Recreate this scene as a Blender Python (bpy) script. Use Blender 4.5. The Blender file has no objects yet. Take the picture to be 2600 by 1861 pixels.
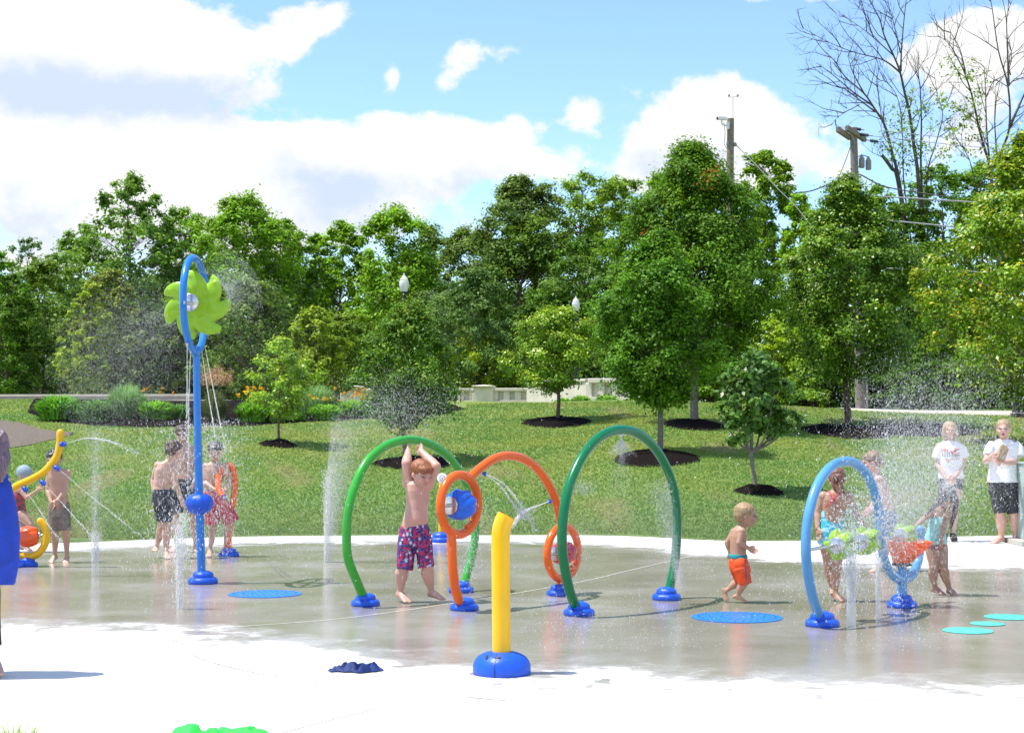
import bpy, math, random
import numpy as np
from mathutils import Vector, Matrix, noise as mnoise
from mathutils.bvhtree import BVHTree
R_ = math.radians
SC = bpy.context.scene
COL = SC.collection

# ------------------------------------------------------------------ camera
F = 4000.0            # focal length in pixels of the 2600 px wide photograph
CX, CY = 1300.0, 930.5
HZ = 1087.0           # row of the horizon
CAMZ = 1.58
TH = math.atan((HZ - CY) / F)
cam = bpy.data.cameras.new("camera"); camo = bpy.data.objects.new("camera", cam); COL.objects.link(camo)
cam.sensor_width = 36; cam.lens = 36 * F / 2600; cam.clip_end = 3000; cam.clip_start = 0.1
camo.location = (0, 0, CAMZ); camo.rotation_euler = (math.pi / 2 + TH, 0, 0)
SC.camera = camo

# ------------------------------------------------------------------ world, sun, exposure
SUN_EL, SUN_DIR = R_(67.5), Vector((-1.0, -0.06, 0)).normalized()   # the sun stands high on the left
W = bpy.data.worlds.new("World"); SC.world = W; W.use_nodes = True
SC.view_settings.view_transform = 'Standard'; SC.view_settings.look = 'None'
SC.view_settings.exposure = 0.70; SC.view_settings.gamma = 1
SC.cycles.use_denoising = True
SC.cycles.max_bounces = 8; SC.cycles.transparent_max_bounces = 16
sl = bpy.data.lights.new("sun", 'SUN'); sl.energy = 4.0; sl.angle = R_(0.53); sl.color = (1.0, 0.965, 0.90)
slo = bpy.data.objects.new("sun", sl); COL.objects.link(slo)
sd = Vector((SUN_DIR.x * math.cos(SUN_EL), SUN_DIR.y * math.cos(SUN_EL), math.sin(SUN_EL)))
slo.rotation_euler = sd.to_track_quat('Z', 'Y').to_euler(); slo.location = (-20, 0, 40)

class NT:
    def __init__(s, tree): s.t = tree; s.n = tree.nodes; s.l = tree.links
    def new(s, typ, **kw):
        x = s.n.new(typ)
        for k, v in kw.items(): setattr(x, k, v)
        return x
    def link(s, a, b): s.l.new(a, b)
    def _in(s, sock, v):
        if hasattr(v, 'is_output') or isinstance(v, bpy.types.NodeSocket): s.l.new(v, sock)
        else: sock.default_value = v
    def m(s, op, a, b=None, c=None, clamp=False):
        x = s.n.new('ShaderNodeMath'); x.operation = op; x.use_clamp = clamp
        s._in(x.inputs[0], a)
        if b is not None: s._in(x.inputs[1], b)
        if c is not None: s._in(x.inputs[2], c)
        return x.outputs[0]
    def mapr(s, v, a, b, c=0.0, d=1.0, smooth=False):
        x = s.n.new('ShaderNodeMapRange'); x.interpolation_type = 'SMOOTHSTEP' if smooth else 'LINEAR'
        s._in(x.inputs['Value'], v)
        x.inputs['From Min'].default_value = a; x.inputs['From Max'].default_value = b
        x.inputs['To Min'].default_value = c; x.inputs['To Max'].default_value = d
        return x.outputs['Result']
    def mix(s, f, a, b, typ='MIX'):
        x = s.n.new('ShaderNodeMix'); x.data_type = 'RGBA'; x.blend_type = typ
        s._in(x.inputs['Factor'], f)
        ins = [i for i in x.inputs if i.type == 'RGBA']
        for i, v in zip(ins, (a, b)):
            s._in(i, v if not isinstance(v, tuple) else (v + (1,) if len(v) == 3 else v))
        return [o for o in x.outputs if o.type == 'RGBA'][0]
    def noise(s, vec, scale, detail=4, rough=0.55, dist=0.0):
        x = s.n.new('ShaderNodeTexNoise'); x.inputs['Scale'].default_value = scale
        x.inputs['Detail'].default_value = detail; x.inputs['Roughness'].default_value = rough
        x.inputs['Distortion'].default_value = dist
        if vec is not None: s.l.new(vec, x.inputs['Vector'])
        return x.outputs['Fac']

def build_world():
    nt = NT(W.node_tree); nt.n.clear()
    out = nt.new('ShaderNodeOutputWorld')
    sky = nt.new('ShaderNodeTexSky', sky_type='NISHITA'); sky.sun_disc = False
    sky.sun_elevation = SUN_EL; sky.sun_rotation = math.atan2(SUN_DIR.x, SUN_DIR.y)
    sky.air_density = 1.0; sky.dust_density = 0.0; sky.ozone_density = 3.0
    bg = nt.new('ShaderNodeBackground'); bg.inputs['Strength'].default_value = 0.15
    nt.link(nt.mix(1.0, sky.outputs[0], (0.90, 0.955, 1.06), 'MULTIPLY'), bg.inputs['Color'])
    tc = nt.new('ShaderNodeTexCoord'); sep = nt.new('ShaderNodeSeparateXYZ'); nt.link(tc.outputs['Generated'], sep.inputs[0])
    x, y, z = sep.outputs
    az = nt.m('ARCTAN2', x, y); el = nt.m('ARCSINE', z)
    comb = nt.new('ShaderNodeCombineXYZ')
    nt.link(az, comb.inputs[0]); nt.link(nt.m('MULTIPLY', el, 1.25), comb.inputs[1]); comb.inputs[2].default_value = 3.7
    v = comb.outputs[0]
    def A(px): return math.atan((px - CX) / F)
    def E(py): return math.atan((HZ - py) / F)
    n1 = nt.noise(v, 26, 9, 0.60, 0.15)
    n2 = nt.noise(v, 9, 6, 0.55)
    def blob(px, py, rx, ry, amp, p=1.0):
        dx = nt.m('DIVIDE', nt.m('SUBTRACT', az, A(px)), rx / F)
        dy = nt.m('DIVIDE', nt.m('SUBTRACT', el, E(py)), ry / F)
        r = nt.m('ADD', nt.m('MULTIPLY', dx, dx), nt.m('MULTIPLY', dy, dy))
        return nt.m('MULTIPLY', nt.m('EXPONENT', nt.m('MULTIPLY', r, -1.0)), amp)
    def total(lst):
        acc = None
        for b in lst:
            o = blob(*b); acc = o if acc is None else nt.m('ADD', acc, o)
        return acc
    dens = total([(100, 90, 310, 170, 1.15), (560, 120, 240, 95, 1.1), (800, 45, 110, 70, .55), (420, 270, 330, 75, .55),
                  (60, 420, 300, 130, 1.1), (420, 420, 300, 110, 1.2), (900, 385, 320, 100, 1.5), (1240, 370, 150, 80, 1.0),
                  (600, 570, 620, 100, 1.1), (1170, 140, 80, 70, .86), (1290, 118, 80, 30, .62), (1130, 215, 45, 32, .62), (960, 262, 320, 16, -.35), (700, 300, 120, 22, -.5), (995, 185, 28, 44, .8),
                  (1485, 280, 50, 50, .72), (1810, 275, 140, 100, 1.35), (1880, 410, 250, 110, 1.35), (1660, 430, 110, 70, .9),
                  (2460, 170, 165, 100, 1.3), (2560, 90, 120, 60, .6), (2420, 340, 190, 110, .7), (1450, 420, 60, 40, .5),
                  (1930, 5, 70, 18, .6), (2150, 0, 160, 26, .6), (2300, 30, 120, 22, .4), (640, 250, 70, 30, .4), (100, 700, 500, 100, .5)])
    front = nt.mapr(y, 0.2, 0.5)
    rest = nt.m('MULTIPLY', nt.m('SUBTRACT', 1.0, front), nt.mapr(n2, 0.4, 0.65, 0.0, 1.3))
    d = nt.m('ADD', nt.m('MULTIPLY', dens, front), rest)
    d = nt.m('ADD', d, nt.m('MULTIPLY', nt.m('SUBTRACT', n1, 0.5), 2.0))
    d = nt.m('ADD', d, nt.m('MULTIPLY', nt.m('SUBTRACT', n2, 0.5), 0.7))
    mask = nt.mapr(d, 0.46, 0.84, smooth=True)
    gy = total([(60, 250, 260, 90, 1.0), (420, 270, 330, 60, 1.25), (560, 235, 200, 50, .35), (20, 560, 260, 90, .6), (900, 480, 300, 50, 1.1), (500, 400, 130, 40, .45), (1230, 430, 160, 45, .7),
                (740, 430, 130, 45, .5), (300, 640, 400, 60, .7), (1000, 570, 400, 60, .8), (1900, 430, 260, 60, .8), (2420, 330, 260, 60, .6), (1680, 430, 100, 60, .5)])
    n3 = nt.noise(v, 40, 6, 0.6)
    n4 = nt.noise(v, 15, 7, 0.62, 0.3)
    gsh = nt.m('ADD', nt.m('MULTIPLY', nt.m('MULTIPLY', gy, front), nt.mapr(n4, .36, .60, .60, 1.25)), nt.m('MULTIPLY', nt.m('SUBTRACT', n3, 0.5), 1.3))
    gsh = nt.m('ADD', gsh, nt.m('MULTIPLY', nt.m('SUBTRACT', n1, 0.5), -1.0))
    gsh = nt.mapr(gsh, 0.10, 1.35, smooth=True)
    col = nt.mix(gsh, (1.0, 1.0, 1.0), (0.66, 0.765, 0.95))
    bc = nt.new('ShaderNodeBackground'); nt.link(col, bc.inputs['Color']); bc.inputs['Strength'].default_value = 0.66
    # the cloud mask lays the clouds over the blue sky
    ms = nt.new('ShaderNodeMixShader'); nt.link(mask, ms.inputs[0]); nt.link(bg.outputs[0], ms.inputs[1]); nt.link(bc.outputs[0], ms.inputs[2])
    nt.link(ms.outputs[0], out.inputs[0])
build_world()

# ------------------------------------------------------------------ where a pixel of the photograph lies
def ray(px, py):
    dx = (px - CX) / F; d = (CY - py) / F
    y = math.cos(TH) - math.sin(TH) * d; z = math.sin(TH) + math.cos(TH) * d
    return Vector((dx / y, 1.0, z / y))
def PW(px, py, Y):
    r = ray(px, py); return Vector((r.x * Y, Y, CAMZ + r.z * Y))
def G(px, py):
    r = ray(px, py); Y = -CAMZ / r.z; return Vector((r.x * Y, Y, 0))
EDGE = [(-60, 20.5), (-14, 20.6), (-9, 21.2), (-6.1, 21.8), (-4.87, 22.65), (-3.77, 23.15), (-2.0, 23.35), (1.17, 23.4), (2.0, 23.1), (2.6, 22.4), (3.3, 22.15), (4.47, 22.3), (6.3, 23.05), (7.6, 23.4), (10, 23.6), (60, 23.6)]
EX = [e[0] for e in EDGE]; EY = [e[1] for e in EDGE]
def edge(X):
    return (np.interp(X - .35, EX, EY) + np.interp(X, EX, EY) * 2 + np.interp(X + .35, EX, EY)) / 4
def tz(X, Y):
    """height of the lawn"""
    X = np.asarray(X, float); Y = np.asarray(Y, float)
    d = np.maximum(Y - edge(X), 0)
    h = 0.10 * d * (1 - 0.55 * np.exp(-d / 1.6))
    zm = np.interp(X, [-14, 5, 9, 14], [2.35, 2.4, 2.12, 2.05])
    k = 0.22
    t = np.clip(0.5 + 0.5 * (zm - h) / k / 2, 0, 1)
    h2 = zm * (1 - t) + h * t - k * 2 * t * (1 - t) * 0.5
    h2 = np.where(d > 0.01, np.maximum(h2, 0.0), 0.0)
    h2 = h2 + 0.03 * np.sin(X * .9 + 1) * np.sin(Y * .6) * np.clip(d / 4, 0, 1)
    return h2 + 0.022
def tzf(x, y): return float(tz(x, y))
def T(px, py):
    """point of the lawn seen at this pixel"""
    r = ray(px, py); Y = 20.0
    while Y < 70:
        if CAMZ + r.z * Y <= tzf(r.x * Y, Y): break
        Y += 0.05
    return Vector((r.x * Y, Y, tzf(r.x * Y, Y)))
def onplane(px, py, A, B):
    """pixel -> vertical plane through A and B"""
    r = ray(px, py); d = B - A; n = Vector((d.y, -d.x, 0))
    t = n.dot(A) / n.dot(Vector((r.x, r.y, 0)))
    return Vector((r.x * t, t, CAMZ + r.z * t))

# ------------------------------------------------------------------ materials
def mat(name, col, rough=0.5, metal=0.0, spec=0.5, bump=0.0, bscale=60, var=0.0, vscale=8, coat=0.0, attr=None, sss=0.0, trans=0.0, sheen=0.0, twosided_trans=0.0, bdetail=3, col2=None):
    m = bpy.data.materials.new(name); m.use_nodes = True
    nt = NT(m.node_tree); bs = nt.n['Principled BSDF']; out = nt.n['Material Output']
    bs.inputs['Roughness'].default_value = rough; bs.inputs['Metallic'].default_value = metal
    bs.inputs['Specular IOR Level'].default_value = spec
    bs.inputs['Coat Weight'].default_value = coat; bs.inputs['Coat Roughness'].default_value = 0.08
    if sss: bs.inputs['Subsurface Weight'].default_value = sss; bs.inputs['Subsurface Radius'].default_value = (.012, .005, .003); bs.inputs['Subsurface Scale'].default_value = 1.0
    if trans: bs.inputs['Transmission Weight'].default_value = trans
    tc = nt.new('ShaderNodeTexCoord'); v = tc.outputs['Object']
    c = tuple(col) + (1,)
    if attr:
        a = nt.new('ShaderNodeAttribute', attribute_name=attr); base = a.outputs['Color']
        base = nt.mix(1.0, base, c, 'MULTIPLY')
    else: base = c
    if var:
        n = nt.noise(v, vscale, 5, 0.6)
        if col2: base = nt.mix(nt.mapr(n, .35, .65), base, tuple(col2))
        else:
            f = nt.mapr(n, 0.3, 0.7, 1 - var, 1 + var)
            cc = nt.new('ShaderNodeCombineXYZ'); [nt.link(f, cc.inputs[i]) for i in range(3)]
            base = nt.mix(1.0, base, cc.outputs[0], 'MULTIPLY')
    nt._in(bs.inputs['Base Color'], base)
    if bump:
        b = nt.new('ShaderNodeBump'); b.inputs['Strength'].default_value = bump; b.inputs['Distance'].default_value = 0.01
        nt.link(nt.noise(v, bscale, bdetail, 0.6), b.inputs['Height']); nt.link(b.outputs[0], bs.inputs['Normal'])
    if twosided_trans:
        tr = nt.new('ShaderNodeBsdfTranslucent'); nt._in(tr.inputs[0], base)
        ms = nt.new('ShaderNodeMixShader'); ms.inputs[0].default_value = twosided_trans
        nt.link(bs.outputs[0], ms.inputs[1]); nt.link(tr.outputs[0], ms.inputs[2]); nt.link(ms.outputs[0], out.inputs[0])
    return m
M = {}
def paint(name, col, rough=.24):   # wet gloss paint on steel pipe, dotted with droplets
    m = bpy.data.materials.new(name); m.use_nodes = True; nt = NT(m.node_tree); bs = nt.n['Principled BSDF']
    tc = nt.new('ShaderNodeTexCoord'); v = tc.outputs['Object']
    n = nt.noise(v, 3.0, 4, .6); f = nt.mapr(n, .3, .7, .90, 1.08)
    cc = nt.new('ShaderNodeCombineXYZ'); [nt.link(f, cc.inputs[i]) for i in range(3)]
    vo = nt.new('ShaderNodeTexVoronoi', feature='F1'); vo.inputs['Scale'].default_value = 70; nt.link(v, vo.inputs['Vector'])
    drop = nt.m('MULTIPLY', nt.mapr(vo.outputs['Distance'], .0, .28, 1, 0, True), nt.m('GREATER_THAN', nt.noise(v, 55, 2, .5), .56))
    base = nt.mix(1.0, tuple(col), cc.outputs[0], 'MULTIPLY')
    nt.link(base, bs.inputs['Base Color'])
    bs.inputs['Roughness'].default_value = rough; bs.inputs['Coat Weight'].default_value = .18; bs.inputs['Coat Roughness'].default_value = .08; bs.inputs['Specular IOR Level'].default_value = .38
    b = nt.new('ShaderNodeBump'); b.inputs['Strength'].default_value = .7; b.inputs['Distance'].default_value = .004
    nt.link(drop, b.inputs['Height']); nt.link(b.outputs[0], bs.inputs['Normal'])
    return m
M['green'] = paint('green_paint', (.035, .36, .03)); M['dgreen'] = paint('deep_green_paint', (.0, .17, .055))
M['orange'] = paint('orange_paint', (.86, .125, .003)); M['yellow'] = paint('yellow_paint', (.84, .47, .003))
M['sky'] = paint('sky_blue_paint', (.10, .32, .64)); M['tower'] = paint('blue_paint', (.02, .20, .66))
M['base'] = mat('blue_moulded_plastic', (.008, .09, .62), .38, bump=.25, bscale=90, var=.12)
M['blue'] = mat('blue_spinner_plastic', (.01, .13, .72), .3, var=.1); M['red'] = mat('red_spinner_plastic', (.55, .02, .05), .3, var=.1)
M['lime'] = mat('lime_plastic', (.33, .60, .008), .32, var=.08, coat=.3, twosided_trans=.12); M['orangep'] = mat('orange_plastic', (.85, .10, .01), .3, coat=.3, var=.08)
M['hopper'] = mat('orange_translucent_plastic', (.98, .22, .01), .25, twosided_trans=.5)
M['steel'] = mat('steel', (.62, .62, .63), .25, metal=1.0, bump=.1, bscale=200)
M['black'] = mat('black_rubber', (.02, .02, .022), .5); M['white'] = mat('white_enamel', (.75, .75, .75), .4)
M['cabinet'] = mat('pale_green_grey_metal', (.36, .46, .42), .45, var=.05); M['slab'] = mat('slab_concrete', (.42, .40, .36), .8, bump=.3, bscale=80, var=.1)
M['cream'] = mat('cream_cast_stone', (.68, .62, .53), .8, var=.12, vscale=2, bump=.2)
M['grey_wall'] = mat('grey_concrete', (.26, .25, .23), .85, var=.18, vscale=3, bump=.3)
M['iron'] = mat('black_iron', (.012, .012, .014), .35); M['globe'] = mat('frosted_lamp_globe', (.85, .85, .83), .25, twosided_trans=.4)
M['bark'] = mat('bark', (.13, .10, .075), .9, bump=.8, bscale=25, var=.3, vscale=10); M['bark2'] = mat('grey_bark', (.20, .175, .15), .9, bump=.6, bscale=40, var=.25, vscale=12)
M['dead'] = mat('dead_wood', (.085, .062, .050), .9, var=.3, vscale=3, bump=.4)
M['pole'] = mat('weathered_pole_wood', (.22, .175, .14), .9, var=.35, vscale=14, bump=.6, bscale=30)
M['pole2'] = mat('silvery_pole_wood', (.22, .195, .18), .9, var=.25, vscale=14, bump=.5, bscale=30)
M['wire'] = mat('cable', (.30, .30, .32), .5); M['dwire'] = mat('dark_cable', (.05, .05, .06), .5)
def leafmat(name, rough=.42, tr=.42, spec=.5, k=(2.55, 2.3, 1.6)):
    m = mat(name, k, rough, attr='tint', twosided_trans=tr, spec=spec); return m
M['leaf'] = leafmat('leaves', .5, .38, .25); M['leafg'] = leafmat('glossy_leaves', .38, .32, .4); M['blade'] = leafmat('grass_blades', .6, .5, .12, (2.85, 2.6, 2.5))

# ------------------------------------------------------------------ object helpers
def tag(o, label=None, cat=None, group=None, kind=None):
    if label: o['label'] = label
    if cat: o['category'] = cat
    if group: o['group'] = group
    if kind: o['kind'] = kind
    return o
ORI = {}
def thing(name, loc, label, cat, group=None, kind=None):
    o = bpy.data.objects.new(name, None); COL.objects.link(o); o.location = loc; o.empty_display_size = .1
    ORI[o] = Vector(loc); return tag(o, label, cat, group, kind)
def mesh_np(name, V, Fq, material, parent=None, tint=None, smooth=False, origin=None):
    """mesh object from numpy arrays, every face with the same number of corners"""
    V = np.asarray(V, np.float32).reshape(-1, 3)
    o0 = ORI[parent] if parent is not None else (Vector(origin) if origin is not None else Vector((0, 0, 0)))
    V = V - np.array(o0, np.float32)
    Fq = np.asarray(Fq, np.int32); k = Fq.shape[1]
    me = bpy.data.meshes.new(name)
    me.vertices.add(len(V)); me.vertices.foreach_set('co', V.ravel())
    me.loops.add(Fq.size); me.loops.foreach_set('vertex_index', Fq.ravel())
    me.polygons.add(len(Fq)); me.polygons.foreach_set('loop_start', np.arange(0, Fq.size, k, dtype=np.int32))
    if smooth: me.polygons.foreach_set('use_smooth', np.ones(len(Fq), bool))
    me.update(calc_edges=True)
    if tint is not None:
        a = me.attributes.new('tint', 'FLOAT_COLOR', 'POINT')
        t = np.ones((len(V), 4), np.float32); t[:, :3] = tint; a.data.foreach_set('color', t.ravel())
    me.materials.append(material)
    o = bpy.data.objects.new(name, me); COL.objects.link(o)
    if parent is not None: o.parent = parent; ORI[o] = o0
    else: o.location = o0; ORI[o] = o0
    return o
def smoothcurve(P, n=6):
    P = [Vector(p) for p in P]; out = []
    Q = [P[0] * 2 - P[1]] + P + [P[-1] * 2 - P[-2]]
    for i in range(1, len(Q) - 2):
        a, b, c, d = Q[i - 1:i + 3]
        for k in range(n):
            t = k / n
            out.append(.5 * ((2 * b) + (c - a) * t + (2 * a - 5 * b + 4 * c - d) * t * t + (3 * b - a - 3 * c + d) * t ** 3))
    out.append(P[-1]); return out
class MB:
    def __init__(s): s.v = []; s.f = []
    def add(s, vs, fs):
        b = len(s.v); s.v += [Vector(v) for v in vs]; s.f += [tuple(i + b for i in f) for f in fs]; return s
    def tube(s, P, r, seg=16, cap=True, closed=False, flat=None, up=None, round_ends=False):
        """tube along points; r = radius or list; flat = (right, front) radii lists with a fixed right vector"""
        P = [Vector(p) for p in P]; n = len(P)
        R = list(r) if hasattr(r, '__len__') else [r] * n
        if round_ends:
            for end in (0, -1):
                t = (P[0] - P[1]) if end == 0 else (P[-1] - P[-2]); t.normalize(); rr = R[end]
                ext = [(P[end] + t * rr * math.sin(a), rr * math.cos(a)) for a in (R_(25), R_(50), R_(75))]
                if end == 0:
                    for p, q in ext: P.insert(0, p); R.insert(0, q)
                else:
                    for p, q in ext: P.append(p); R.append(q)
            n = len(P)
        vs = []; prev = None
        for i in range(n):
            if closed: t = P[(i + 1) % n] - P[i - 1]
            else: t = P[min(i + 1, n - 1)] - P[max(i - 1, 0)]
            t.normalize()
            if prev is None:
                a = Vector((0, 0, 1)) if abs(t.z) < .9 else Vector((1, 0, 0))
                if up is not None: a = Vector(up)
                u = (a - t * a.dot(t)).normalized()
            else:
                u = (prev - t * prev.dot(t)).normalized()
            prev = u; w = t.cross(u)
            for k in range(seg):
                an = 2 * math.pi * k / seg
                vs.append(P[i] + (u * math.cos(an) + w * math.sin(an)) * R[i])
        fs = []
        for i in range(n if closed else n - 1):
            for k in range(seg):
                a = i * seg + k; b = i * seg + (k + 1) % seg; c = ((i + 1) % n) * seg + (k + 1) % seg; d = ((i + 1) % n) * seg + k
                fs.append((a, b, c, d))
        if cap and not closed:
            fs.append(tuple(range(seg))[::-1]); fs.append(tuple((n - 1) * seg + k for k in range(seg)))
        return s.add(vs, fs)
    def loft(s, secs, seg=20):
        """secs: (centre, rightvec*halfwidth, frontvec*halfdepth)"""
        vs = []
        for c, a, b in secs:
            for k in range(seg):
                an = 2 * math.pi * k / seg; ca, sa = math.cos(an), math.sin(an)
                e = 0.85
                vs.append(Vector(c) + Vector(a) * math.copysign(abs(ca) ** e, ca) + Vector(b) * math.copysign(abs(sa) ** e, sa))
        fs = []; n = len(secs)
        for i in range(n - 1):
            for k in range(seg):
                fs.append((i * seg + k, i * seg + (k + 1) % seg, (i + 1) * seg + (k + 1) % seg, (i + 1) * seg + k))
        fs.append(tuple(range(seg))[::-1]); fs.append(tuple((n - 1) * seg + k for k in range(seg)))
        return s.add(vs, fs)
    def ell(s, c, r, rot=None, seg=18, rings=12):
        c = Vector(c); r = Vector(r) if hasattr(r, '__len__') else Vector((r, r, r)); vs = []; fs = []
        rot = rot or Matrix.Identity(3)
        vs.append(c + rot @ Vector((0, 0, r.z)))
        for i in range(1, rings):
            ph = math.pi * i / rings
            for k in range(seg):
                an = 2 * math.pi * k / seg
                vs.append(c + rot @ Vector((r.x * math.sin(ph) * math.cos(an), r.y * math.sin(ph) * math.sin(an), r.z * math.cos(ph))))
        vs.append(c + rot @ Vector((0, 0, -r.z)))
        for k in range(seg):
            fs.append((0, 1 + k, 1 + (k + 1) % seg))
            for i in range(rings - 2):
                a = 1 + i * seg + k; b = 1 + i * seg + (k + 1) % seg
                fs.append((a, a + seg, b + seg, b))
            fs.append((len(vs) - 1, 1 + (rings - 2) * seg + (k + 1) % seg, 1 + (rings - 2) * seg + k))
        return s.add(vs, fs)
    def lathe(s, c, prof, seg=32, rot=None, ang=None, cap=True):
        c = Vector(c); rot = rot or Matrix.Identity(3); vs = []; fs = []
        for r, z in prof:
            for k in range(seg):
                an = 2 * math.pi * k / seg; f = ang(an, r, z) if ang else 1
                vs.append(c + rot @ Vector((r * f * math.cos(an), r * f * math.sin(an), z)))
        n = len(prof)
        for i in range(n - 1):
            for k in range(seg): fs.append((i * seg + k, i * seg + (k + 1) % seg, (i + 1) * seg + (k + 1) % seg, (i + 1) * seg + k))
        if cap: fs.append(tuple(range(seg))[::-1]); fs.append(tuple((n - 1) * seg + k for k in range(seg)))
        return s.add(vs, fs)
    def box(s, c, h, rot=None, taper=1.0):
        c = Vector(c); rot = rot or Matrix.Identity(3); vs = []
        for z in (-1, 1):
            t = taper if z > 0 else 1
            for x, y in ((-1, -1), (1, -1), (1, 1), (-1, 1)): vs.append(c + rot @ Vector((x * h[0] * t, y * h[1] * t, z * h[2])))
        return s.add(vs, [(0, 3, 2, 1), (4, 5, 6, 7), (0, 1, 5, 4), (1, 2, 6, 5), (2, 3, 7, 6), (3, 0, 4, 7)])
    def build(s, name, material, parent=None, smooth=True, origin=None, bevel=0.0):
        o0 = ORI[parent] if parent is not None else (Vector(origin) if origin is not None else Vector((0, 0, 0)))
        me = bpy.data.meshes.new(name); me.from_pydata([v - o0 for v in s.v], [], s.f); me.update()
        me.polygons.foreach_set('use_smooth', [smooth] * len(me.polygons))
        me.materials.append(material)
        o = bpy.data.objects.new(name, me); COL.objects.link(o)
        if parent is not None: o.parent = parent
        else: o.location = o0
        ORI[o] = o0
        if smooth and bevel == 0.0:
            try: me.set_sharp_from_angle(angle=R_(50))
            except Exception: pass
        if bevel:
            md = o.modifiers.new('bevel', 'BEVEL'); md.width = bevel; md.segments = 2; md.limit_method = 'ANGLE'
        return o
def remesh(mb, voxel, smooth=3, noise_amp=0.0, noise_scale=10.0, stretch=(1, 1, 1)):
    """one continuous skin round overlapping volumes -> (verts, faces, normals)"""
    me = bpy.data.meshes.new('tmp'); me.from_pydata(mb.v, [], mb.f); me.update()
    o = bpy.data.objects.new('tmp', me); COL.objects.link(o)
    md = o.modifiers.new('r', 'REMESH'); md.mode = 'VOXEL'; md.voxel_size = voxel
    dg = bpy.context.evaluated_depsgraph_get(); e = o.evaluated_get(dg)
    m2 = bpy.data.meshes.new_from_object(e)
    bpy.data.objects.remove(o); bpy.data.meshes.remove(me)
    n = len(m2.vertices); V = np.empty(n * 3, np.float32); m2.vertices.foreach_get('co', V); V = V.reshape(-1, 3).astype(float)
    E = np.empty(len(m2.edges) * 2, np.int32); m2.edges.foreach_get('vertices', E); E = E.reshape(-1, 2)
    Lt = np.empty(len(m2.polygons), np.int32); m2.polygons.foreach_get('loop_total', Lt)
    Li = np.empty(len(m2.loops), np.int32); m2.loops.foreach_get('vertex_index', Li)
    assert (Lt == 4).all() or True
    Fq = Li.reshape(-1, 4) if (Lt == 4).all() else None
    deg = np.bincount(E.ravel(), minlength=n).astype(float)
    for it in range(smooth * 2):
        lam = .55 if it % 2 == 0 else -.38
        S = np.zeros_like(V)
        for c in range(3):
            S[:, c] = np.bincount(E[:, 0], V[E[:, 1], c], n) + np.bincount(E[:, 1], V[E[:, 0], c], n)
        V = V + lam * (S / deg[:, None] - V)
    if noise_amp:
        m2.vertices.foreach_set('co', V.astype(np.float32).ravel()); m2.update()
        N = np.array([v.normal[:] for v in m2.vertices])
        d = np.array([mnoise.noise(Vector((p[0] * noise_scale * stretch[0], p[1] * noise_scale * stretch[1], p[2] * noise_scale * stretch[2]))) for p in V])
        V = V + N * (d * noise_amp)[:, None]
    bpy.data.meshes.remove(m2)
    return V, Fq
# ================================================================== the setting
rng = np.random.default_rng(7)
def zone(p, o, g=None): return p
# ---- lawn: one sheet to the horizon
def build_lawn():
    xs = np.concatenate([[-900, -400, -180, -90, -60, -45, -34], np.arange(-26, 26.01, .4), [34, 45, 60, 90, 180, 400, 900]])
    ds = np.concatenate([np.arange(0, 4, .25), np.arange(4, 30, .5), [31, 33, 36, 40, 50, 70, 100, 160, 300, 900]])
    ns = [-200, -60, -20, -6, -1.0, -0.02]
    V = []
    for x in xs:
        e = float(edge(x))
        for d in ns: V.append((x, e + d, -0.05))
        for d in ds:
            V.append((x, e + d, tzf(x, e + d) if d > 0 else .02))
    nr = len(ns) + len(ds); Fc = []
    for i in range(len(xs) - 1):
        for j in range(nr - 1):
            a = i * nr + j; Fc.append((a, a + nr, a + nr + 1, a + 1))
    m = bpy.data.materials.new('lawn'); m.use_nodes = True; nt = NT(m.node_tree); bs = nt.n['Principled BSDF']
    tc = nt.new('ShaderNodeTexCoord'); v = tc.outputs['Object']
    n1 = nt.noise(v, .55, 6, .62); n2 = nt.noise(v, 5, 6, .7); n3 = nt.noise(v, 38, 4, .75)
    c = nt.mix(nt.mapr(n1, .38, .62), (.155, .265, .062), (.255, .30, .08))
    sep = nt.new('ShaderNodeSeparateXYZ'); nt.link(v, sep.inputs[0])
    c = nt.mix(nt.m('MULTIPLY', nt.mapr(sep.outputs[1], 26, 34), .5), c, (.250, .290, .055))
    c = nt.mix(nt.mapr(n2, .55, .75, 0, .55), c, (.30, .25, .11))
    c = nt.mix(nt.mapr(sep.outputs[1], 27.5, 23.5, 0, .6), c, (.16, .22, .10))  # foot of the slope greyed: drifting mist put into the ground colour
    c = nt.mix(nt.mapr(n3, .42, .62, 0, .6), c, (.10, .18, .035))
    nt.link(c, bs.inputs['Base Color']); bs.inputs['Roughness'].default_value = .85; bs.inputs['Specular IOR Level'].default_value = .2
    b = nt.new('ShaderNodeBump'); b.inputs['Strength'].default_value = .8; b.inputs['Distance'].default_value = .04
    nt.link(n3, b.inputs['Height']); nt.link(b.outputs[0], bs.inputs['Normal'])
    o = mesh_np('lawn', V, Fc, m, smooth=True); tag(o, kind='structure')
build_lawn()

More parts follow.
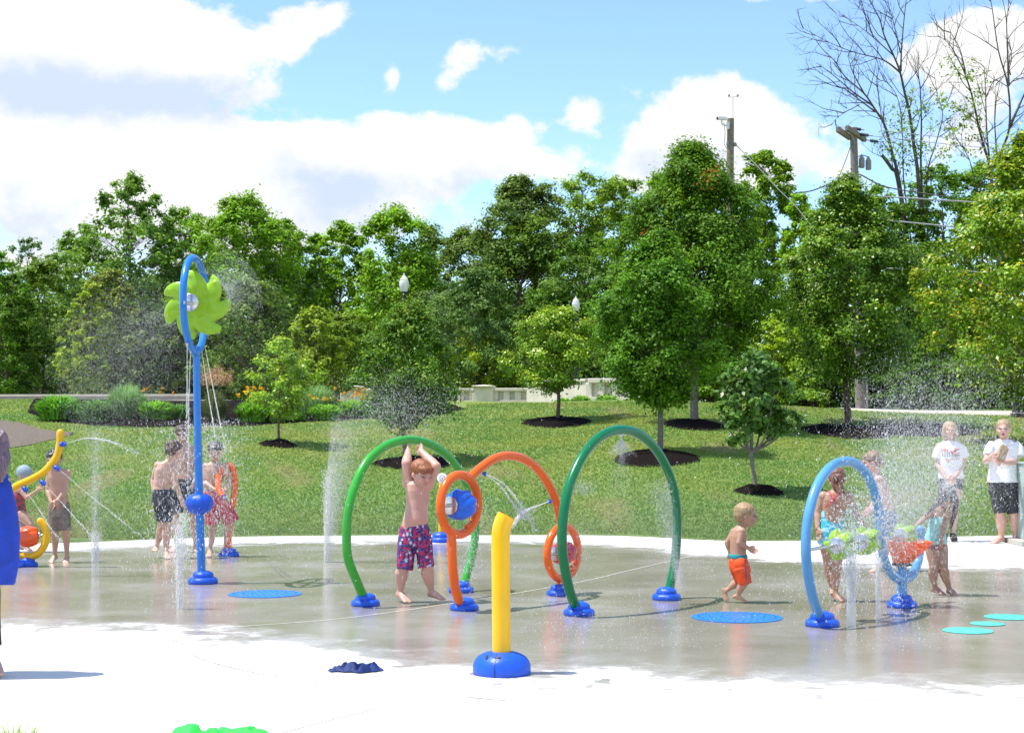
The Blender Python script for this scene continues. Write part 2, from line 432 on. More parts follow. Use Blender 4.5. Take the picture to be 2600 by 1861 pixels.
# ---- splash pad: dry concrete round a wet middle
NEAR = [G(*p) for p in ((-700, 1590), (0, 1588), (250, 1592), (440, 1600), (620, 1618), (850, 1652), (1000, 1685), (1200, 1712), (1400, 1712), (1700, 1722), (2000, 1738), (2300, 1742), (2600, 1760), (3200, 1790))]
FAR = [G(*p) for p in ((-600, 1410), (0, 1402), (180, 1398), (400, 1384), (700, 1375), (1000, 1377), (1400, 1376), (1600, 1386), (1720, 1402), (1800, 1408), (1950, 1420), (2150, 1431), (2400, 1440), (2600, 1440), (3200, 1440))]
def build_pad():
    xs = np.concatenate([np.arange(-18, -8, .5), np.arange(-8, 8.01, .125), np.arange(8.5, 18.1, .5)])
    t = np.concatenate([np.linspace(0, 1, 150)])
    NX = [p.x for p in NEAR]; NY = [p.y for p in NEAR]; FX = [p.x for p in FAR]; FY = [p.y for p in FAR]
    V = []; wet = []
    for x in xs:
        e = float(edge(x)); y0 = 8.05 if x < -2.45 else (8.05 - (x + 2.45) * 4.2 if x < -1.6 else 4.0)
        y0 = max(y0, 4.0)
        for k in t:
            y = y0 + (e - y0) * k; V.append((x, y, 0.0))
            wet.append(min(y - np.interp(x, NX, NY), (np.interp(x, FX, FY) - y)))
        V.append((x, e, -0.1)); wet.append(-1)
    nr = len(t) + 1; Fc = []
    for i in range(len(xs) - 1):
        for j in range(nr - 1):
            a = i * nr + j; Fc.append((a, a + nr, a + nr + 1, a + 1))
    w = np.clip(np.array(wet) * .25 + .5, 0, 1)
    m = bpy.data.materials.new('splash_pad_concrete'); m.use_nodes = True; nt = NT(m.node_tree); bs = nt.n['Principled BSDF']
    tc = nt.new('ShaderNodeTexCoord'); v = tc.outputs['Object']
    a = nt.new('ShaderNodeAttribute', attribute_name='tint')
    s = nt.new('ShaderNodeSeparateColor'); nt.link(a.outputs['Color'], s.inputs[0]); wv = nt.m('MULTIPLY', nt.m('SUBTRACT', s.outputs[0], .5), 4.0)
    nA = nt.noise(v, 1.7, 7, .62, .4); nB = nt.noise(v, .5, 3, .5)
    ww = nt.m('ADD', wv, nt.m('MULTIPLY', nt.m('SUBTRACT', nA, .5), 2.6))
    ww = nt.m('ADD', ww, nt.m('MULTIPLY', nt.m('SUBTRACT', nB, .5), 1.2))
    ww = nt.m('ADD', ww, nt.m('MULTIPLY', nt.m('SUBTRACT', nt.noise(v, 8, 4, .6), .5), .8))
    wet_ = nt.m('ADD', nt.m('MULTIPLY', nt.mapr(ww, -.06, .08, smooth=True), .62), nt.m('MULTIPLY', nt.mapr(ww, -.25, .75, smooth=True), .38))
    # stray puddles on the dry apron
    nP = nt.noise(v, 3.4, 4, .55, .4)
    pud = nt.m('MULTIPLY', nt.mapr(nP, .59, .63, smooth=True), nt.mapr(wv, -1.5, -.1, 0, .85))
    wet_ = nt.m('MAXIMUM', wet_, pud)
    pool = nt.mapr(nt.noise(v, .8, 5, .6), .42, .60)          # film of standing water, deeper in places
    nf = nt.noise(v, 90, 4, .7); nm = nt.noise(v, 3.2, 6, .7)
    dry = nt.mix(nt.mapr(nm, .3, .7), (.60, .585, .55), (.68, .67, .64)); dry = nt.mix(nt.mapr(nf, .45, .7, 0, .25), dry, (.5, .48, .44))
    # tan stain drifts over the damp slab
    wcol = nt.mix(nt.mapr(nt.noise(v, .55, 6, .6), .38, .62), (.290, .256, .205), (.395, .365, .315))
    wcol = nt.mix(nt.mapr(nf, .4, .7, 0, .5), wcol, (.17, .15, .12))
    col = nt.mix(wet_, dry, wcol); nt.link(col, bs.inputs['Base Color'])
    rw = nt.mapr(pool, 0, 1, .20, .07)
    r = nt.new('ShaderNodeMix'); r.data_type = 'FLOAT'; nt.link(wet_, r.inputs[0]); r.inputs[2].default_value = .85; nt.link(rw, r.inputs[3])
    nt.link(r.outputs[0], bs.inputs['Roughness'])
    b1 = nt.new('ShaderNodeBump'); b1.inputs['Strength'].default_value = .24; b1.inputs['Distance'].default_value = .004
    rip = nt.noise(v, 16, 3, .6); h = nt.m('ADD', nt.m('MULTIPLY', rip, .9), nt.m('MULTIPLY', nt.noise(v, 140, 3, .7), .45))
    nt.link(h, b1.inputs['Height']); nt.link(b1.outputs[0], bs.inputs['Normal'])
    o = mesh_np('splash_pad', V, Fc, m, tint=np.stack([w, w, w], 1)); tag(o, kind='structure')
build_pad()

def ribbon(name, pts, w, material, z=.004, kind='structure'):
    P = smoothcurve(pts, 8); V = []; Fc = []
    for i, p in enumerate(P):
        t = P[min(i + 1, len(P) - 1)] - P[max(i - 1, 0)]; n = Vector((-t.y, t.x, 0)).normalized() * w / 2
        V += [p + n + Vector((0, 0, z)), p - n + Vector((0, 0, z))]
        if i: Fc.append((2 * i - 2, 2 * i - 1, 2 * i + 1, 2 * i))
    o = mesh_np(name, [tuple(v) for v in V], Fc, material); tag(o, kind=kind); return o
M['sealant'] = mat('joint_sealant', (.62, .60, .55), .7, var=.3, vscale=12); M['sealant2'] = mat('joint_sealant_stained', (.46, .42, .31), .8, var=.3, vscale=9)
ribbon('expansion_joint', [G(*p) for p in ((600, 1592), (880, 1569), (1180, 1527), (1466, 1479), (1600, 1448), (1740, 1416), (1800, 1405))], .014, M['sealant'])
ribbon('expansion_joint', [G(*p) for p in ((330, 1612), (450, 1628), (500, 1668), (620, 1702), (800, 1732), (1000, 1752), (1300, 1780))], .012, M['sealant2'])
ribbon('expansion_joint', [G(*p) for p in ((640, 1880), (850, 1825), (1000, 1790), (1120, 1772))], .010, M['sealant2'])

# ---- paths and kerbs on the hill
M['path'] = mat('path_concrete', (.50, .46, .38), .85, var=.12, vscale=2)
def terrain_ribbon(name, pts, w, material, lift):
    P = smoothcurve(pts, 10); V = []; Fc = []
    for i, p in enumerate(P):
        for k, (s, dz) in enumerate(((-1, -.1), (-1, 0), (1, 0), (1, -.1))):
            y = p.y + s * w / 2; V.append((p.x, y, tzf(p.x, y) + lift + dz))
        if i:
            for k in range(3): a = 4 * (i - 1) + k; Fc.append((a, a + 4, a + 5, a + 1))
    o = mesh_np(name, V, Fc, material); tag(o, kind='structure')
terrain_ribbon('path', [Vector((x, y, 0)) for x, y in ((9.5, 45.5), (11, 44.6), (12.5, 43.6), (14, 42.8), (17, 41.5), (24, 40))], 1.6, M['path'], .05)
terrain_ribbon('path', [Vector((x, y, 0)) for x, y in ((-40, 52), (-20, 51), (-14, 50.5), (-9, 50), (-6, 50))], 1.6, M['path'], .05)

# ---- mulch
M['mulch'] = mat('dark_mulch', (.012, .009, .008), .95, spec=.03, var=.6, vscale=30, bump=1.0, bscale=45, bdetail=5)
M['mulch2'] = mat('dry_brown_mulch', (.135, .105, .075), .9, var=.5, vscale=22, bump=1.0, bscale=30, bdetail=5)
def mulch_ring(px, py, hw, lift=.11, asp=1.0):
    c = T(px, py); r0 = hw * c.y / F; V = [(c.x, c.y, tzf(c.x, c.y) + .02 + lift)]; Fc = []; seg = 72
    ks = [.15, .3, .45, .6, .75, .86, .94, 1.0]
    for i, k in enumerate(ks):
        for j in range(seg):
            a = 2 * math.pi * j / seg
            e = 1 + .06 * mnoise.noise(Vector((math.cos(a) * 2 + px, math.sin(a) * 2, 0))) * 2 + .035 * mnoise.noise(Vector((math.cos(a) * 9 + px, math.sin(a) * 9, 3)))
            x = c.x + r0 * k * e * math.cos(a); y = c.y + r0 * asp * k * e * math.sin(a)
            V.append((x, y, tzf(x, y) + .012 + lift * (1 - k * k) + .06 * mnoise.noise(Vector((x * 6, y * 6, 1))) * (1 - k * k)))
    T3 = []
    for j in range(seg): T3.append((0, 1 + j, 1 + (j + 1) % seg, 1 + (j + 1) % seg))
    for i in range(len(ks) - 1):
        for j in range(seg):
            a = 1 + i * seg + j; b = 1 + i * seg + (j + 1) % seg; Fc.append((a, a + seg, b + seg, b))
    me = bpy.data.meshes.new('mulch_bed'); me.from_pydata(V, [], [t[:3] for t in T3] + Fc); me.update(); me.materials.append(M['mulch'])
    me.polygons.foreach_set('use_smooth', [True] * len(me.polygons))
    o = bpy.data.objects.new('mulch_bed', me); COL.objects.link(o); tag(o, kind='structure')
    MULCH.append((c.x, c.y, r0, r0 * asp)); return c
MULCH = []
RING = [(708, 1131, 50, 1.1), (1052, 1177, 105, 1.3), (1415, 1074, 88, 1.45), (1668, 1163, 108, 1.7), (1765, 1079, 80, 1.6), (1928, 1250, 64, .95), (2150, 1097, 112, 1.8)]
RINGC = [mulch_ring(a, b, c, asp=d) for a, b, c, d in RING]
mulch_ring(2330, 1092, 150, .05, 1.1)
def mulch_strip(front, back, material):
    n = 60; V = []; Fc = []
    for i in range(n + 1):
        t = i / n
        x0 = np.interp(t, np.linspace(0, 1, len(front)), [p.x for p in front]); y0 = np.interp(t, np.linspace(0, 1, len(front)), [p.y for p in front])
        x1 = np.interp(t, np.linspace(0, 1, len(back)), [p.x for p in back]); y1 = np.interp(t, np.linspace(0, 1, len(back)), [p.y for p in back])
        y0 += .25 * mnoise.noise(Vector((x0 * 1.3, 5, 0)))
        for j in range(9):
            k = j / 8; x = x0 + (x1 - x0) * k; y = y0 + (y1 - y0) * k
            V.append((x, y, tzf(x, y) + .015 + .05 * math.sin(math.pi * k) + .03 * mnoise.noise(Vector((x * 3, y * 3, 2))) * math.sin(math.pi * k)))
        if i:
            for j in range(8): a = (i - 1) * 9 + j; Fc.append((a, a + 9, a + 10, a + 1))
    o = mesh_np('mulch_bed', V, Fc, material, smooth=True); tag(o, kind='structure')
bedf = [T(*p) for p in ((70, 1048), (130, 1072), (240, 1082), (360, 1086), (500, 1083), (640, 1082), (780, 1072), (900, 1066), (1030, 1058), (1120, 1052), (1180, 1040))]
bedb = [Vector((T(px, 1050).x * 1.12, 46.5, 0)) for px in (60, 160, 270, 380, 500, 640, 780, 900, 1000, 1080, 1120)]
mulch_strip(bedf, bedb, M['mulch'])
gravf = [T(*p) for p in ((-60, 1146), (30, 1139), (80, 1131), (130, 1118), (185, 1105))]
gravb = [T(*p) for p in ((-60, 1064), (10, 1068), (50, 1074), (100, 1090), (185, 1104))]
mulch_strip(gravf, gravb, M['mulch2'])

# ---- grass blades that give the mown lawn its nap
def build_blades(n=300000):
    Y = 22.2 + (rng.random(n) ** 1.35) * 24; X = (rng.random(n) - .5) * (Y * .92)
    e = edge(X); ok = Y > e + .01
    for (cx, cy, rx, ry) in MULCH: ok &= ((X - cx) / rx) ** 2 + ((Y - cy) / ry) ** 2 > .92
    fx = [p.x for p in bedf]; fy = [p.y for p in bedf]
    ok &= ~((X > fx[0]) & (X < fx[-1]) & (Y > np.interp(X, fx, fy)))
    gx = [p.x for p in gravf]; ok &= ~((X < gx[-1]) & (Y > np.interp(X, gx, [p.y for p in gravf])) & (Y < np.interp(X, [p.x for p in gravb], [p.y for p in gravb])) & (rng.random(n) < .45))
    X = X[ok]; Y = Y[ok]; n = len(X); Z = tz(X, Y)
    h = (.020 + .024 * rng.random(n)) * (1 + .15 * np.maximum(0, Y - 25) / 10); w = .006 + .008 * rng.random(n) + (Y - 22) * .0006
    a = rng.random(n) * 6.283; b = rng.random(n) * 6.283; ln = h * (.3 + .9 * rng.random(n))
    P = np.stack([X, Y, Z], 1); dx = np.stack([np.cos(a) * w, np.sin(a) * w, 0 * w], 1)
    tip = P + np.stack([np.cos(b) * ln, np.sin(b) * ln, h], 1)
    V = np.stack([P - dx, P + dx, tip], 1).reshape(-1, 3)
    t = np.array([mnoise.noise(Vector((x * .5, y * .5, 0))) for x, y in zip(X, Y)])
    up = np.clip((Y - 26) / 8, 0, 1) * .5
    yel = np.clip(t * 1.1 + up + rng.normal(0, .22, n), 0, 1)[:, None]
    col = (1 - yel) * np.array([.056, .122, .030]) + yel * np.array([.115, .150, .034])
    low = np.clip((27.5 - Y) / 4, 0, 1)[:, None] * .75; col = col * (1 - low) + np.array([.085, .125, .052]) * low  # low blades tinted grey, haze of the mist put into their colour
    wn = np.array([mnoise.noise(Vector((x * .9 + 7, y * .28, 3))) for x, y in zip(X, Y)]); worn = (np.clip((wn - .28) * 4, 0, 1) * .7)[:, None]; col = col * (1 - worn) + np.array([.17, .15, .085]) * worn
    dryb = (rng.random(n) < .015)[:, None]; col = np.where(dryb, np.array([.20, .18, .08]), col)
    col = col * (1 + rng.normal(0, .13, n))[:, None].clip(.5, 1.6)
    o = mesh_np('grass_blades', V, np.arange(n * 3).reshape(-1, 3), M['blade'], tint=np.repeat(col, 3, 0)); tag(o, 'short mown grass covering the slope behind the splash pad', 'grass', kind='stuff')
build_blades()

# ================================================================== plants
def leafquads(P, Nn, size, rg, asp=.62, fold=.18):
    n = len(P); Nn = Nn / np.linalg.norm(Nn, axis=1)[:, None]
    r = rg.normal(size=(n, 3)); t = np.cross(Nn, r); t /= np.linalg.norm(t, axis=1)[:, None] + 1e-9; b = np.cross(Nn, t)
    s = size[:, None]
    a0 = P - t * s * .5; a2 = P + t * s * .5 - Nn * s * fold; a1 = P + b * s * asp * .5 + t * s * .08; a3 = P - b * s * asp * .5 + t * s * .08
    return np.stack([a0, a1, a2, a3], 1).reshape(-1, 3)
def env_fn(kind):
    return {'round': lambda h: np.sqrt(np.clip(1 - (2 * h - 1) ** 2, 0, 1)) ** .8,
            'maple': lambda h: np.clip(np.sin(np.pi * np.clip(h, 0, 1) ** .72), 0, 1) ** .62 * (1 - .18 * h),
            'cone': lambda h: np.clip((1 - h) * 1.25, 0, 1) ** .7 * np.clip(h * 6, .4, 1),
            'dome': lambda h: np.clip(1 - h ** 2.4, 0, 1) ** .5,
            'vase': lambda h: np.clip(np.sin(np.pi * np.clip(h, 0, 1) ** 1.4), 0, 1) ** .6}[kind]
def clumps_of(rg, base, z0, z1, R, N, env, ry=1.0, inner=.45):
    e = env_fn(env); h = rg.random(N) ** .9; ang = rg.random(N) * 6.283
    ph = rg.random(4) * 6.28
    wob = 1 + .16 * np.sin(2 * ang + ph[0]) + .18 * np.sin(3 * ang + ph[1] + h * 5) + .20 * np.sin(h * 15 + ph[2] + 2 * np.sin(ang)) + .13 * rg.normal(size=N)
    rad = R * e(h) * wob * (inner + (1 - inner) * rg.random(N) ** .5)
    return np.stack([base[0] + rad * np.cos(ang), base[1] + rad * np.sin(ang) * ry, z0 + (z1 - z0) * h], 1), h
def crown_mesh(rg, C, crad, per, leaf, col, var=.22, hue=(.25, .0), flat=.72, up=.75, center=None, tiptint=None):
    """C clump centres, crad radii; every clump is a burst of leaves"""
    n = len(C) * per; ci = np.repeat(np.arange(len(C)), per)
    d = rg.normal(size=(n, 3)); d /= np.linalg.norm(d, axis=1)[:, None]
    # a clump is not a ball: it is a handful of twigs with leaves along them
    tw = rg.normal(size=(len(C), 7, 3)); tw /= np.linalg.norm(tw, axis=2)[:, :, None]; k = rg.integers(0, 7, n)
    dd = d * .55 + tw[ci, k] * .75
    rr = crad[ci] * (rg.random(n) ** .5) * 1.15 * (1 + .55 * (rg.random(n) < .14) * rg.random(n))
    P = C[ci] + dd * rr[:, None] * np.array([1, 1, flat])
    cen = C.mean(0) if center is None else np.array(center)
    outw = C[ci] - cen; outw /= np.linalg.norm(outw, axis=1)[:, None] + 1e-6
    Nn = dd * .55 + outw * .35 + np.array([0, 0, up]) + rg.normal(size=(n, 3)) * .45
    s = leaf * (.65 + .7 * rg.random(n))
    V = leafquads(P, Nn, s, rg)
    ct = 1 + rg.normal(0, var * .7, len(C)); lt = 1 + rg.normal(0, var, n)
    hv = rg.normal(0, 1, len(C))[ci] * .6 + rg.normal(0, 1, n) * .5
    base = np.array(col)[None, :] * (ct[ci] * lt).clip(.45, 1.9)[:, None]
    shift = np.stack([1 + hue[0] * hv * .5, 1 + .06 * hv, 1 - .15 * hv], 1).clip(.5, 1.7)
    t = base * shift
    if tiptint is not None:
        zrel = np.clip((dd[:, 2] + .3), 0, 1) * (rg.random(n) < tiptint[1]); t = t * (1 - zrel[:, None]) + np.array(tiptint[0]) * zrel[:, None]
    return V, np.arange(n * 4).reshape(-1, 4), np.repeat(t, 4, 0)
def branches(rg, base, z_top, C, r0, frac=.6, lean=(0, 0), z_first=None, maxn=60, seg=6):
    mb = MB(); base = Vector(base); top = Vector((base.x + lean[0], base.y + lean[1], z_top)); H = z_top - base.z
    def P(t): return base.lerp(top, t) + Vector((mnoise.noise(Vector((t * 2.2, base.x, 0))), mnoise.noise(Vector((t * 2.2, base.x, 9))), 0)) * .035 * H * min(1, t * 3)
    ts = [0, .02, .05, .12, .22, .35, .5, .65, .8, .9, 1.0]
    mb.tube([P(t) for t in ts], [r0 * f for f in (1.5, 1.2, 1.05, 1, .9, .78, .6, .42, .25, .15, .06)], 10)
    idx = rg.permutation(len(C))[:min(maxn, int(len(C) * frac))]
    for i in idx:
        c = Vector(C[i]); d = math.hypot(c.x - base.x, c.y - base.y)
        z = c.z - d * (.55 + .4 * rg.random()); zf = base.z + H * .22 if z_first is None else z_first
        z = min(max(z, zf), z_top * .97 + base.z * .03); t = (z - base.z) / H; s = P(t)
        rb = r0 * (1 - t * .85) * .42
        m1 = s.lerp(c, .45) + Vector((0, 0, d * .06)) + Vector(rg.normal(size=3)) * d * .04
        mb.tube(smoothcurve([s, m1, c], 3), [rb, rb * .85, rb * .7, rb * .55, rb * .4, rb * .28, rb * .15], seg)
    return mb
def tree(name, label, cat, base, H, z0, R, kind, col, nc, per, crad, leaf, r0, seed, group=None, m=None, bark='bark', ry=1.0, extra=None, var=.2, lean=(0, 0), frac=.5, inner=.45, tiptint=None, hue=(.25, 0), up=.75, extra_clumps=None, maxn=60):
    rg = np.random.default_rng(seed); b = Vector(base)
    root = thing(name, b, label, cat, group)
    C, h = clumps_of(rg, (b.x + lean[0] * .6, b.y + lean[1] * .6), b.z + z0, b.z + H, R, nc, kind, ry, inner)
    cr = crad * (.6 + .8 * rg.random(len(C))) * (1 - .3 * h)
    if extra_clumps is not None:
        C = np.concatenate([C, extra_clumps]); cr = np.concatenate([cr, np.full(len(extra_clumps), crad * .8)])
    branches(rg, b - Vector((0, 0, .1)), b.z + H * .93, C, r0, frac, lean, z_first=b.z + z0 * .8, maxn=maxn).build('trunk', M[bark], root)
    V, Fc, t = crown_mesh(rg, C, cr, per, leaf, col, var=var, hue=hue, up=up, tiptint=tiptint)
    mesh_np('crown', V, Fc, m or M['leaf'], root, tint=t)
    if extra: extra(rg, root, C)
    return root
MPX = lambda Y: Y / F
def lawn_tree(px, py, top, bot, hw, label, kind, col, nc, per, crad, leaf, r0, seed, **kw):
    c = T(px, py); H = (py - top) * MPX(c.y); z0 = (py - bot) * MPX(c.y); R = hw * MPX(c.y)
    return tree('lawn_tree', label, 'tree', (c.x, c.y, tzf(c.x, c.y)), H, z0, R, kind, col, nc, int(per * 1.35), crad, leaf * .84, r0, seed, group='young trees in mulch rings on the lawn', **kw)
MG = (.060, .130, .010)
lawn_tree(708, 1129, 862, 1052, 76, 'small light green sapling in the leftmost mulch ring near the flower bed', 'round', (.10, .19, .02), 46, 110, .24, .085, .028, 11, m=M['leafg'], inner=.3, tiptint=((.20, .28, .02), .5))
lawn_tree(1030, 1172, 775, 1062, 122, 'dense tapering tree whose trunk rises behind the bright green arch', 'maple', (.050, .115, .012), 170, 190, .30, .075, .05, 12, inner=.3, tiptint=((.20, .26, .03), .12), bark='bark2')
lawn_tree(1415, 1072, 790, 985, 112, 'wide low tree with yellowish young leaves in front of the white balustrade', 'round', (.085, .165, .015), 110, 150, .32, .09, .05, 13, m=M['leafg'], tiptint=((.22, .30, .02), .4), inner=.35)
def redleaves(rg, root, C):
    V = []; t = []
    idx = rg.choice(np.where(C[:, 2] > C[:, 2].mean())[0], 7)
    P = np.concatenate([C[i] + np.array([0, -.25, .1]) + rg.normal(size=(26, 3)) * .10 for i in idx])
    V = leafquads(P, rg.normal(size=P.shape), np.full(len(P), .09), rg)
    mesh_np('turned_leaves', V, np.arange(len(V)).reshape(-1, 4), M['leaf'], root, tint=np.tile([.20, .065, .014], (len(V), 1)))
lawn_tree(1765, 1077, 372, 920, 185, 'tallest lawn maple with a few orange leaves near the wooden pole', 'maple', (.052, .118, .010), 330, 200, .46, .10, .095, 15, bark='bark2', extra=redleaves, inner=.35)
lawn_tree(1677, 1150, 600, 1015, 132, 'dense maple with a straight grey trunk just behind the dark green arch', 'maple', (.050, .125, .010), 230, 200, .34, .088, .06, 14, bark='bark2', inner=.35)
lawn_tree(2155, 1086, 455, 950, 168, 'broad maple on a big mulch bed behind the light blue loop', 'maple', (.060, .128, .012), 290, 190, .42, .098, .085, 17, inner=.45, m=M['leafg'], tiptint=((.22, .28, .03), .14))
def multi():
    c = T(1920, 1249); Y = c.y; b = Vector((c.x, c.y, tzf(c.x, c.y))); s = MPX(Y)
    root = thing('lawn_tree', b, 'small multi-stemmed tree with glossy dark leaves above the running toddler', 'tree', 'young trees in mulch rings on the lawn')
    rg = np.random.default_rng(18); mb = MB()
    def q(px, py, dy=0): return PW(px, py, Y + dy)
    mb.tube(smoothcurve([b - Vector((0, 0, .05)), q(1917, 1220), q(1908, 1165), q(1905, 1140)], 4), [.045] * 4 + [.036] * 9, 10)
    tips = [(1850, 1010, .3), (1872, 960, -.3), (1905, 920, .1), (1938, 930, .4), (1968, 985, -.2), (1999, 1035, .2), (1830, 1062, -.2), (1895, 1000, .4), (2010, 1075, -.1)]
    for px, py, dy in tips:
        st = q(1907, 1150, 0); mb.tube(smoothcurve([st, q((1907 + px) / 2 + 4, 1110 if py < 1040 else 1120, dy * .4), q(px, py, dy)], 5), [.026 - .0019 * i for i in range(11)], 6)
    mb.build('trunk', M['bark2'], root)
    pts = []
    for _ in range(92):
        a = rg.random() * 6.28; k = rg.random() ** .5; h = rg.random()
        w = 118 * math.sin(math.pi * min(1, h ** .8 * .9 + .08)) ** .6
        pts.append(q(1918 + w * k * math.cos(a), 1092 - h * 200 + 26 * abs(math.cos(a)) * k, .75 * k * math.sin(a)))
    C = np.array([p[:] for p in pts]); V, Fc, t = crown_mesh(rg, C, np.full(len(C), .15), 62, .10, (.040, .095, .018), up=.5)
    mesh_np('crown', V, Fc, M['leafg'], root, tint=t)
multi()
c8 = T(2640, 1060)
tree('edge_maple', 'yellow-green maple cut by the right edge of the picture', 'tree', (11.5, 34.5, tzf(11.5, 34.5)), 6.9, 1.25, 2.15, 'maple', (.090, .165, .012), 300, 190, .42, .095, .09, 21, m=M['leafg'], tiptint=((.30, .28, .03), .22), hue=(.4, 0))

# ---- woods behind: every tree on its own
def wood(Y, px, top, bot, hw, kind, col, label, seed, leaf=.17, nc=150, per=110, crad=None, r0=.16, cat='tree', name='woodland_tree', **kw):
    s = MPX(Y); x = (px - CX) * s; zt = CAMZ + (HZ - top) * s; zb = CAMZ + (HZ - bot) * s; zg = tzf(x, min(Y, 60)) - .1
    R = hw * s * 1.16; crad = crad or R * .26
    return tree(name, label, cat, (x, Y, zg), zt - zg, max(zb - zg, .3), R, kind, col, nc, per, crad, leaf, r0, seed, group='trees of the wood behind the lawn', **kw)
DK = (.036, .082, .010); MD = (.062, .130, .010); YG = (.130, .200, .014); BG = (.070, .130, .045); OL = (.085, .120, .020)
WOOD = [
 (82, -30, 640, 980, 90, 'round', MD, 'dark tree cut by the left edge of the picture'),
 (95, 65, 605, 760, 45, 'round', (.05, .09, .03), 'thin feathery treetop far left beside the sycamore'),
 (84, 330, 448, 800, 135, 'maple', (.060, .120, .020), 'tall airy sycamore standing above the left shrubs'),
 (86, 455, 530, 800, 62, 'round', (.060, .125, .018), 'narrow treetop just right of the tall sycamore'),
 (80, 610, 500, 860, 118, 'dome', (.070, .145, .008), 'big domed bright green tree behind the pinwheel'),
 (84, 715, 560, 880, 75, 'round', (.066, .135, .010), 'shoulder of green crown right of the domed tree'),
 (88, 800, 600, 900, 50, 'round', (.055, .120, .012), 'small gap-filling crown right of the domed tree'),
 (84, 868, 562, 900, 72, 'maple', (.080, .160, .008), 'light green locust left of the tall lamp'),
 (82, 1000, 532, 900, 110, 'dome', (.072, .150, .008), 'rounded bright tree directly above the tall lamp'),
 (88, 1090, 580, 920, 80, 'dome', (.062, .110, .018), 'olive tree crown between the lamp and the dense dark tree'),
 (84, 1185, 582, 930, 95, 'dome', (.062, .105, .020), 'dull olive crown left of the dense dark tree'),
 (80, 1325, 452, 700, 92, 'maple', (.055, .095, .022), 'pointed olive treetop in the middle of the skyline'),
 (78, 1330, 560, 960, 125, 'dome', (.048, .092, .014), 'broad dense body of dark foliage in the middle'),
 (72, 1490, 610, 950, 95, 'round', DK, 'dark bushy tree behind the second lamp'),
 (86, 1480, 440, 660, 95, 'vase', (.078, .140, .012), 'open-limbed tree with sky gaps right of centre'),
 (84, 1580, 455, 800, 85, 'round', (.070, .130, .012), 'green crown left of the wooden pole'),
 (80, 1690, 440, 900, 110, 'dome', MD, 'mid green crown behind the tall lawn maple'),
 (78, 1810, 420, 860, 75, 'round', (.06, .12, .012), 'crown between the tall maple and the wooden pole'),
 (74, 1950, 385, 700, 62, 'round', (.070, .135, .010), 'knobbly treetop right of the wooden pole'),
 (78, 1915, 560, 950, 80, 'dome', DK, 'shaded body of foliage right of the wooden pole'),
 (66, 2040, 492, 950, 70, 'maple', (.085, .165, .008), 'bright green tree left of the crossarm pole'),
 (76, 2150, 500, 960, 90, 'dome', DK, 'dark crown behind the crossarm pole'),
 (76, 2235, 470, 900, 70, 'dome', MD, 'green crown closing the gap right of the crossarm pole'),
 (88, 200, 590, 900, 100, 'dome', (.06, .12, .014), 'hazy green crown left below the sycamore'),
 (92, 540, 560, 900, 80, 'dome', (.065, .13, .012), 'crown filling in behind the pinwheel loop'),
 (70, 2300, 520, 960, 120, 'dome', DK, 'dark vine-covered mass below the dead tree'),
 (72, 2390, 425, 900, 90, 'round', (.055, .120, .010), 'green crown between the two dead trees'),
 (76, 2500, 415, 960, 100, 'dome', (.055, .115, .010), 'green crown behind the right edge maple'),
 (80, 2640, 430, 960, 120, 'dome', MD, 'tree beyond the right edge maple'),
]
for i, w in enumerate(WOOD):
    w = w[:6] + (tuple(c * 1.22 for c in w[6]),) + w[7:]
    kw = {}
    if i == 2: kw = dict(nc=150, per=60, crad=.55, inner=.25, leaf=.24, frac=.8, maxn=110)
    elif i in (1,): kw = dict(nc=40, per=40, leaf=.2, inner=.2, frac=.9)
    elif i in (4, 8): kw = dict(nc=190, per=110, leaf=.19, inner=.5)
    elif i == 14: kw = dict(nc=75, per=110, leaf=.18, inner=.3, frac=1.0, r0=.3, maxn=70)
    elif i in (12, 11): kw = dict(nc=220, per=120, leaf=.18, inner=.5)
    wood(*w, seed=100 + i, **kw)
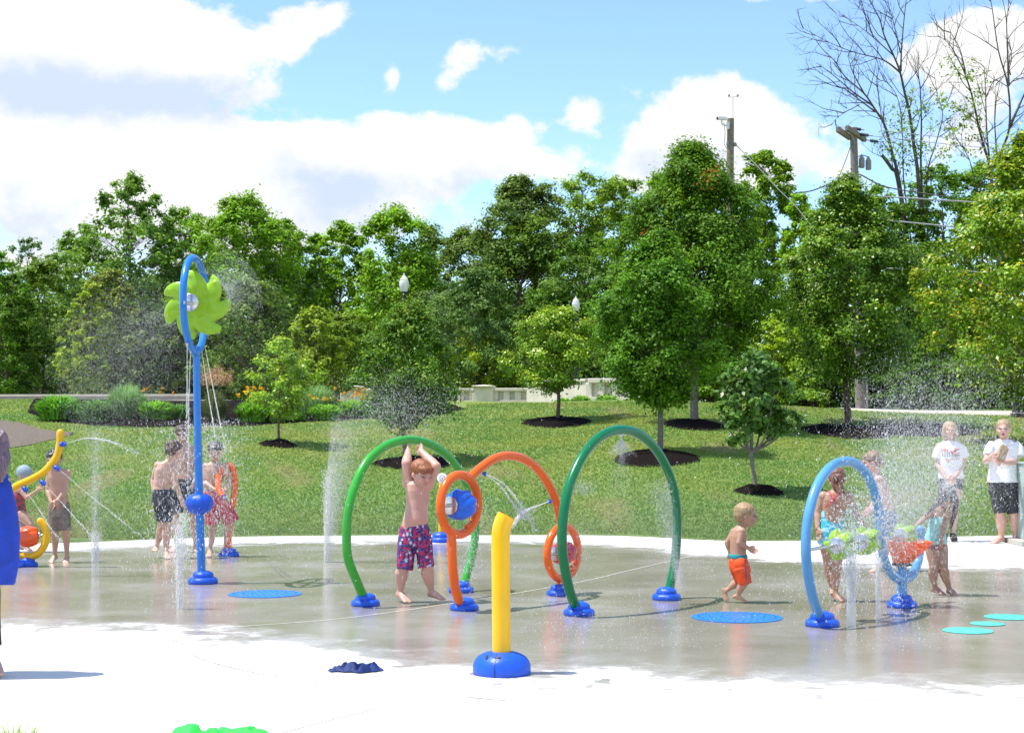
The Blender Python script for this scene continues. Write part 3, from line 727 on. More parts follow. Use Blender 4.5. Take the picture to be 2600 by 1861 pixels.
SHR = [
 (60, 110, 668, 1000, 110, 'dome', (.062, .118, .014), 'soft green willow-like tree at the left'),
 (58, 15, 700, 1010, 75, 'dome', (.05, .115, .012), 'leafy dark tree low at the far left'),
 (57, 275, 690, 1000, 75, 'dome', (.095, .135, .016), 'yellowish shrubby tree left of the pinwheel'),
 (55, 225, 720, 1000, 55, 'maple', YG, 'bright yellow-green sapling left of the pinwheel'),
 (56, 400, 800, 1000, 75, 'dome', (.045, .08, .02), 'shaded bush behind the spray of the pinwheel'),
 (56, 640, 715, 1005, 120, 'dome', (.072, .125, .030), 'feathery grey-green willow right of the pinwheel'),
 (58, 500, 850, 1005, 90, 'dome', (.05, .085, .025), 'dark low bush behind the pinwheel pole'),
 (54, 800, 785, 1000, 70, 'dome', (.115, .180, .016), 'lighter yellow-green bush in the middle left'),
 (53, 880, 800, 1000, 80, 'dome', (.085, .150, .016), 'leafy bush left of the lamp tree'),
 (60, 1110, 740, 980, 105, 'dome', BG, 'silvery green maple right of the tall lamp'),
 (63, 1200, 690, 970, 95, 'dome', (.052, .105, .030), 'blue-green maple with pale leaf undersides in the middle'),
 (52, 1215, 850, 1000, 85, 'dome', YG, 'low yellow-green shrub behind the white balustrade'),
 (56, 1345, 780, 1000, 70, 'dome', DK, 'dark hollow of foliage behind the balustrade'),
 (57, 1500, 820, 1000, 95, 'dome', (.058, .115, .03), 'dusky bush between the second lamp and the maple'),
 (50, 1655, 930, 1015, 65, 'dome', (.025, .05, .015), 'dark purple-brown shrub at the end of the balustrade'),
 (50, 1810, 870, 1025, 75, 'dome', (.07, .15, .012), 'green shrub left of the pole foot'),
 (52, 1960, 820, 1030, 95, 'dome', (.115, .19, .014), 'bright shrub behind the multi-stemmed tree'),
 (50, 2080, 925, 1035, 80, 'dome', (.080, .15, .018), 'rounded shrub left of the pale pole foot'),
 (54, 2270, 700, 1030, 100, 'dome', (.05, .105, .012), 'leafy bush right of the pale pole foot'),
 (48, 2400, 930, 1045, 120, 'dome', DK, 'dark low hedge along the path at the right'),
 (47, 2600, 900, 1045, 110, 'dome', DK, 'dark hedge behind the black bin'),
 (50, 2230, 940, 1040, 70, 'dome', (.06, .13, .012), 'ivy-green shrub right of the pale pole foot'),
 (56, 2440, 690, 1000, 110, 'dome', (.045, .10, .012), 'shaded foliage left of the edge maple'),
]
SHR = [((w[0] + 12,) + w[1:]) if (860 < w[1] < 1560 and w[0] < 63) else w for w in SHR]
for i, w in enumerate(SHR): wood(*w, seed=200 + i, leaf=.12, nc=150, per=130, r0=.06, cat='bush', name='woodland_bush', inner=.55, crad=w[4] * w[0] / F * .24)
# undergrowth that closes the wood
def thicket(Y, x0, x1, zt, n, leaf, col, seed, label):
    rg = np.random.default_rng(seed); nc = n // 120
    X = x0 + (x1 - x0) * rg.random(nc); ztop = zt * (.8 + .35 * np.array([mnoise.noise(Vector((x * .25, seed, 0))) for x in X]))
    C = np.stack([X, Y + rg.normal(0, 1.6, nc), 1.6 + rg.random(nc) ** .8 * ztop], 1)
    V, Fc, t = crown_mesh(rg, C, .9 + .5 * rg.random(nc), 120, leaf, col)
    o = mesh_np('undergrowth', V, Fc, M['leaf'], tint=t); tag(o, label, 'undergrowth', kind='stuff')
thicket(68, -33, 33, 4.2, 110000, .19, (.035, .075, .012), 1, 'tangled undergrowth filling the foot of the wood')
thicket(96, -38, 4, 10.5, 110000, .34, (.060, .120, .018), 3, 'continuous far band of foliage behind the left half of the wood')
thicket(92, -34, 36, 6.8, 90000, .30, (.045, .09, .012), 2, 'deep shaded foliage far back in the wood')
# ================================================================== built things on the hill
def balustrade(p0, p1, Y0, Y1, top, bot, label, pillars=(), nslot=10):
    a = PW(p0, bot, Y0); b = PW(p1, bot, Y1); a.z = b.z = min(a.z, b.z); 
    ztop = PW((p0 + p1) / 2, top, (Y0 + Y1) / 2).z; h = ztop - a.z
    root = thing('balustrade', ((a + b) / 2), label, 'balustrade', 'cream stone balustrades along the upper terrace')
    L = (b - a).length; d = (b - a).normalized(); rot = Matrix(((d.x, -d.y, 0), (d.y, d.x, 0), (0, 0, 1)))
    mid = (a + b) / 2
    MB().box(mid + Vector((0, 0, -.35)), (L / 2, .16, .35 + h * .2), rot).build('plinth', M['cream'], root, smooth=False, bevel=.01)
    MB().box(mid + Vector((0, 0, h * .9)), (L / 2, .17, h * .10), rot).build('top_rail', M['cream'], root, smooth=False, bevel=.02)
    MB().box(mid + Vector((0, 0, h * .5)) + rot @ Vector((0, .07, 0)), (L / 2 - .01, .03, h * .31), rot).build('back_panel', M['cream'], root, smooth=False)
    n = max(2, int(L / .42))
    for i in range(n + 1):
        p = a + d * (L * (i / n)); 
        MB().box(p + Vector((0, 0, h * .5)), (.125, .11, h * .302), rot).build('baluster', M['cream'], root, smooth=False, bevel=.03)
    for px in pillars:
        t = (px - p0) / (p1 - p0); p = a + d * (L * t)
        pr = MB().box(p + Vector((0, 0, h * .3)), (.40, .26, h * .78), rot).build('pillar', M['cream'], root, smooth=False, bevel=.02)
        MB().lathe(p + Vector((0, 0, h * 1.08 + .002)), [(.58, 0), (.59, .03), (.50, .05), (.05, .08)], 4, rot @ Matrix.Rotation(R_(45), 3, 'Z')).build('pillar_cap', M['cream'], pr, smooth=False)
    return root
balustrade(886, 1345, 61, 60, 986, 1024, 'long cream balustrade with capped pillars behind the lamp tree', pillars=(893, 1230))
balustrade(1497, 1660, 55, 54, 960, 1018, 'taller cream balustrade partly hidden by the dense maple', pillars=())
def sw():
    a = PW(1345, 985, 59); b = PW(1497, 975, 56)
    root = thing('retaining_wall', (a + b) / 2 * 1, 'plain cream wall stepping up behind the wide low tree', 'wall')
    ORI[root] = (a + b) / 2; d = (b - a); d.z = 0; L = d.length; d.normalize(); rot = Matrix(((d.x, -d.y, 0), (d.y, d.x, 0), (0, 0, 1)))
    MB().box((a + b) / 2 + Vector((0, 0, -.6)), (L / 2, .15, .72), rot).build('wall', M['cream'], root, smooth=False, bevel=.02)
    MB().box((a + b) / 2 + Vector((0, 0, .17)), (L / 2, .2, .05), rot).build('coping', M['cream'], root, smooth=False, bevel=.02)
sw()
def lowwall():
    a = PW(-200, 1003, 52); b = PW(500, 1011, 51); z = 2.2
    root = thing('low_wall', (a + b) / 2, 'long low grey concrete wall behind the flower bed', 'wall'); ORI[root] = (a + b) / 2
    d = b - a; d.z = 0; L = d.length; d.normalize(); rot = Matrix(((d.x, -d.y, 0), (d.y, d.x, 0), (0, 0, 1))); m = (a + b) / 2
    MB().box((m.x, m.y, (m.z + z) / 2 - .05), (L / 2, .12, (m.z - z) / 2 + .05), rot).build('wall', M['grey_wall'], root, smooth=False, bevel=.01)
    MB().box((m.x, m.y, m.z + .035), (L / 2, .16, .035), rot).build('coping', M['path'], root, smooth=False, bevel=.01)
lowwall()

def lamp(px, topy, Y, gw, label):
    s = MPX(Y); top = PW(px, topy, Y); g = gw * s / 2; x = top.x; zb = tzf(x, 50) - .3
    root = thing('street_lamp', (x, Y, zb), label, 'street lamp', 'acorn street lamps beyond the lawn')
    zt = top.z; H = g * 3.9
    MB().lathe((x, Y, zt - H), [(g * .62, 0), (g * .72, g * .25), (g * .98, g * 1.2), (g * 1.0, g * 2.0), (g * .80, g * 2.35), (g * .86, g * 2.45), (g * .62, g * 2.9), (g * .30, g * 3.25), (g * .17, g * 3.4), (g * .2, g * 3.55), (g * .05, g * 3.9)], 24).build('globe', M['globe'], root)
    hd = MB().lathe((x, Y, zt - H - g * 1.2), [(g * .42, 0), (g * .55, g * .3), (g * .5, g * .5), (g * .72, g * 1.0), (g * .7, g * 1.22)], 20).build('lamp_holder', M['iron'], root)
    z1 = zt - H - g * 1.2 + .01
    MB().lathe((x, Y, zb), [(.30, 0), (.30, .2), (.22, .35), (.17, .9), (.11, 1.1), (.095, z1 - zb - .3), (.12, z1 - zb - .2), (.10, z1 - zb)], 20).build('post', M['iron'], root)
lamp(1026, 693, 62, 25, 'tall black lamp with white acorn globe above the dense tapering tree')
lamp(1462, 751, 62, 20, 'farther lamp with white acorn globe right of the wide low tree')

def cyl(p, q, r, mb=None, seg=10):
    mb = mb or MB(); return mb.tube([p, q], r, seg)
def poles():
    Y = 49; s = MPX(Y); top = PW(1855, 302, Y); bot = PW(1849, 960, Y); r = 9 * s
    root = thing('utility_pole', (bot.x, Y, bot.z - .6), 'weathered wooden pole with a white security camera and wind vane on top', 'utility pole')
    MB().tube([Vector((bot.x, Y, bot.z - .6)), top], [r * 1.15, r], 14).build('post', M['pole'], root)
    t = MB(); zc = PW(1835, 303, Y)
    t.box(zc + Vector((-.02, -.12, 0)), (.13, .055, .05), Matrix.Rotation(.1, 3, 'Y')); c = t.build('security_camera', M['white'], root, smooth=False, bevel=.01)
    MB().tube([zc + Vector((-.16, -.12, .0)), zc + Vector((-.21, -.12, -.005))], .048, 12).build('lens_hood', M['black'], c)
    MB().tube(smoothcurve([zc + Vector((-.05, -.12, -.05)), zc + Vector((-.04, -.12, -.17)), zc + Vector((.05, -.12, -.22)), zc + Vector((.16, -.1, -.25))], 4), .028, 8).tube([zc + Vector((.15, -.12, -.12)), zc + Vector((.15, -.12, -.34))], .05, 8).build('camera_bracket', M['white'], c)
    m = MB(); p0 = PW(1861, 305, Y); p1 = PW(1861, 247, Y); m.tube([p0, p1], .008, 6); m.tube([PW(1851, 248, Y), PW(1873, 246, Y)], .007, 6)
    v = m.build('wind_vane', M['wire'], root)
    for px in (1851, 1873): MB().ell(PW(px, 243, Y), (.035, .035, .05)).build('wind_cup', M['wire'], v)
    for px, py in ((1848, 366), (1866, 368)): MB().lathe(PW(px, py, Y) + Vector((0, -.05, -.06)), [(.05, 0), (.06, .03), (.05, .08), (.03, .12)], 10).build('insulator', M['grey_wall'], root)
    MB().tube(smoothcurve([PW(1838, 310, Y), PW(1841, 340, Y), PW(1839, 365, Y), PW(1846, 378, Y)], 5), .008, 6).build('camera_cable', M['dwire'], root)
    # pole with crossarms
    Y = 46; s = MPX(Y); top = PW(2167, 325, Y); bot = PW(2186, 1042, Y); r = 11 * s
    root = thing('utility_pole', (bot.x, Y, bot.z - .4), 'silvery pole with twin crossarms and grey transformers', 'utility pole')
    MB().tube([Vector((bot.x, Y, bot.z - .4)), top], [r * 1.25, r * .85], 14).build('post', M['pole2'], root)
    for (a, b, dy) in (((2127, 329), (2158, 350), -.28), ((2150, 325), (2196, 355), .15)):
        A = PW(*a, Y - .9 + dy); B = PW(*b, Y + .35 + dy); A.z = B.z = (A.z + B.z) / 2 if False else A.z
        B = PW(b[0], b[1], Y + .35 + dy); d = (B - A).normalized(); rot = d.to_track_quat('X', 'Z').to_matrix()
        MB().box((A + B) / 2, ((B - A).length / 2, .055, .075), rot).build('crossarm', M['pole'], root, smooth=False, bevel=.01)
    for (x0, y0, x1, y1) in ((2160, 326, 2195, 331), (2174, 340, 2216, 346), (2198, 356, 2240, 362)):
        A = PW(x0, y0, Y); B = PW(x1, y1, Y); m = MB(); m.tube([A, B], .012, 6)
        for k in range(7):
            c = A.lerp(B, .3 + .07 * k); d = (B - A).normalized(); m.tube([c - d * .008, c + d * .008], .05, 10)
        m.build('insulator', M['dwire'], root)
    for px, py in ((2188, 413), (2205, 418)):
        MB().lathe(PW(px, py, Y) + Vector((0, 0, -.16)), [(.07, 0), (.085, .03), (.085, .26), (.05, .33), (.02, .4)], 14).build('transformer', M['grey_wall'], root)
    MB().tube(smoothcurve([PW(2175, 400, Y), PW(2190, 395, Y), PW(2205, 402, Y), PW(2210, 430, Y)], 4), .012, 6).build('bracket_cable', M['dwire'], root)
    MB().box(PW(2199, 985, Y) + Vector((0, -.1, 0)), (.035, .02, .6)).build('conduit', M['grey_wall'], root, smooth=False)
    # cables
    def wire(pts, r, label, m='wire'):
        P = smoothcurve(pts, 8); o = MB().tube(P, r, 5).build('overhead_cable', M[m], None); tag(o, label, 'cable', 'overhead cables at the poles'); 
    wire([PW(1868, 368, 49), PW(1920, 420, 48.5), PW(1975, 480, 48), PW(2020, 524, 47.6), PW(2080, 600, 47)], .014, 'pale guy cable slanting down right from the camera pole')
    wire([PW(2166, 352, 46), PW(2150, 400, 46), PW(2128, 455, 46), PW(2110, 500, 46)], .011, 'thin dark drop wire left of the crossarm pole', 'dwire')
    wire([PW(2020, 490, 49), PW(2060, 485, 48), PW(2120, 462, 47), PW(2170, 440, 46), PW(2250, 475, 45.5), PW(2400, 500, 45)], .02, 'drooping dark cable behind the crossarm pole', 'dwire')
    wire([PW(2240, 332, 46.2), PW(2400, 350, 45), PW(2600, 372, 44), PW(2800, 380, 43)], .011, 'uppermost thin power line running off to the right')
    wire([PW(2216, 346, 46.2), PW(2400, 366, 45), PW(2600, 384, 44), PW(2800, 395, 43)], .011, 'second thin power line running off to the right')
    wire([PW(2175, 496, 46), PW(2300, 503, 45), PW(2480, 514, 44), PW(2700, 520, 43)], .022, 'thick pale cable crossing in front of the wood, upper of three')
    wire([PW(2176, 552, 46), PW(2305, 565, 45), PW(2470, 580, 44), PW(2700, 592, 43)], .022, 'thick pale cable crossing in front of the wood, middle of three')
    wire([PW(2178, 680, 46), PW(2300, 683, 45), PW(2510, 692, 44), PW(2700, 698, 43)], .018, 'pale cable crossing in front of the wood, lowest of three')
poles()
def bin_():
    c = PW(2592, 1040, 42); c.z = tzf(c.x, 42)
    root = thing('litter_bin', c, 'black slatted litter bin on the path at the right edge', 'litter bin'); s = MPX(42)
    MB().box(c + Vector((0, 0, .06)), (.22, .22, .05)).build('foot_plate', M['iron'], root, smooth=False, bevel=.01)
    MB().box(c + Vector((0, 0, .33)), (.19, .19, .21)).build('body', M['iron'], root, smooth=False, bevel=.02)
    for k in range(6): MB().box(c + Vector((-.165 + .066 * k, -.195, .33)), (.012, .012, .2)).build('slat', M['black'], root, smooth=False)
    MB().box(c + Vector((0, 0, .565)), (.21, .21, .02)).build('lid', M['iron'], root, smooth=False, bevel=.01)
    g = MB(); g.tube([c + Vector((0, 0, .57)), c + Vector((0, 0, .72))], [.12, .10], 12).build('funnel', M['iron'], root)
bin_()

# dead trees
def dead(name_label, Y, root_px, limbs, seed, leaves=()):
    def q(u, v, dy=0): return PW(1950 + .3079 * u, .3079 * v, Y + dy)
    b = PW(*root_px, Y); b.z = 2.2; root = thing('dead_tree', b, name_label, 'tree', 'bare dead trees above the wood at the right')
    rg = np.random.default_rng(seed); mb = MB(); tips = []
    def twig(p, d, L, r, lv):
        n = 4; P = [p]; dd = d.copy()
        for i in range(n):
            dd = (dd + Vector(rg.normal(size=3)) * .16 + Vector((0, 0, .07))).normalized(); P.append(P[-1] + dd * L / n)
        mb.tube(P, [r * (1 - .75 * i / n) for i in range(n + 1)], 4 if lv else 5, cap=False)
        tips.append(P[-1])
        if lv < 2:
            for k in range(rg.integers(2, 5)):
                i = rg.integers(1, n + 1); d2 = (dd + Vector(rg.normal(size=3)) * .55).normalized(); twig(P[i], d2, L * (.35 + .3 * rg.random()), r * .5, lv + 1)
    for pts, r0, r1, dy in limbs:
        P = [q(u, v, dy * i / len(pts)) for i, (u, v) in enumerate(pts)]
        if pts[0][1] > 1390: P = [b] + [b.lerp(P[0], .6) + Vector((.3, 0, 0))] + P
        P = smoothcurve(P, 4); n = len(P)
        mb.tube(P, [.72 * (r0 + (r1 - r0) * (i / (n - 1)) ** .6) for i in range(n)], 7, cap=True)
        for i in range(int(n * .3), n, 2):
            t = (P[min(i + 1, n - 1)] - P[max(0, i - 1)]).normalized()
            side = Vector(rg.normal(size=3)); side.y *= .6; side = (side - t * side.dot(t)).normalized()
            twig(P[i], (t * .8 + side * .7).normalized(), (.7 + 1.3 * rg.random()) * (1.2 if i < n * .7 else .8), .016 + .012 * rg.random(), 0)
    mb.build('trunk', M['dead'], root, smooth=True)
    if leaves:
        C = np.array([q(u, v, rg.normal() * .4)[:] for u, v in leaves for _ in range(5)]) + rg.normal(size=(len(leaves) * 5, 3)) * .35
        V, Fc, t = crown_mesh(rg, C, np.full(len(C), .35), 20, .13, (.10, .17, .02)); mesh_np('leafy_sprigs', V, Fc, M['leaf'], root, tint=t)
L = [([(1085, 1520), (1020, 1250), (960, 1030), (880, 900), (790, 770), (640, 640), (545, 500), (470, 430)], .17, .02, 1),
     ([(1075, 1500), (1020, 1390), (940, 1280)], .2, .10, 0), ([(790, 770), (700, 600), (660, 470)], .06, .015, .5),
     ([(860, 870), (700, 760), (560, 640), (400, 520)], .07, .015, -.5), ([(880, 920), (760, 830), (640, 740), (560, 715)], .06, .02, -1),
     ([(1240, 1500), (1200, 1180), (1170, 950), (1130, 780), (1090, 600), (1040, 470), (960, 300), (920, 160), (840, 10), (800, -80)], .17, .02, 0),
     ([(1085, 595), (990, 520), (900, 480), (700, 430), (500, 350), (290, 235)], .07, .012, -1), ([(1040, 465), (900, 340), (780, 240), (610, 125)], .05, .012, 1),
     ([(1095, 590), (1100, 430), (1120, 180), (1140, 0), (1150, -90)], .07, .015, .4), ([(1092, 440), (1050, 250), (1020, 130), (985, 0)], .045, .012, -.4),
     ([(1270, 1600), (1260, 1300), (1265, 1000), (1255, 740), (1240, 650), (1190, 560)], .13, .015, .8), ([(1310, 1480), (1380, 1200), (1440, 960), (1400, 800), (1370, 600)], .08, .012, .8),
     ([(1120, 1500), (1110, 1150), (1080, 850), (1000, 700), (890, 650)], .07, .012, .5), ([(940, 1000), (915, 800), (900, 640)], .04, .01, .3),
     ([(755, 865), (650, 920), (570, 975), (520, 1040)], .035, .01, .3)]
dead('leaning bare dead tree right of the crossarm pole', 70, (2310, 900), L, 5, [(1150, 800), (1180, 900), (1060, 930), (1200, 1000), (1020, 1020), (1240, 1160), (1100, 1100), (1000, 1180), (1150, 1220), (1240, 1300), (1080, 1300), (1200, 1400)])
L = [([(1835, 1430), (1790, 1240), (1740, 1060), (1690, 820), (1620, 600), (1540, 440), (1480, 350), (1390, 290)], .15, .015, 0), ([(1630, 610), (1580, 400), (1500, 270)], .06, .012, .4),
     ([(1835, 1410), (1805, 1100), (1795, 800), (1785, 560)], .12, .02, .5), ([(1800, 800), (1870, 640)], .05, .015, .3),
     ([(1690, 1420), (1600, 1180), (1620, 940)], .06, .012, .5),
     ([(1900, 1400), (1990, 1060), (1980, 720), (1900, 420), (1850, 80), (1830, -20)], .15, .015, -.5), ([(1985, 710), (1975, 400), (1970, 150), (2015, 0)], .08, .012, .6),
     ([(1995, 1040), (2060, 900), (2130, 740)], .12, .04, .6), ([(1990, 700), (2040, 650), (2130, 590)], .05, .012, 0), ([(2000, 620), (1990, 520), (2111, 380)], .05, .012, .4), ([(1890, 1330), (1870, 1000), (1880, 700)], .07, .012, .4)]
dead('bare dead trees fan of limbs above the edge maple', 68, (2520, 900), L, 6, [(1520, 540), (1500, 700), (1480, 820), (1690, 600), (1730, 720), (1600, 860), (1690, 900), (1640, 1040), (1740, 1100), (1450, 1000), (1480, 1200), (1580, 1200)])

# flower bed plants
def bladeplant(name, label, cat, c, R, h, n, col, seed, group, width=.02, droop=.5, flowers=None, plume=None, upright=.3):
    rg = np.random.default_rng(seed); root = thing(name, c, label, cat, group)
    a = rg.random(n) * 6.283; q0 = rg.random(n) ** .5; r0 = R * .62 * q0; out = R * (.15 + .45 * rg.random(n)); hh = h * (.62 + .45 * rg.random(n)) * (1 - .45 * q0 ** 2); a2 = a + rg.normal(0, .7, n)
    ca, sa = np.cos(a2), np.sin(a2); K = 5; bx = np.stack([np.cos(a) * r0, np.sin(a) * r0, 0 * r0], 1); V = []; w = width * (.7 + .6 * rg.random(n))
    base = np.array(c[:])
    for k in range(K + 1):
        t = k / K; rad = out * t ** 1.3 * (upright + (1 - upright) * t); z = hh * (1.25 * t - droop * t ** 3) ; ww = w * (1 - t ** 2 * .9)
        p = base + bx + np.stack([ca * rad, sa * rad, z], 1); side = np.stack([-sa * ww, ca * ww, 0 * ww], 1)
        V.append(p - side); V.append(p + side)
    V = np.stack(V, 1); Fc = []
    idx = np.arange(n)[:, None] * (2 * (K + 1)); quads = np.concatenate([idx + np.array([2 * k, 2 * k + 1, 2 * k + 3, 2 * k + 2])[None] for k in range(K)])
    t = np.array(col)[None] * (1 + rg.normal(0, .25, n))[:, None].clip(.4, 1.8); t = np.repeat(t, 2 * (K + 1), 0)
    mesh_np('foliage', V.reshape(-1, 3), quads, M['blade'], root, tint=t)
    if flowers:
        fc, fn = flowers; mb = MB(); P = []
        for _ in range(fn):
            an = rg.random() * 6.28; rr = R * .8 * rg.random() ** .5; p = np.array([c[0] + rr * math.cos(an), c[1] + rr * math.sin(an), c[2] + h * (.9 + .35 * rg.random())])
            P.append(p + rg.normal(size=(8, 3)) * .018)
        for Q in P:
            V = leafquads(Q, rg.normal(size=Q.shape), np.full(len(Q), .075), rg)
            mesh_np('flower', V, np.arange(len(V)).reshape(-1, 4), M['leaf'], root, tint=np.array(fc)[None] * .42 * (1 + rg.normal(0, .2)))
    if plume:
        P = []
        for _ in range(plume[1]):
            an = rg.random() * 6.28; rr = R * rg.random() ** .5; b = np.array([c[0] + rr * math.cos(an), c[1] + rr * math.sin(an), c[2] + h * (.8 + .3 * rg.random())])
            P.append(b + np.stack([rg.normal(size=30) * .03, rg.normal(size=30) * .03, rg.random(30) * .3], 1))
        P = np.concatenate(P); V = leafquads(P, rg.normal(size=P.shape), np.full(len(P), .035), rg, asp=.3)
        mesh_np('plumes', V, np.arange(len(V)).reshape(-1, 4), M['leaf'], root, tint=np.tile(plume[0], (len(V), 1)))
GB = 'plants of the flower bed on the slope'
def bp(px, py, hw, top, label, seed, name='daylily', cat='plant', **kw):
    c = T(px, py); s = MPX(c.y); kw.setdefault('col', (.09, .20, .018)); n = kw.pop('n', 700)
    bladeplant(name, label, cat, Vector((c.x, c.y, tzf(c.x, c.y))), hw * s, (py - top) * s * 1.05, n, kw.pop('col'), seed, GB, **kw)
bp(150, 1066, 75, 985, 'large strappy clump at the left end of the flower bed', 1, col=(.07, .18, .015), n=1500)
bp(240, 1072, 60, 1000, 'dark strappy clump second from the left in the bed', 2, col=(.05, .12, .02), n=1100)
bp(320, 1060, 70, 950, 'tall fountain grass mound left of the pinwheel pole', 3, name='ornamental_grass', col=(.09, .17, .05), n=2200, width=.006, upright=.5)
bp(395, 1066, 62, 1003, 'clump with a few orange lilies left of the pinwheel pole', 4, flowers=((.75, .36, .01), 5), n=1000)
bp(455, 1064, 40, 1015, 'low leafy clump hugging the pinwheel pole', 5, col=(.06, .14, .03))
bp(545, 1068, 42, 968, 'grass tuft with pinkish plumes right of the pinwheel pole', 6, name='ornamental_grass', col=(.07, .10, .04), plume=((.34, .22, .19), 60), width=.006, n=1300, upright=.7)
bp(640, 1072, 55, 1005, 'clump with many yellow lilies left of the leftmost sapling', 7, flowers=((.80, .46, .01), 14), n=1100)
bp(700, 1072, 40, 1020, 'green clump directly behind the leftmost sapling', 8, col=(.08, .17, .02))
bp(800, 1052, 70, 955, 'pale fountain grass mound right of the leftmost sapling', 10, name='ornamental_grass', col=(.10, .18, .06), n=2200, width=.006, upright=.5)
bp(825, 1066, 55, 1015, 'strappy clump with yellow buds below the fountain grass', 11, flowers=((.75, .55, .02), 8), n=1000)
bp(890, 1058, 55, 1003, 'clump crowded with yellow and red lilies before the balustrade', 12, flowers=((.78, .44, .02), 18), n=900)
bp(940, 1060, 40, 1018, 'clump with yellow lilies nearest the dense tapering tree', 13, flowers=((.75, .50, .02), 9), n=700)
bp(1090, 1052, 36, 1003, 'dark tuft with orange lilies at the right end of the bed', 14, flowers=((.75, .3, .01), 10), col=(.05, .12, .02))
bp(1120, 1050, 30, 1000, 'upright dark tuft at the very right end of the bed', 15, col=(.05, .13, .03), width=.012, upright=.7)
for i, (px, py, hw, top, l) in enumerate(((1430, 1018, 30, 1000, 'left leafy tuft'), (1475, 1019, 34, 992, 'feathery tuft'), (1540, 1019, 42, 990, 'bright strappy tuft'), (1620, 1020, 40, 998, 'right leafy tuft'))):
    c = PW(px, py, 52); s = MPX(52); bladeplant('garden_tuft', l + ' below the taller balustrade', 'plant', Vector((c.x, 52, 2.3)), hw * s, (py - top) * s + .15, 700, (.10, .20, .03), 40 + i, 'tufts below the taller balustrade', width=.02, upright=.5)
def roundshrub():
    c = T(752, 1070); s = MPX(c.y); root = thing('round_shrub', c, 'small ball-shaped bright green shrub in the flower bed', 'shrub', GB)
    rg = np.random.default_rng(9); C = []
    for _ in range(60):
        a = rg.random() * 6.28; h = rg.random(); r = .2 * math.sqrt(1 - (h * .9) ** 2) * (.7 + .3 * rg.random()); C.append((c.x + r * math.cos(a), c.y + r * math.sin(a), c.z + .05 + h * .40))
    V, Fc, t = crown_mesh(rg, np.array(C), np.full(60, .09), 45, .045, (.085, .20, .02)); mesh_np('foliage', V, Fc, M['leaf'], root, tint=t)
    MB().tube([c - Vector((0, 0, .05)), c + Vector((0, 0, .3))], .02, 6).build('stem', M['bark'], root)
roundshrub()
def tuft(px, py):
    c = G(px, py); bladeplant('grass_tuft', 'tuft of green grass at the bottom left corner of the concrete', 'grass tuft', c, .22, .09, 70, (.10, .17, .03), 77, None, width=.003, droop=.3, upright=.6)
tuft(30, 1872)

# ================================================================== play equipment
GBASE = 'blue moulded domes at the pipe feet'
def dome(root, c, r, two=True, yaw=0, name='base'):
    """two-tier moulded foot"""
    c = Vector((c.x, c.y, 0)); rot = Matrix.Rotation(yaw, 3, 'Z')
    m = MB(); m.lathe(c, [(r * .93, -.002), (r * .99, r * .06), (r, r * .18), (r * .96, r * .30), (r * .87, r * .39), (r * .76, r * .43), (r * .70, r * .435), (r * .71, r * .47), (r * .70, r * .60), (r * .62, r * .72), (r * .46, r * .82), (r * .25, r * .87), (.002, r * .88)], 40, rot,
        ang=lambda an, rr, z: 1 + .015 * math.cos(8 * an) * (rr > r * .5))
    b = m.build(name, M['base'], root)
    for k in range(5):
        a = yaw + 2 * math.pi * k / 5 + .5; p = c + Vector((math.cos(a) * r * .90, math.sin(a) * r * .90, r * .365))
        nrm = Vector((math.cos(a) * .75, math.sin(a) * .75, .66)); q = nrm.to_track_quat('Z', 'Y').to_matrix()
        MB().ell(p, (r * .07, r * .045, r * .018), q, 10, 6).build('bolt_recess', M['black'], b)
    return b
def nozzle(root, p, d, r=.03, m='base', name='nozzle'):
    d = Vector(d).normalized(); MB().tube([p, p + d * r * .6, p + d * r * 1.0, p + d * r * 2.2], [r * 1.3, r * 1.3, r * .8, r * .55], 12).build(name, M[m], root)
def spinner(root, c, axis, r, L, m, lobes=7, twist=.6, name='spinner', r_in=.72, flat=False):
    axis = Vector(axis).normalized(); rot = axis.to_track_quat('Z', 'X').to_matrix(); seg = 84; vs = []; n = 13
    prof = [(-.5 + i / (n - 1)) for i in range(n)]
    def ra(t): return np.interp(t, [-.5, -.46, -.3, -.04, 0, .04, .3, .46, .5], [.62, .86, .98, .98, .90, .98, .98, .86, .62]) if flat else np.interp(t, [-.5, -.42, -.2, 0, .2, .42, .5], [.45, .80, .97, 1, .97, .80, .45])
    mb = MB(); fs = []
    for i, t in enumerate(prof):
        for k in range(seg):
            an = 2 * math.pi * k / seg; ph = (an * lobes / (2 * math.pi) + twist * t) % 1.0
            f = r_in + (1 - r_in) * (ph ** .6 if ph < .8 else (.8 ** .6) * (1 - (ph - .8) / .2) ** .8)
            rr = r * ra(t) * f; vs.append(c + rot @ Vector((rr * math.cos(an), rr * math.sin(an), t * L)))
    for i in range(n - 1):
        for k in range(seg): fs.append((i * seg + k, i * seg + (k + 1) % seg, (i + 1) * seg + (k + 1) % seg, (i + 1) * seg + k))
    fs.append(tuple(range(seg))[::-1]); fs.append(tuple((n - 1) * seg + k for k in range(seg)))
    mb.add(vs, fs); return mb.build(name, M[m], root)
def disc(root, c, axis, r, th=.02, m='steel', name='hub_disc'):
    axis = Vector(axis).normalized(); a = Vector(c)
    return MB().tube([a - axis * th / 2, a - axis * th / 2 * .8, a + axis * th / 2 * .8, a + axis * th / 2], [r * .95, r, r, r * .95], 28).build(name, M[m], root)

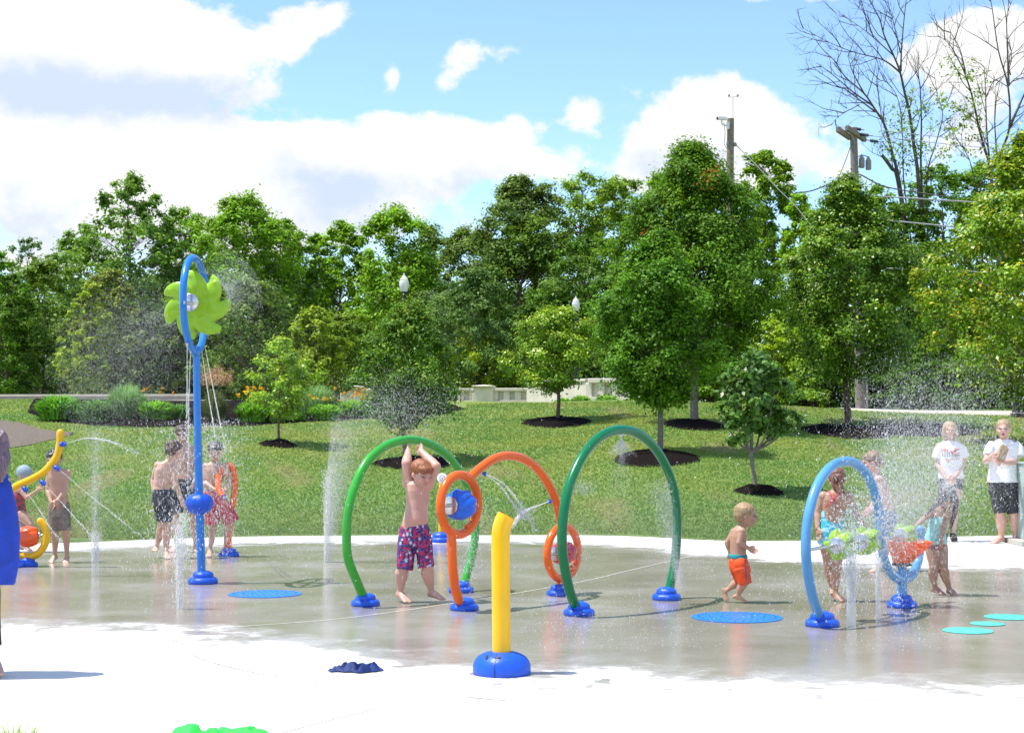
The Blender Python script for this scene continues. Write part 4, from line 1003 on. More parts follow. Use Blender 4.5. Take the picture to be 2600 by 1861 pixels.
# front yellow spout
def spout():
    c = G(1274, 1709.5); root = thing('water_spout', c, 'yellow bent-topped spout standing alone in the foreground', 'water spout')
    Y = c.y
    mt = MB(); pts = [c + Vector((0, 0, .03))] + [PW(px, py, Y) for px, py in ((1273.5, 1640), (1272, 1500), (1271, 1400), (1271, 1366), (1273, 1343), (1278.5, 1324), (1286, 1309))]
    P = [pts[0], pts[1], pts[2]] + smoothcurve(pts[3:], 4); rr = .0605
    n = len(P); seg = 32
    mt.tube(P, rr, seg, cap=False); inner = MB(); P2 = P[-8:]
    mt.tube(P2[::-1], rr * .9, seg, cap=True)
    # lip
    a = P[-1]; t = (P[-1] - P[-2]).normalized(); mt.tube([a - t * .002, a + t * .003], [rr * 1.005, rr * .9], seg, cap=False)
    mt.build('pipe', M['yellow'], root)
    r = .187; b = MB().lathe(c, [(r * .96, -.002), (r, r * .05), (r, r * .15), (r * .97, r * .32), (r * .90, r * .48), (r * .80, r * .60), (r * .66, r * .68), (r * .52, r * .735), (r * .40, r * .76), (r * .3, r * .765)], 48,
        ang=lambda an, rr, z: 1 + .03 * math.cos(4 * an + .6) * (z > r * .3)).build('base', M['base'], root)
    for k, a in enumerate((-1.75, -2.35)):
        p = c + Vector((math.cos(a) * r * .74, math.sin(a) * r * .74, r * .655)); nrm = Vector((math.cos(a) * .45, math.sin(a) * .45, .9)); q = nrm.to_track_quat('Z', 'Y').to_matrix() @ Matrix.Rotation(a, 3, 'Z')
        MB().ell(p, (.011, .022, .005), q, 14, 8).build('bolt_recess', M['black'], b)
    MB().tube(smoothcurve([c + Vector((-.045, -r * .995, .0)), c + Vector((-.045, -r * .97, r * .3)), c + Vector((-.04, -r * .83, r * .56)), c + Vector((-.035, -r * .55, r * .73))], 5), .0022, 5).build('mould_seam', M['black'], b)
spout()

def archpts(pts, A, B): return smoothcurve([onplane(px, py, A, B) for px, py in pts], 5)
Z5 = lambda L: [(850 + .308 * u, 1080 + .308 * v) for u, v in L]
# bright green arch
def arch1():
    A = G(928, 1537); B = G(1171, 1503); root = thing('spray_arch', (A + B) / 2, 'bright green spray arch that the red-haired boy holds on to', 'spray arch', 'tall spray arches')
    pts = [(926, 1527), (922, 1514), (896, 1477), (884, 1419), (880, 1357), (885, 1295), (901, 1234), (930, 1175), (970, 1138), (1010, 1121), (1047, 1117), (1084, 1125), (1121, 1145), (1152, 1175), (1176, 1212), (1198, 1265), (1207, 1320), (1206, 1366), (1195, 1425), (1181, 1474), (1176, 1488)]
    pts[2] = (908, 1481)
    MB().tube(archpts(pts, A, B), .0405, 24).build('pipe', M['green'], root)
    dome(root, A, .128); dome(root, B, .125, yaw=.4)
arch1()
def arch2():
    A = G(1470, 1561); B = G(1692, 1522); root = thing('spray_arch', (A + B) / 2, 'tall dark green spray arch in the centre right', 'spray arch', 'tall spray arches')
    pts = [(1467, 1552), (1463, 1542), (1447, 1502), (1433, 1436), (1427, 1376), (1430, 1313), (1440, 1253), (1458, 1200), (1483, 1153), (1513, 1118), (1546, 1097), (1579, 1091), (1613, 1098), (1646, 1120), (1676, 1156), (1699, 1203), (1712, 1249), (1719, 1309), (1718, 1376), (1712, 1436), (1701, 1489), (1697, 1505)]
    MB().tube(archpts(pts, A, B), .0425, 24).build('pipe', M['dgreen'], root)
    dome(root, A, .132); dome(root, B, .134, yaw=.9)
    p = onplane(1577, 1104, A, B); nozzle(root, p, (0, -.1, -1), .014, 'steel')
arch2()
def arch3():
    A = G(1179, 1548); B = G(1420, 1511); root = thing('wheel_arch', (A + B) / 2, 'orange arch joining two rings that hold a blue and a red spinner', 'wheel arch')
    d = (B - A).normalized(); up = Vector((0, 0, 1))
    def ring(cx, cy, hwp, hhp, r):
        c = onplane(cx, cy, A, B); s = c.y / F; a = hhp * s; K = 48
        ax = abs((onplane(cx + hwp, cy, A, B) - onplane(cx - hwp, cy, A, B)).length) / 2
        P = [c + d * ax * math.cos(2 * math.pi * k / K) + up * a * math.sin(2 * math.pi * k / K) for k in range(K)]
        MB().tube(P, r, 20, closed=True).build('ring', M['orange'], root); return c, a, ax
    c1, a1, x1 = ring(1166.5, 1281, 47.5, 75, .040)
    c2, a2, x2 = ring(1429, 1403, 39, 66, .038)
    MB().tube(archpts([(1176, 1545), (1169, 1532), (1158, 1502), (1151, 1456), (1148, 1406), (1147, 1360), (1147, 1348)], A, B), .0415, 22).build('leg', M['orange'], root)
    MB().tube(archpts([(1192, 1217), (1198, 1208), (1221, 1187), (1252, 1166), (1286, 1157), (1324, 1163), (1359, 1185), (1385, 1217), (1404, 1252), (1416, 1286), (1422, 1315), (1426, 1336)], A, B), .040, 22).build('arch_pipe', M['orange'], root)
    MB().tube([B + up * .02, onplane(1424, 1478, A, B)], .04, 20).build('leg', M['orange'], root)
    dome(root, A, .125); dome(root, B, .122, yaw=.6)
    for c, ax, m, ca, hh in ((c1, x1, 'blue', 'bucket_spinner', .145), (c2, x2, 'red', 'bucket_spinner', .120)):
        spinner(root, c + d * .01, d, hh, ax * .92, m, 7, .8, ca, .78)
        disc(root, c - d * ax * .50, d, hh * .55, .015); disc(root, c + d * ax * .62, d, hh * .4, .02)
        MB().tube([c - d * ax, c + d * ax], .018, 14).build('axle', M['steel'], root)
        p = c + d * ax * .72 - up * hh * 1.15; MB().tube([p, p - d * .09 - up * .035], .024, 14).build('jet_stub', M['orange'], root)
    for px, py, q in ((1229, 1200, (.5, 0, -.8)), (1397, 1272, (-.9, 0, -.3))): nozzle(root, onplane(px, py, A, B), d * q[0] + up * q[2], .016)
arch3()
def yloop():
    A = G(2088, 1589); B = G(2290, 1541); root = thing('wheel_loop', (A + B) / 2, 'light blue loop with three lime wheels and an orange hopper', 'wheel loop')
    d = (B - A).normalized(); up = Vector((0, 0, 1)); n = Vector((d.y, -d.x, 0))
    pts = [(2085, 1578), (2081, 1566), (2065, 1520), (2052, 1459), (2046, 1397), (2049, 1335), (2057, 1289), (2072, 1240), (2095, 1200), (2123, 1177), (2154, 1171), (2182, 1183), (2203, 1209), (2219, 1243), (2228, 1280), (2234, 1320), (2236, 1366), (2243, 1412), (2256, 1446), (2275, 1467), (2294, 1472), (2314, 1461), (2328, 1434), (2334, 1410), (2337, 1380), (2338, 1344)]
    P = archpts(pts, A, B); MB().tube(P, .040, 24, round_ends=False).build('pipe', M['sky'], root)
    MB().ell(P[-1], .042).build('pipe_cap', M['sky'], root)
    MB().tube([B + up * .02, onplane(2291, 1468, A, B), onplane(2291, 1432, A, B)], [.045, .043, .040], 22).build('post', M['sky'], root)
    dome(root, A, .137); dome(root, B, .134, yaw=.7)
    q = lambda px, py: onplane(px, py, A, B)
    # axle
    a0 = q(2048, 1396); a1 = q(2338, 1352); MB().tube([a0, a1], .014, 14).build('axle', M['steel'], root)
    ax = (a1 - a0).normalized()
    for px, hw, hh in ((2136, .13, .145), (2199, .12, .138), (2296, .15, .118)):
        c = a0.lerp(a1, (q(px, 1380) - a0).dot(d) / (a1 - a0).dot(d)); spinner(root, c, ax, hh, hw * 1.45, 'lime', 5, .22, 'wheel', .60, flat=True)
        disc(root, c - ax * hw * .66, ax, .068, .03)
    # hopper
    c = q(2291, 1428); h = .180; s = c.y / F
    sec = [(0, -.075, .085, .055), (.03, -.085, .10, .07), (h * .5, -.10, .17, .10), (h, -.115, .255, .135), (h + .008, -.12, .262, .142)]
    m = MB(); vs = []; K = 32
    fr = Vector((1, 0, 0)); bk = Vector((0, 1, 0))
    def loop(z, x0, x1, dy, inset=0):
        r = []
        for k in range(K):
            an = 2 * math.pi * k / K; cx = (x0 + x1) / 2; hx = (x1 - x0) / 2 - inset; ca, sa = math.cos(an), math.sin(an)
            r.append(c + fr * (cx + hx * math.copysign(abs(ca) ** .45, ca)) + bk * ((dy - inset) * math.copysign(abs(sa) ** .45, sa)) + up * z)
        return r
    L = [loop(*x) for x in sec] + [loop(z, a, b, dy, .012) for z, a, b, dy in reversed(sec)]
    for l in L: vs += l
    fs = [(i * K + k, i * K + (k + 1) % K, (i + 1) * K + (k + 1) % K, (i + 1) * K + k) for i in range(len(L) - 1) for k in range(K)] + [tuple(range(K))[::-1], tuple((len(L) - 1) * K + k for k in range(K))]
    MB().add(vs, fs).build('hopper', M['hopper'], root)
    MB().lathe(c + Vector((0, 0, -.03)), [(.05, 0), (.088, .004), (.088, .026), (.07, .0285)], 28).build('hopper_plate', M['black'], root)
yloop()
def tower():
    c = G(515, 1481); Y = c.y; root = thing('pinwheel_tower', c, 'tall blue pole carrying a lime green pinwheel in a loop', 'pinwheel tower'); up = Vector((0, 0, 1))
    q = lambda px, py, dy=0: PW(px, py, Y + dy)
    MB().tube([c + up * .02, q(512, 1470), q(510, 1400), q(506, 1279), q(502, 1100), q(499, 905), q(498, 893)], [.042, .042, .042, .042, .038, .036, .036], 24).build('pole', M['tower'], root)
    dome(root, c, .152)
    m = MB(); m.lathe(q(506, 1279), [(.02, -.105), (.07, -.098), (.115, -.065), (.138, -.01), (.138, .03), (.115, .075), (.07, .10), (.02, .106)], 60, ang=lambda an, r, z: 1 - .05 * abs(math.sin(an * 5)) ** .25 + .05).build('spray_ball', M['base'], root)
    sg = -1
    front = [(498, 896, 0), (489, 888, -.10), (478, 864, -.26), (469, 825, -.39), (466, 787, -.45), (465, 750, -.46), (467, 713, -.43), (472, 682, -.33), (480, 662, -.2), (489, 655, -.03)]
    back = [(499, 660, .12), (508, 677, .26), (518, 703, .38), (526, 740, .45), (529, 785, .46), (524, 820, .40), (517, 848, .30), (513, 870, .18), (506, 886, .07)]
    P = smoothcurve([q(*p) for p in front + back] + [q(498, 896, 0)], 5); MB().tube(P, .0365, 22).build('loop', M['tower'], root)
    h0 = q(466, 770, -.45); h1 = q(529, 772, .46); ax = (h1 - h0).normalized(); MB().tube([h0, h1], .022, 14).build('axle', M['steel'], root)
    disc(root, q(465.5, 768, -.485), ax, .022, .02); disc(root, q(483, 768, -.21), ax, .090, .05)
    cw = q(499, 774, 0); rt = ax.to_track_quat('Z', 'Y').to_matrix()
    # pinwheel: seven hooked petals
    e1 = Vector((1, 0, 0)) - ax * ax.x; e1.normalize(); e2 = up - ax * ax.z; e2.normalize()
    mb = MB(); mb.tube([cw - ax * .06, cw - ax * .045, cw + ax * .045, cw + ax * .06], [.10, .13, .13, .10], 30)
    for k in range(7):
        a0 = 2 * math.pi * k / 7 + .35; secs = []
        for t in np.linspace(0, 1, 12):
            rad = .05 + .285 * t; an = a0 + .72 * t ** 1.6; tn = 1.45 * t ** 1.3
            pc = cw + (e1 * math.cos(an) + e2 * math.sin(an)) * rad
            dr = (e1 * math.cos(an + tn) + e2 * math.sin(an + tn)); sd = (e1 * -math.sin(an + tn) + e2 * math.cos(an + tn))
            w = (.050 + .055 * math.sin(math.pi * min(1, t * .95 + .08)) ** .8) * (1 if t < .85 else max(.25, math.sqrt(max(0, 1 - ((t - .85) / .17) ** 2))))
            secs.append((pc - ax * (.03 * math.sin(math.pi * t)), sd * w, ax * (.032 + .012 * math.sin(math.pi * t)) * (1 if t < .9 else .6)))
        mb.loft(secs, 18)
        rid = [cw + (e1 * math.cos(a0 + .72 * t ** 1.6 - .12) + e2 * math.sin(a0 + .72 * t ** 1.6 - .12)) * (.06 + .27 * t) - ax * (.065 - .02 * t) for t in np.linspace(.15, .93, 8)]
        mb.tube(rid, [.016] * 8, 8)
    V, Fq = remesh(mb, .009, 3); mesh_np('pinwheel', V, Fq, M['lime'], root, smooth=True)
    for px, py, dy in ((475, 872, -.3), (484, 890, -.12), (512, 885, .1), (517, 866, .25)): nozzle(root, q(px, py, dy), (0, 0, -1), .012, 'steel')
tower()
def cane():
    c = G(581, 1412); Y = c.y; root = thing('spray_cane', c, 'orange hooked cane the red-trunked boy leans towards', 'spray cane')
    q = lambda px, py, dy=0: PW(px, py, Y + dy)
    pts = [(566, 1259, -.25), (558, 1248, -.22), (554, 1232, -.18), (556, 1210, -.12), (564, 1191, -.06), (577, 1181, 0), (589, 1188, .0), (595, 1207, 0), (596, 1234, 0), (593, 1270, 0), (586, 1315, 0), (581, 1360, 0), (580.5, 1405, 0)]
    P = smoothcurve([q(*p) for p in pts], 5); MB().tube(P, .0385, 22).build('pipe', M['orange'], root)
    dome(root, c, .128); nozzle(root, q(566, 1259, -.25), (.6, -.3, -.5), .022)
cane()
def target():
    c = G(1119, 1376); Y = c.y; root = thing('spray_post', c, 'far yellow post topped by a white bullseye disc', 'spray post'); q = lambda px, py, dy=0: PW(px, py, Y + dy)
    MB().tube([c + Vector((0, 0, .02)), q(1121, 1330), q(1122, 1222)], .042, 20).build('pipe', M['yellow'], root)
    a = q(1123, 1214, -.06); ax = Vector((.05, -1, .28))
    disc(root, a, ax, .072, .02, 'white', 'bullseye'); disc(root, a + ax.normalized() * .013, ax, .042, .004, 'steel', 'bullseye_ring'); disc(root, a + ax.normalized() * .017, ax, .028, .004, 'white', 'bullseye_centre'); disc(root, a + ax.normalized() * .021, ax, .012, .004, 'steel', 'bullseye_spot')
    dome(root, c, .165)
target()
def yellow_s():
    c = G(34, 1440); Y = c.y; q = lambda px, py, dy=0: PW(px, py, Y + dy)
    root = thing('spray_curve', c, 'yellow swooping pipe with four blue nozzles at the left', 'spray pipe')
    pts = [(153, 1098), (152, 1125), (145, 1156), (129, 1180), (109, 1200), (83, 1215), (57, 1227), (39, 1236), (14, 1256), (0, 1290), (0, 1330), (12, 1380), (30, 1420)]
    P = smoothcurve([q(*p) for p in pts], 5); MB().tube(P, .042, 22, round_ends=True).build('pipe', M['yellow'], root)
    dome(root, c, .118)
    for px, py, d in ((157, 1128, (1, -.1, .15)), (142, 1187, (.8, -.3, -.4)), (107, 1224, (.7, -.4, -.5)), (62, 1240, (.6, -.4, -.6))):
        p = q(px, py, -.03); dd = Vector(d).normalized(); b = MB(); b.tube([p - dd * .02, p + dd * .01, p + dd * .014, p + dd * .03, p + dd * .05], [.026, .028, .016, .022, .018], 12)
        for k in range(5):
            a = 2 * math.pi * k / 5; r = dd.to_track_quat('Z', 'Y').to_matrix(); b.ell(p + dd * .03 + r @ Vector((.022 * math.cos(a), .022 * math.sin(a), 0)), .011)
        b.build('nozzle', M['base'], root)
yellow_s()
def yhook():
    c = G(70, 1437); Y = c.y; q = lambda px, py, dy=0: PW(px, py, Y + dy); root = thing('spinner_ring', c, 'yellow open ring holding an orange ball spinner at the far left', 'spinner ring')
    pts = [(22, 1330), (16, 1350), (17, 1375), (28, 1396), (47, 1408), (68, 1413), (88, 1410), (103, 1399), (114, 1381), (118, 1360), (114, 1338), (103, 1323)]
    P = smoothcurve([q(*p) for p in pts], 5); MB().tube(P, .043, 22, round_ends=True).build('ring', M['yellow'], root)
    MB().tube([c + Vector((0, 0, .02)), q(68, 1412)], .04, 18).build('stem', M['yellow'], root)
    dome(root, c, .117); a0 = q(20, 1361); a1 = q(114, 1358); MB().tube([a0, a1], .012, 12).build('axle', M['steel'], root); ax = (a1 - a0).normalized() + Vector((0, .35, 0)); ax.normalize()
    spinner(root, q(73, 1362), ax, .128, .22, 'orangep', 6, .8, 'ball_spinner', .86); disc(root, q(50, 1361, -.05), ax, .06, .02); disc(root, q(100, 1359), ax, .04, .02)
yhook()

# drain discs and painted dots on the pad
M['drain'] = mat('blue_drain_paint', (.02, .20, .75), .35, var=.15, vscale=20, bump=.2); M['teal'] = mat('teal_floor_paint', (.10, .55, .45), .4, var=.15, vscale=20)
def floor_disc(name, x0, x1, y0, y1, m, label, cat, holes=False, group=None, dx=0):
    c = G((x0 + x1) / 2, (y0 + y1) / 2); r = (x1 - x0) / 2 * c.y / F; root = thing(name, c, label, cat, group)
    hm = MB().lathe(c + Vector((0, 0, .003)), [(r, 0), (r, .003), (r * .97, .005), (.01, .0055)], 64); nf = len(hm.f)
    if holes:
        for k in range(3):
            rr = r * (.35 + .25 * k); n = int(12 + 10 * k)
            for i in range(n):
                a = 2 * math.pi * i / n; hm.lathe(c + Vector((rr * math.cos(a), rr * math.sin(a), .0085)), [(.010, 0), (.010, .001)], 8)
    o = hm.build('plate', M[m], root)
    if holes:
        o.data.materials.append(M['black'])
        for i in range(nf, len(o.data.polygons)): o.data.polygons[i].material_index = 1
floor_disc('drain_plate', 1757, 1986, 1553, 1582, 'drain', 'round blue drain plate below the running toddler', 'drain plate', True, 'blue drain plates')
floor_disc('drain_plate', 580, 765, 1497, 1519, 'drain', 'blue drain plate right of the pinwheel foot, half in shade', 'drain plate', True, 'blue drain plates')
for x0, x1, y0, y1, l in ((2395, 2520, 1595, 1608, 'nearest'), (2464, 2550, 1577, 1591, 'middle'), (2500, 2620, 1560, 1574, 'farthest')):
    floor_disc('painted_dot', x0, x1, y0, y1, 'teal', l + ' teal dot painted on the wet concrete at the right', 'painted dot', False, 'teal dots painted on the pad')

# cabinet at the right edge
def cabinet():
    Y = 21.3; a = PW(2581, 1178, Y); s = MPX(Y); zt = a.z; x0 = a.x + .15; w = .62; c = Vector((x0 + w / 2, Y + .25, 0)); zb = .07
    root = thing('control_cabinet', c, 'pale green-grey metal cabinet on a concrete slab at the right edge', 'cabinet')
    MB().box((c.x, c.y, zb / 2), (w / 2 + .14, .42, zb / 2)).build('slab', M['slab'], root, smooth=False, bevel=.01)
    MB().box((c.x, c.y, (zb + zt) / 2), (w / 2, .25, (zt - zb) / 2)).build('body', M['cabinet'], root, smooth=False, bevel=.012)
    dr = MB().box((c.x + .02, Y - .006, (zb + zt) / 2 - .02), (w / 2 - .06, .006, (zt - zb) / 2 - .08)).build('door', M['cabinet'], root, smooth=False, bevel=.004)
    MB().box((c.x, c.y, zt + .012), (w / 2 + .02, .27, .012)).build('lid', M['cabinet'], root, smooth=False, bevel=.004)
    MB().tube([(x0 + .12, Y - .012, .6), (x0 + .12, Y - .03, .6)], .012, 10).build('handle', M['steel'], dr)
    MB().ell((x0 + .13, Y + .05, zt + .05), (.035, .035, .04)).build('beacon', M['white'], root)
cabinet()

# crumpled cloths
def cloth(name, label, px, py, rx, ry, h, m, seed, folds=7):
    c = G(px, py); root_v = []; n = 90; rg = random.Random(seed); V = []; Fc = []
    for i in range(n):
        for j in range(n):
            u = i / (n - 1) * 2 - 1; v = j / (n - 1) * 2 - 1
            k = max(abs(u), abs(v)); rr = math.hypot(u, v) or 1e-6; uu, vv = u / rr * k, v / rr * k
            e = 1 + .28 * mnoise.noise(Vector((math.atan2(vv, uu) * 1.3, seed, 0))) + .10 * mnoise.noise(Vector((math.atan2(vv, uu) * 5, seed, 2)))
            x = uu * rx * e; y = vv * ry * e
            f0 = mnoise.noise(Vector((x * folds * .6, y * folds * .6, seed + 5))) * .12; f1 = mnoise.noise(Vector((x * folds * 1.6 + seed + f0 * 20, y * folds * 1.1 + f0 * 30, 1))) ; f2 = mnoise.noise(Vector((x * folds * 3.4 + f0 * 40, y * folds * 2.4, seed)))
            z = h * (1 - k ** 4) * (.62 + .75 * f1 + .40 * f2 - .45 * abs(f2)) + .006 + .010 * abs(f2)
            z = max(z, .005)
            x += .035 * mnoise.noise(Vector((x * 14, y * 14, 7))); y += .03 * mnoise.noise(Vector((x * 14, y * 14, 17)))
            V.append((c.x + x, c.y + y, z))
    for i in range(n - 1):
        for j in range(n - 1): a = i * n + j; Fc.append((a, a + n, a + n + 1, a + 1))
    o = mesh_np(name, V, Fc, m, smooth=True, origin=c); tag(o, label, 'clothing'); md = o.modifiers.new('th', 'SOLIDIFY'); md.thickness = .004
M['navy'] = mat('navy_cloth', (.008, .028, .16), .6, var=.3, vscale=12, bump=.4, bscale=300); M['gcloth'] = mat('bright_green_cloth', (.03, .62, .07), .7, var=.15, vscale=12, bump=.3, bscale=300)
cloth('crumpled_shirt', 'crumpled dark blue shirt lying on the dry concrete', 905, 1703, .165, .10, .070, M['navy'], 3, 13)
cloth('crumpled_towel', 'bright green towel dropped at the bottom edge', 556, 1893, .34, .25, .100, M['gcloth'], 8, 3.4)
# ================================================================== people
def skinmat(name, col, rough=.38):
    return mat(name, col, rough, attr='tint', spec=.5, sss=.12, bump=.08, bscale=150)
M['skin'] = skinmat('wet_skin', (1, 1, 1)); M['eye'] = mat('dark_lens', (.01, .01, .01), .1)
def hairmat(name, c1, c2, rough=.45):
    m = mat(name, c1, rough, bump=.6, bscale=60); nt = NT(m.node_tree); bs = nt.n['Principled BSDF']
    tc = nt.new('ShaderNodeTexCoord'); mp = nt.new('ShaderNodeMapping'); mp.inputs['Scale'].default_value = (1, 1, .18); nt.link(tc.outputs['Object'], mp.inputs[0])
    f = nt.mapr(nt.noise(mp.outputs[0], 90, 3, .6), .35, .65); nt.link(nt.mix(f, c1, c2), bs.inputs['Base Color']); return m
HAIR = {'red': hairmat('red_hair', (.20, .065, .02), (.36, .13, .05)), 'blond': hairmat('blond_hair', (.26, .16, .075), (.44, .30, .16)), 'wetblond': hairmat('dark_blond_hair', (.16, .09, .05), (.30, .19, .10)),
        'brown': hairmat('brown_hair', (.05, .03, .02), (.12, .07, .045)), 'black': hairmat('wet_black_hair', (.018, .015, .014), (.06, .055, .055), .3), 'lightblond': hairmat('light_blond_hair', (.34, .24, .13), (.54, .42, .26)),
        'purple': hairmat('purple_brown_hair', (.10, .06, .08), (.24, .15, .20)), 'auburn': hairmat('auburn_hair', (.13, .05, .03), (.25, .11, .07))}
def cloth_mat(name, c1, c2=None, scale=10, **k):
    return mat(name, c1, .75, var=.25 if c2 is None else .5, vscale=scale, col2=c2, bump=.35, bscale=220, **k)
HA = math.pi / 180
def headframe(yaw, pitch, roll=0):
    f = Vector((math.sin(yaw * HA), -math.cos(yaw * HA), 0)); z = Vector((0, 0, 1))
    f2 = (f * math.cos(pitch * HA) - z * math.sin(pitch * HA)).normalized(); r = f.cross(z).normalized(); u = r.cross(f2).normalized()
    if roll: q = Matrix.Rotation(roll * HA, 3, f2); r = q @ r; u = q @ u
    return Matrix((r, f2, u)).transposed()      # columns: right, forward, up
class Person:
    def __init__(s, label, Y, scale, skin, loc_px, cat='person'):
        s.Y = Y; s.s = Y / F; s.H = scale; s.skin = skin
        g = G(*loc_px); s.root = thing('person', (g.x, Y, 0), label, cat); s.mb = MB(); s.head = None; s.spots = []
    def q(s, p):
        return PW(p[0], p[1], s.Y + (p[2] if len(p) > 2 else 0))
    def limb(s, pts, rads, seg=14):
        P = [s.q(p) if not isinstance(p, Vector) else p for p in pts]
        s.mb.tube(smoothcurve(P, 4), np.interp(np.linspace(0, 1, (len(P) - 1) * 4 + 1), np.linspace(0, 1, len(rads)), rads), seg)
        s.mb.ell(P[0], rads[0]); s.mb.ell(P[-1], rads[-1]); return P
    def arm(s, sh, el, wr, tip, k=1.0, curl=.3, thumb=1, spread=1.0):
        H = s.H; a, b, c, d = [s.q(p) for p in (sh, el, wr, tip)]
        u, e, w = .031 * H * k, .0245 * H * k, .0175 * H * k
        s.mb.tube([a, a.lerp(b, .3), a.lerp(b, .65), b], [u * 1.05, u * 1.0, u * .88, e], 14); s.mb.ell(a, u * 1.18); s.mb.ell(b, e * 1.04)
        s.mb.tube([b, b.lerp(c, .25), b.lerp(c, .6), c], [e, e * 1.05, e * .85, w], 14); s.mb.ell(c, w * 1.02)
        s.hand(c, d, (b - a).cross(c - b), curl, thumb, k, spread)
        return a, b, c, d
    def hand(s, w, tip, nrm, curl, thumb, k=1.0, spread=1.0):
        L = .105 * s.H; d = (tip - w).normalized(); n = nrm - d * nrm.dot(d)
        if n.length < 1e-5: n = Vector((0, -1, .1)) - d * Vector((0, -1, .1)).dot(d)
        n.normalize(); side = d.cross(n).normalized(); r = max(.0062, .0075 * s.H / 1.4)
        pal = w + d * L * .42
        s.mb.loft([(w - d * .002, side * .02 * s.H * .8 * k, n * .012 * s.H), (w + d * L * .2, side * .026 * s.H * k, n * .012 * s.H), (w + d * L * .5, side * .031 * s.H * k, n * .0095 * s.H)], 14)
        for i, (o, l) in enumerate(((-.024, .44), (-.008, .52), (.008, .48), (.023, .38))):
            b = w + d * L * .46 + side * o * s.H; l *= L
            p1 = b + (d + side * o * 3 * spread).normalized() * l * .45; d2 = (d + n * curl).normalized(); p2 = p1 + d2 * l * .3; d3 = (d + n * curl * 2.2).normalized(); p3 = p2 + d3 * l * .28
            s.mb.tube([b, p1, p2, p3], [r * 1.15, r * 1.05, r * .95, r * .8], 8, round_ends=True)
        b = w + d * L * .16 - side * thumb * .022 * s.H; p1 = b + (d * .75 - side * thumb * .75).normalized() * L * .24; p2 = p1 + (d - side * thumb * .25 + n * curl * .4).normalized() * L * .22
        s.mb.tube([b, p1, p2], [r * 1.35, r * 1.2, r * .9], 8, round_ends=True)
    def leg(s, hip, kn, an, toe, k=1.0, calf=1.0, heel=None, z0=True):
        H = s.H; a, b, c, t = [s.q(p) for p in (hip, kn, an, toe)]
        th, kk, ca, ak = .054 * H * k, .0335 * H * k, .0345 * H * k * calf, .0205 * H * k
        s.legs = getattr(s, 'legs', []) + [(a, b, th, kk)]
        s.mb.tube([a, a.lerp(b, .3), a.lerp(b, .7), b], [th, th * .95, th * .76, kk], 16); s.mb.ell(a, th * 1.0); s.mb.ell(b, kk * 1.03)
        cb = (c - b); back = Vector((0, 0, 0))
        fd = (t - c); fd = fd - cb.normalized() * fd.dot(cb.normalized()); fd.normalize(); back = -fd * .012 * H
        s.mb.tube([b, b.lerp(c, .28) + back, b.lerp(c, .6) + back * .6, b.lerp(c, .88), c], [kk, ca * 1.08, ca * .84, ak * 1.02, ak * 1.0], 14)
        # foot: heel -> ball -> toes
        up = -(cb.normalized()); fdir = (t - c).normalized()
        hl = c - up * .030 * H - fd * .024 * H if heel is None else s.q(heel)
        sole = .013 * H
        fdx = (t - hl).normalized(); rt = fdx.cross(Vector((0, 0, 1)) if abs(fdx.z) < .8 else Vector((0, 1, 0))).normalized(); fu = rt.cross(fdx).normalized()
        L = (t - hl).length
        s.mb.loft([(hl - fdx * .012 * H, rt * .014 * H, fu * .013 * H), (hl + fu * .006 * H, rt * .022 * H, fu * .024 * H), (hl + fdx * L * .35 + fu * .012 * H, rt * .024 * H, fu * .026 * H), (hl + fdx * L * .65 + fu * .002 * H, rt * .030 * H, fu * .016 * H), (hl + fdx * L * .85 - fu * .004 * H, rt * .031 * H, fu * .0105 * H), (hl + fdx * L * .93 - fu * .005 * H, rt * .027 * H, fu * .008 * H)], 14)
        s.mb.tube([c, hl + fdx * L * .25 + fu * .006 * H], [ak * 1.05, ak * 1.0], 12)
        for i in range(5):
            o = (-2 + i) * .0115 * H; ln = (1.0, 1.02, .99, .95, .90)[i] if True else 1
            s.mb.ell(hl + fdx * L * (.92 * ln) + rt * o - fu * .005 * H, (.0075 * H,) * 3, None, 8, 6)
        return a, b, c, t
    def torso(s, secs, yaw, seg=24):
        """secs: (px, py, dy, halfwidth_px, halfdepth_px, dyaw)"""
        out = []
        for x in secs:
            px, py, dy, hw, hd = x[:5]; yy = yaw + (x[5] if len(x) > 5 else 0)
            r = Vector((math.cos(yy * HA), math.sin(yy * HA), 0)); f = Vector((math.sin(yy * HA), -math.cos(yy * HA), 0))
            out.append((s.q((px, py, dy)), r * hw * s.s, f * hd * s.s))
        s.mb.loft(out, seg); return out
    def mkhead(s, c, hh_px, yaw, pitch, roll=0, neck=None, wide=1.0, mouth_open=False):
        hh = hh_px * s.s; Rm = headframe(yaw, pitch, roll); c = s.q(c); P = lambda x, y, z: c + Rm @ Vector((x * wide, y, z)) * hh
        e = lambda p, r: s.mb.ell(P(*p), (r[0] * hh * wide, r[1] * hh, r[2] * hh), Rm, 20, 14)
        e((0, -.05, .12), (.375, .455, .375)); e((0, .03, -.06), (.335, .39, .33)); e((0, .10, -.24), (.265, .30, .235)); e((0, .27, -.385), (.10, .10, .085))
        e((0, .415, .10), (.20, .05, .06)); e((0, .455, -.055), (.045, .075, .085)); e((0, .44, -.10), (.065, .07, .045))
        e((.15, .33, -.13), (.12, .10, .11)); e((-.15, .33, -.13), (.12, .10, .11)); e((0, .40, -.245), (.11, .055, .05))
        for sx in (-1, 1): e((sx * .375, -.03, -.04), (.035, .085, .115))
        s.head = (c, Rm, hh, wide, mouth_open)
        if neck:
            n = s.q(neck); s.mb.tube([n, n.lerp(P(0, -.1, -.25), .5), P(0, -.08, -.15)], [.040 * s.H, .034 * s.H, .036 * s.H], 16)
        return P
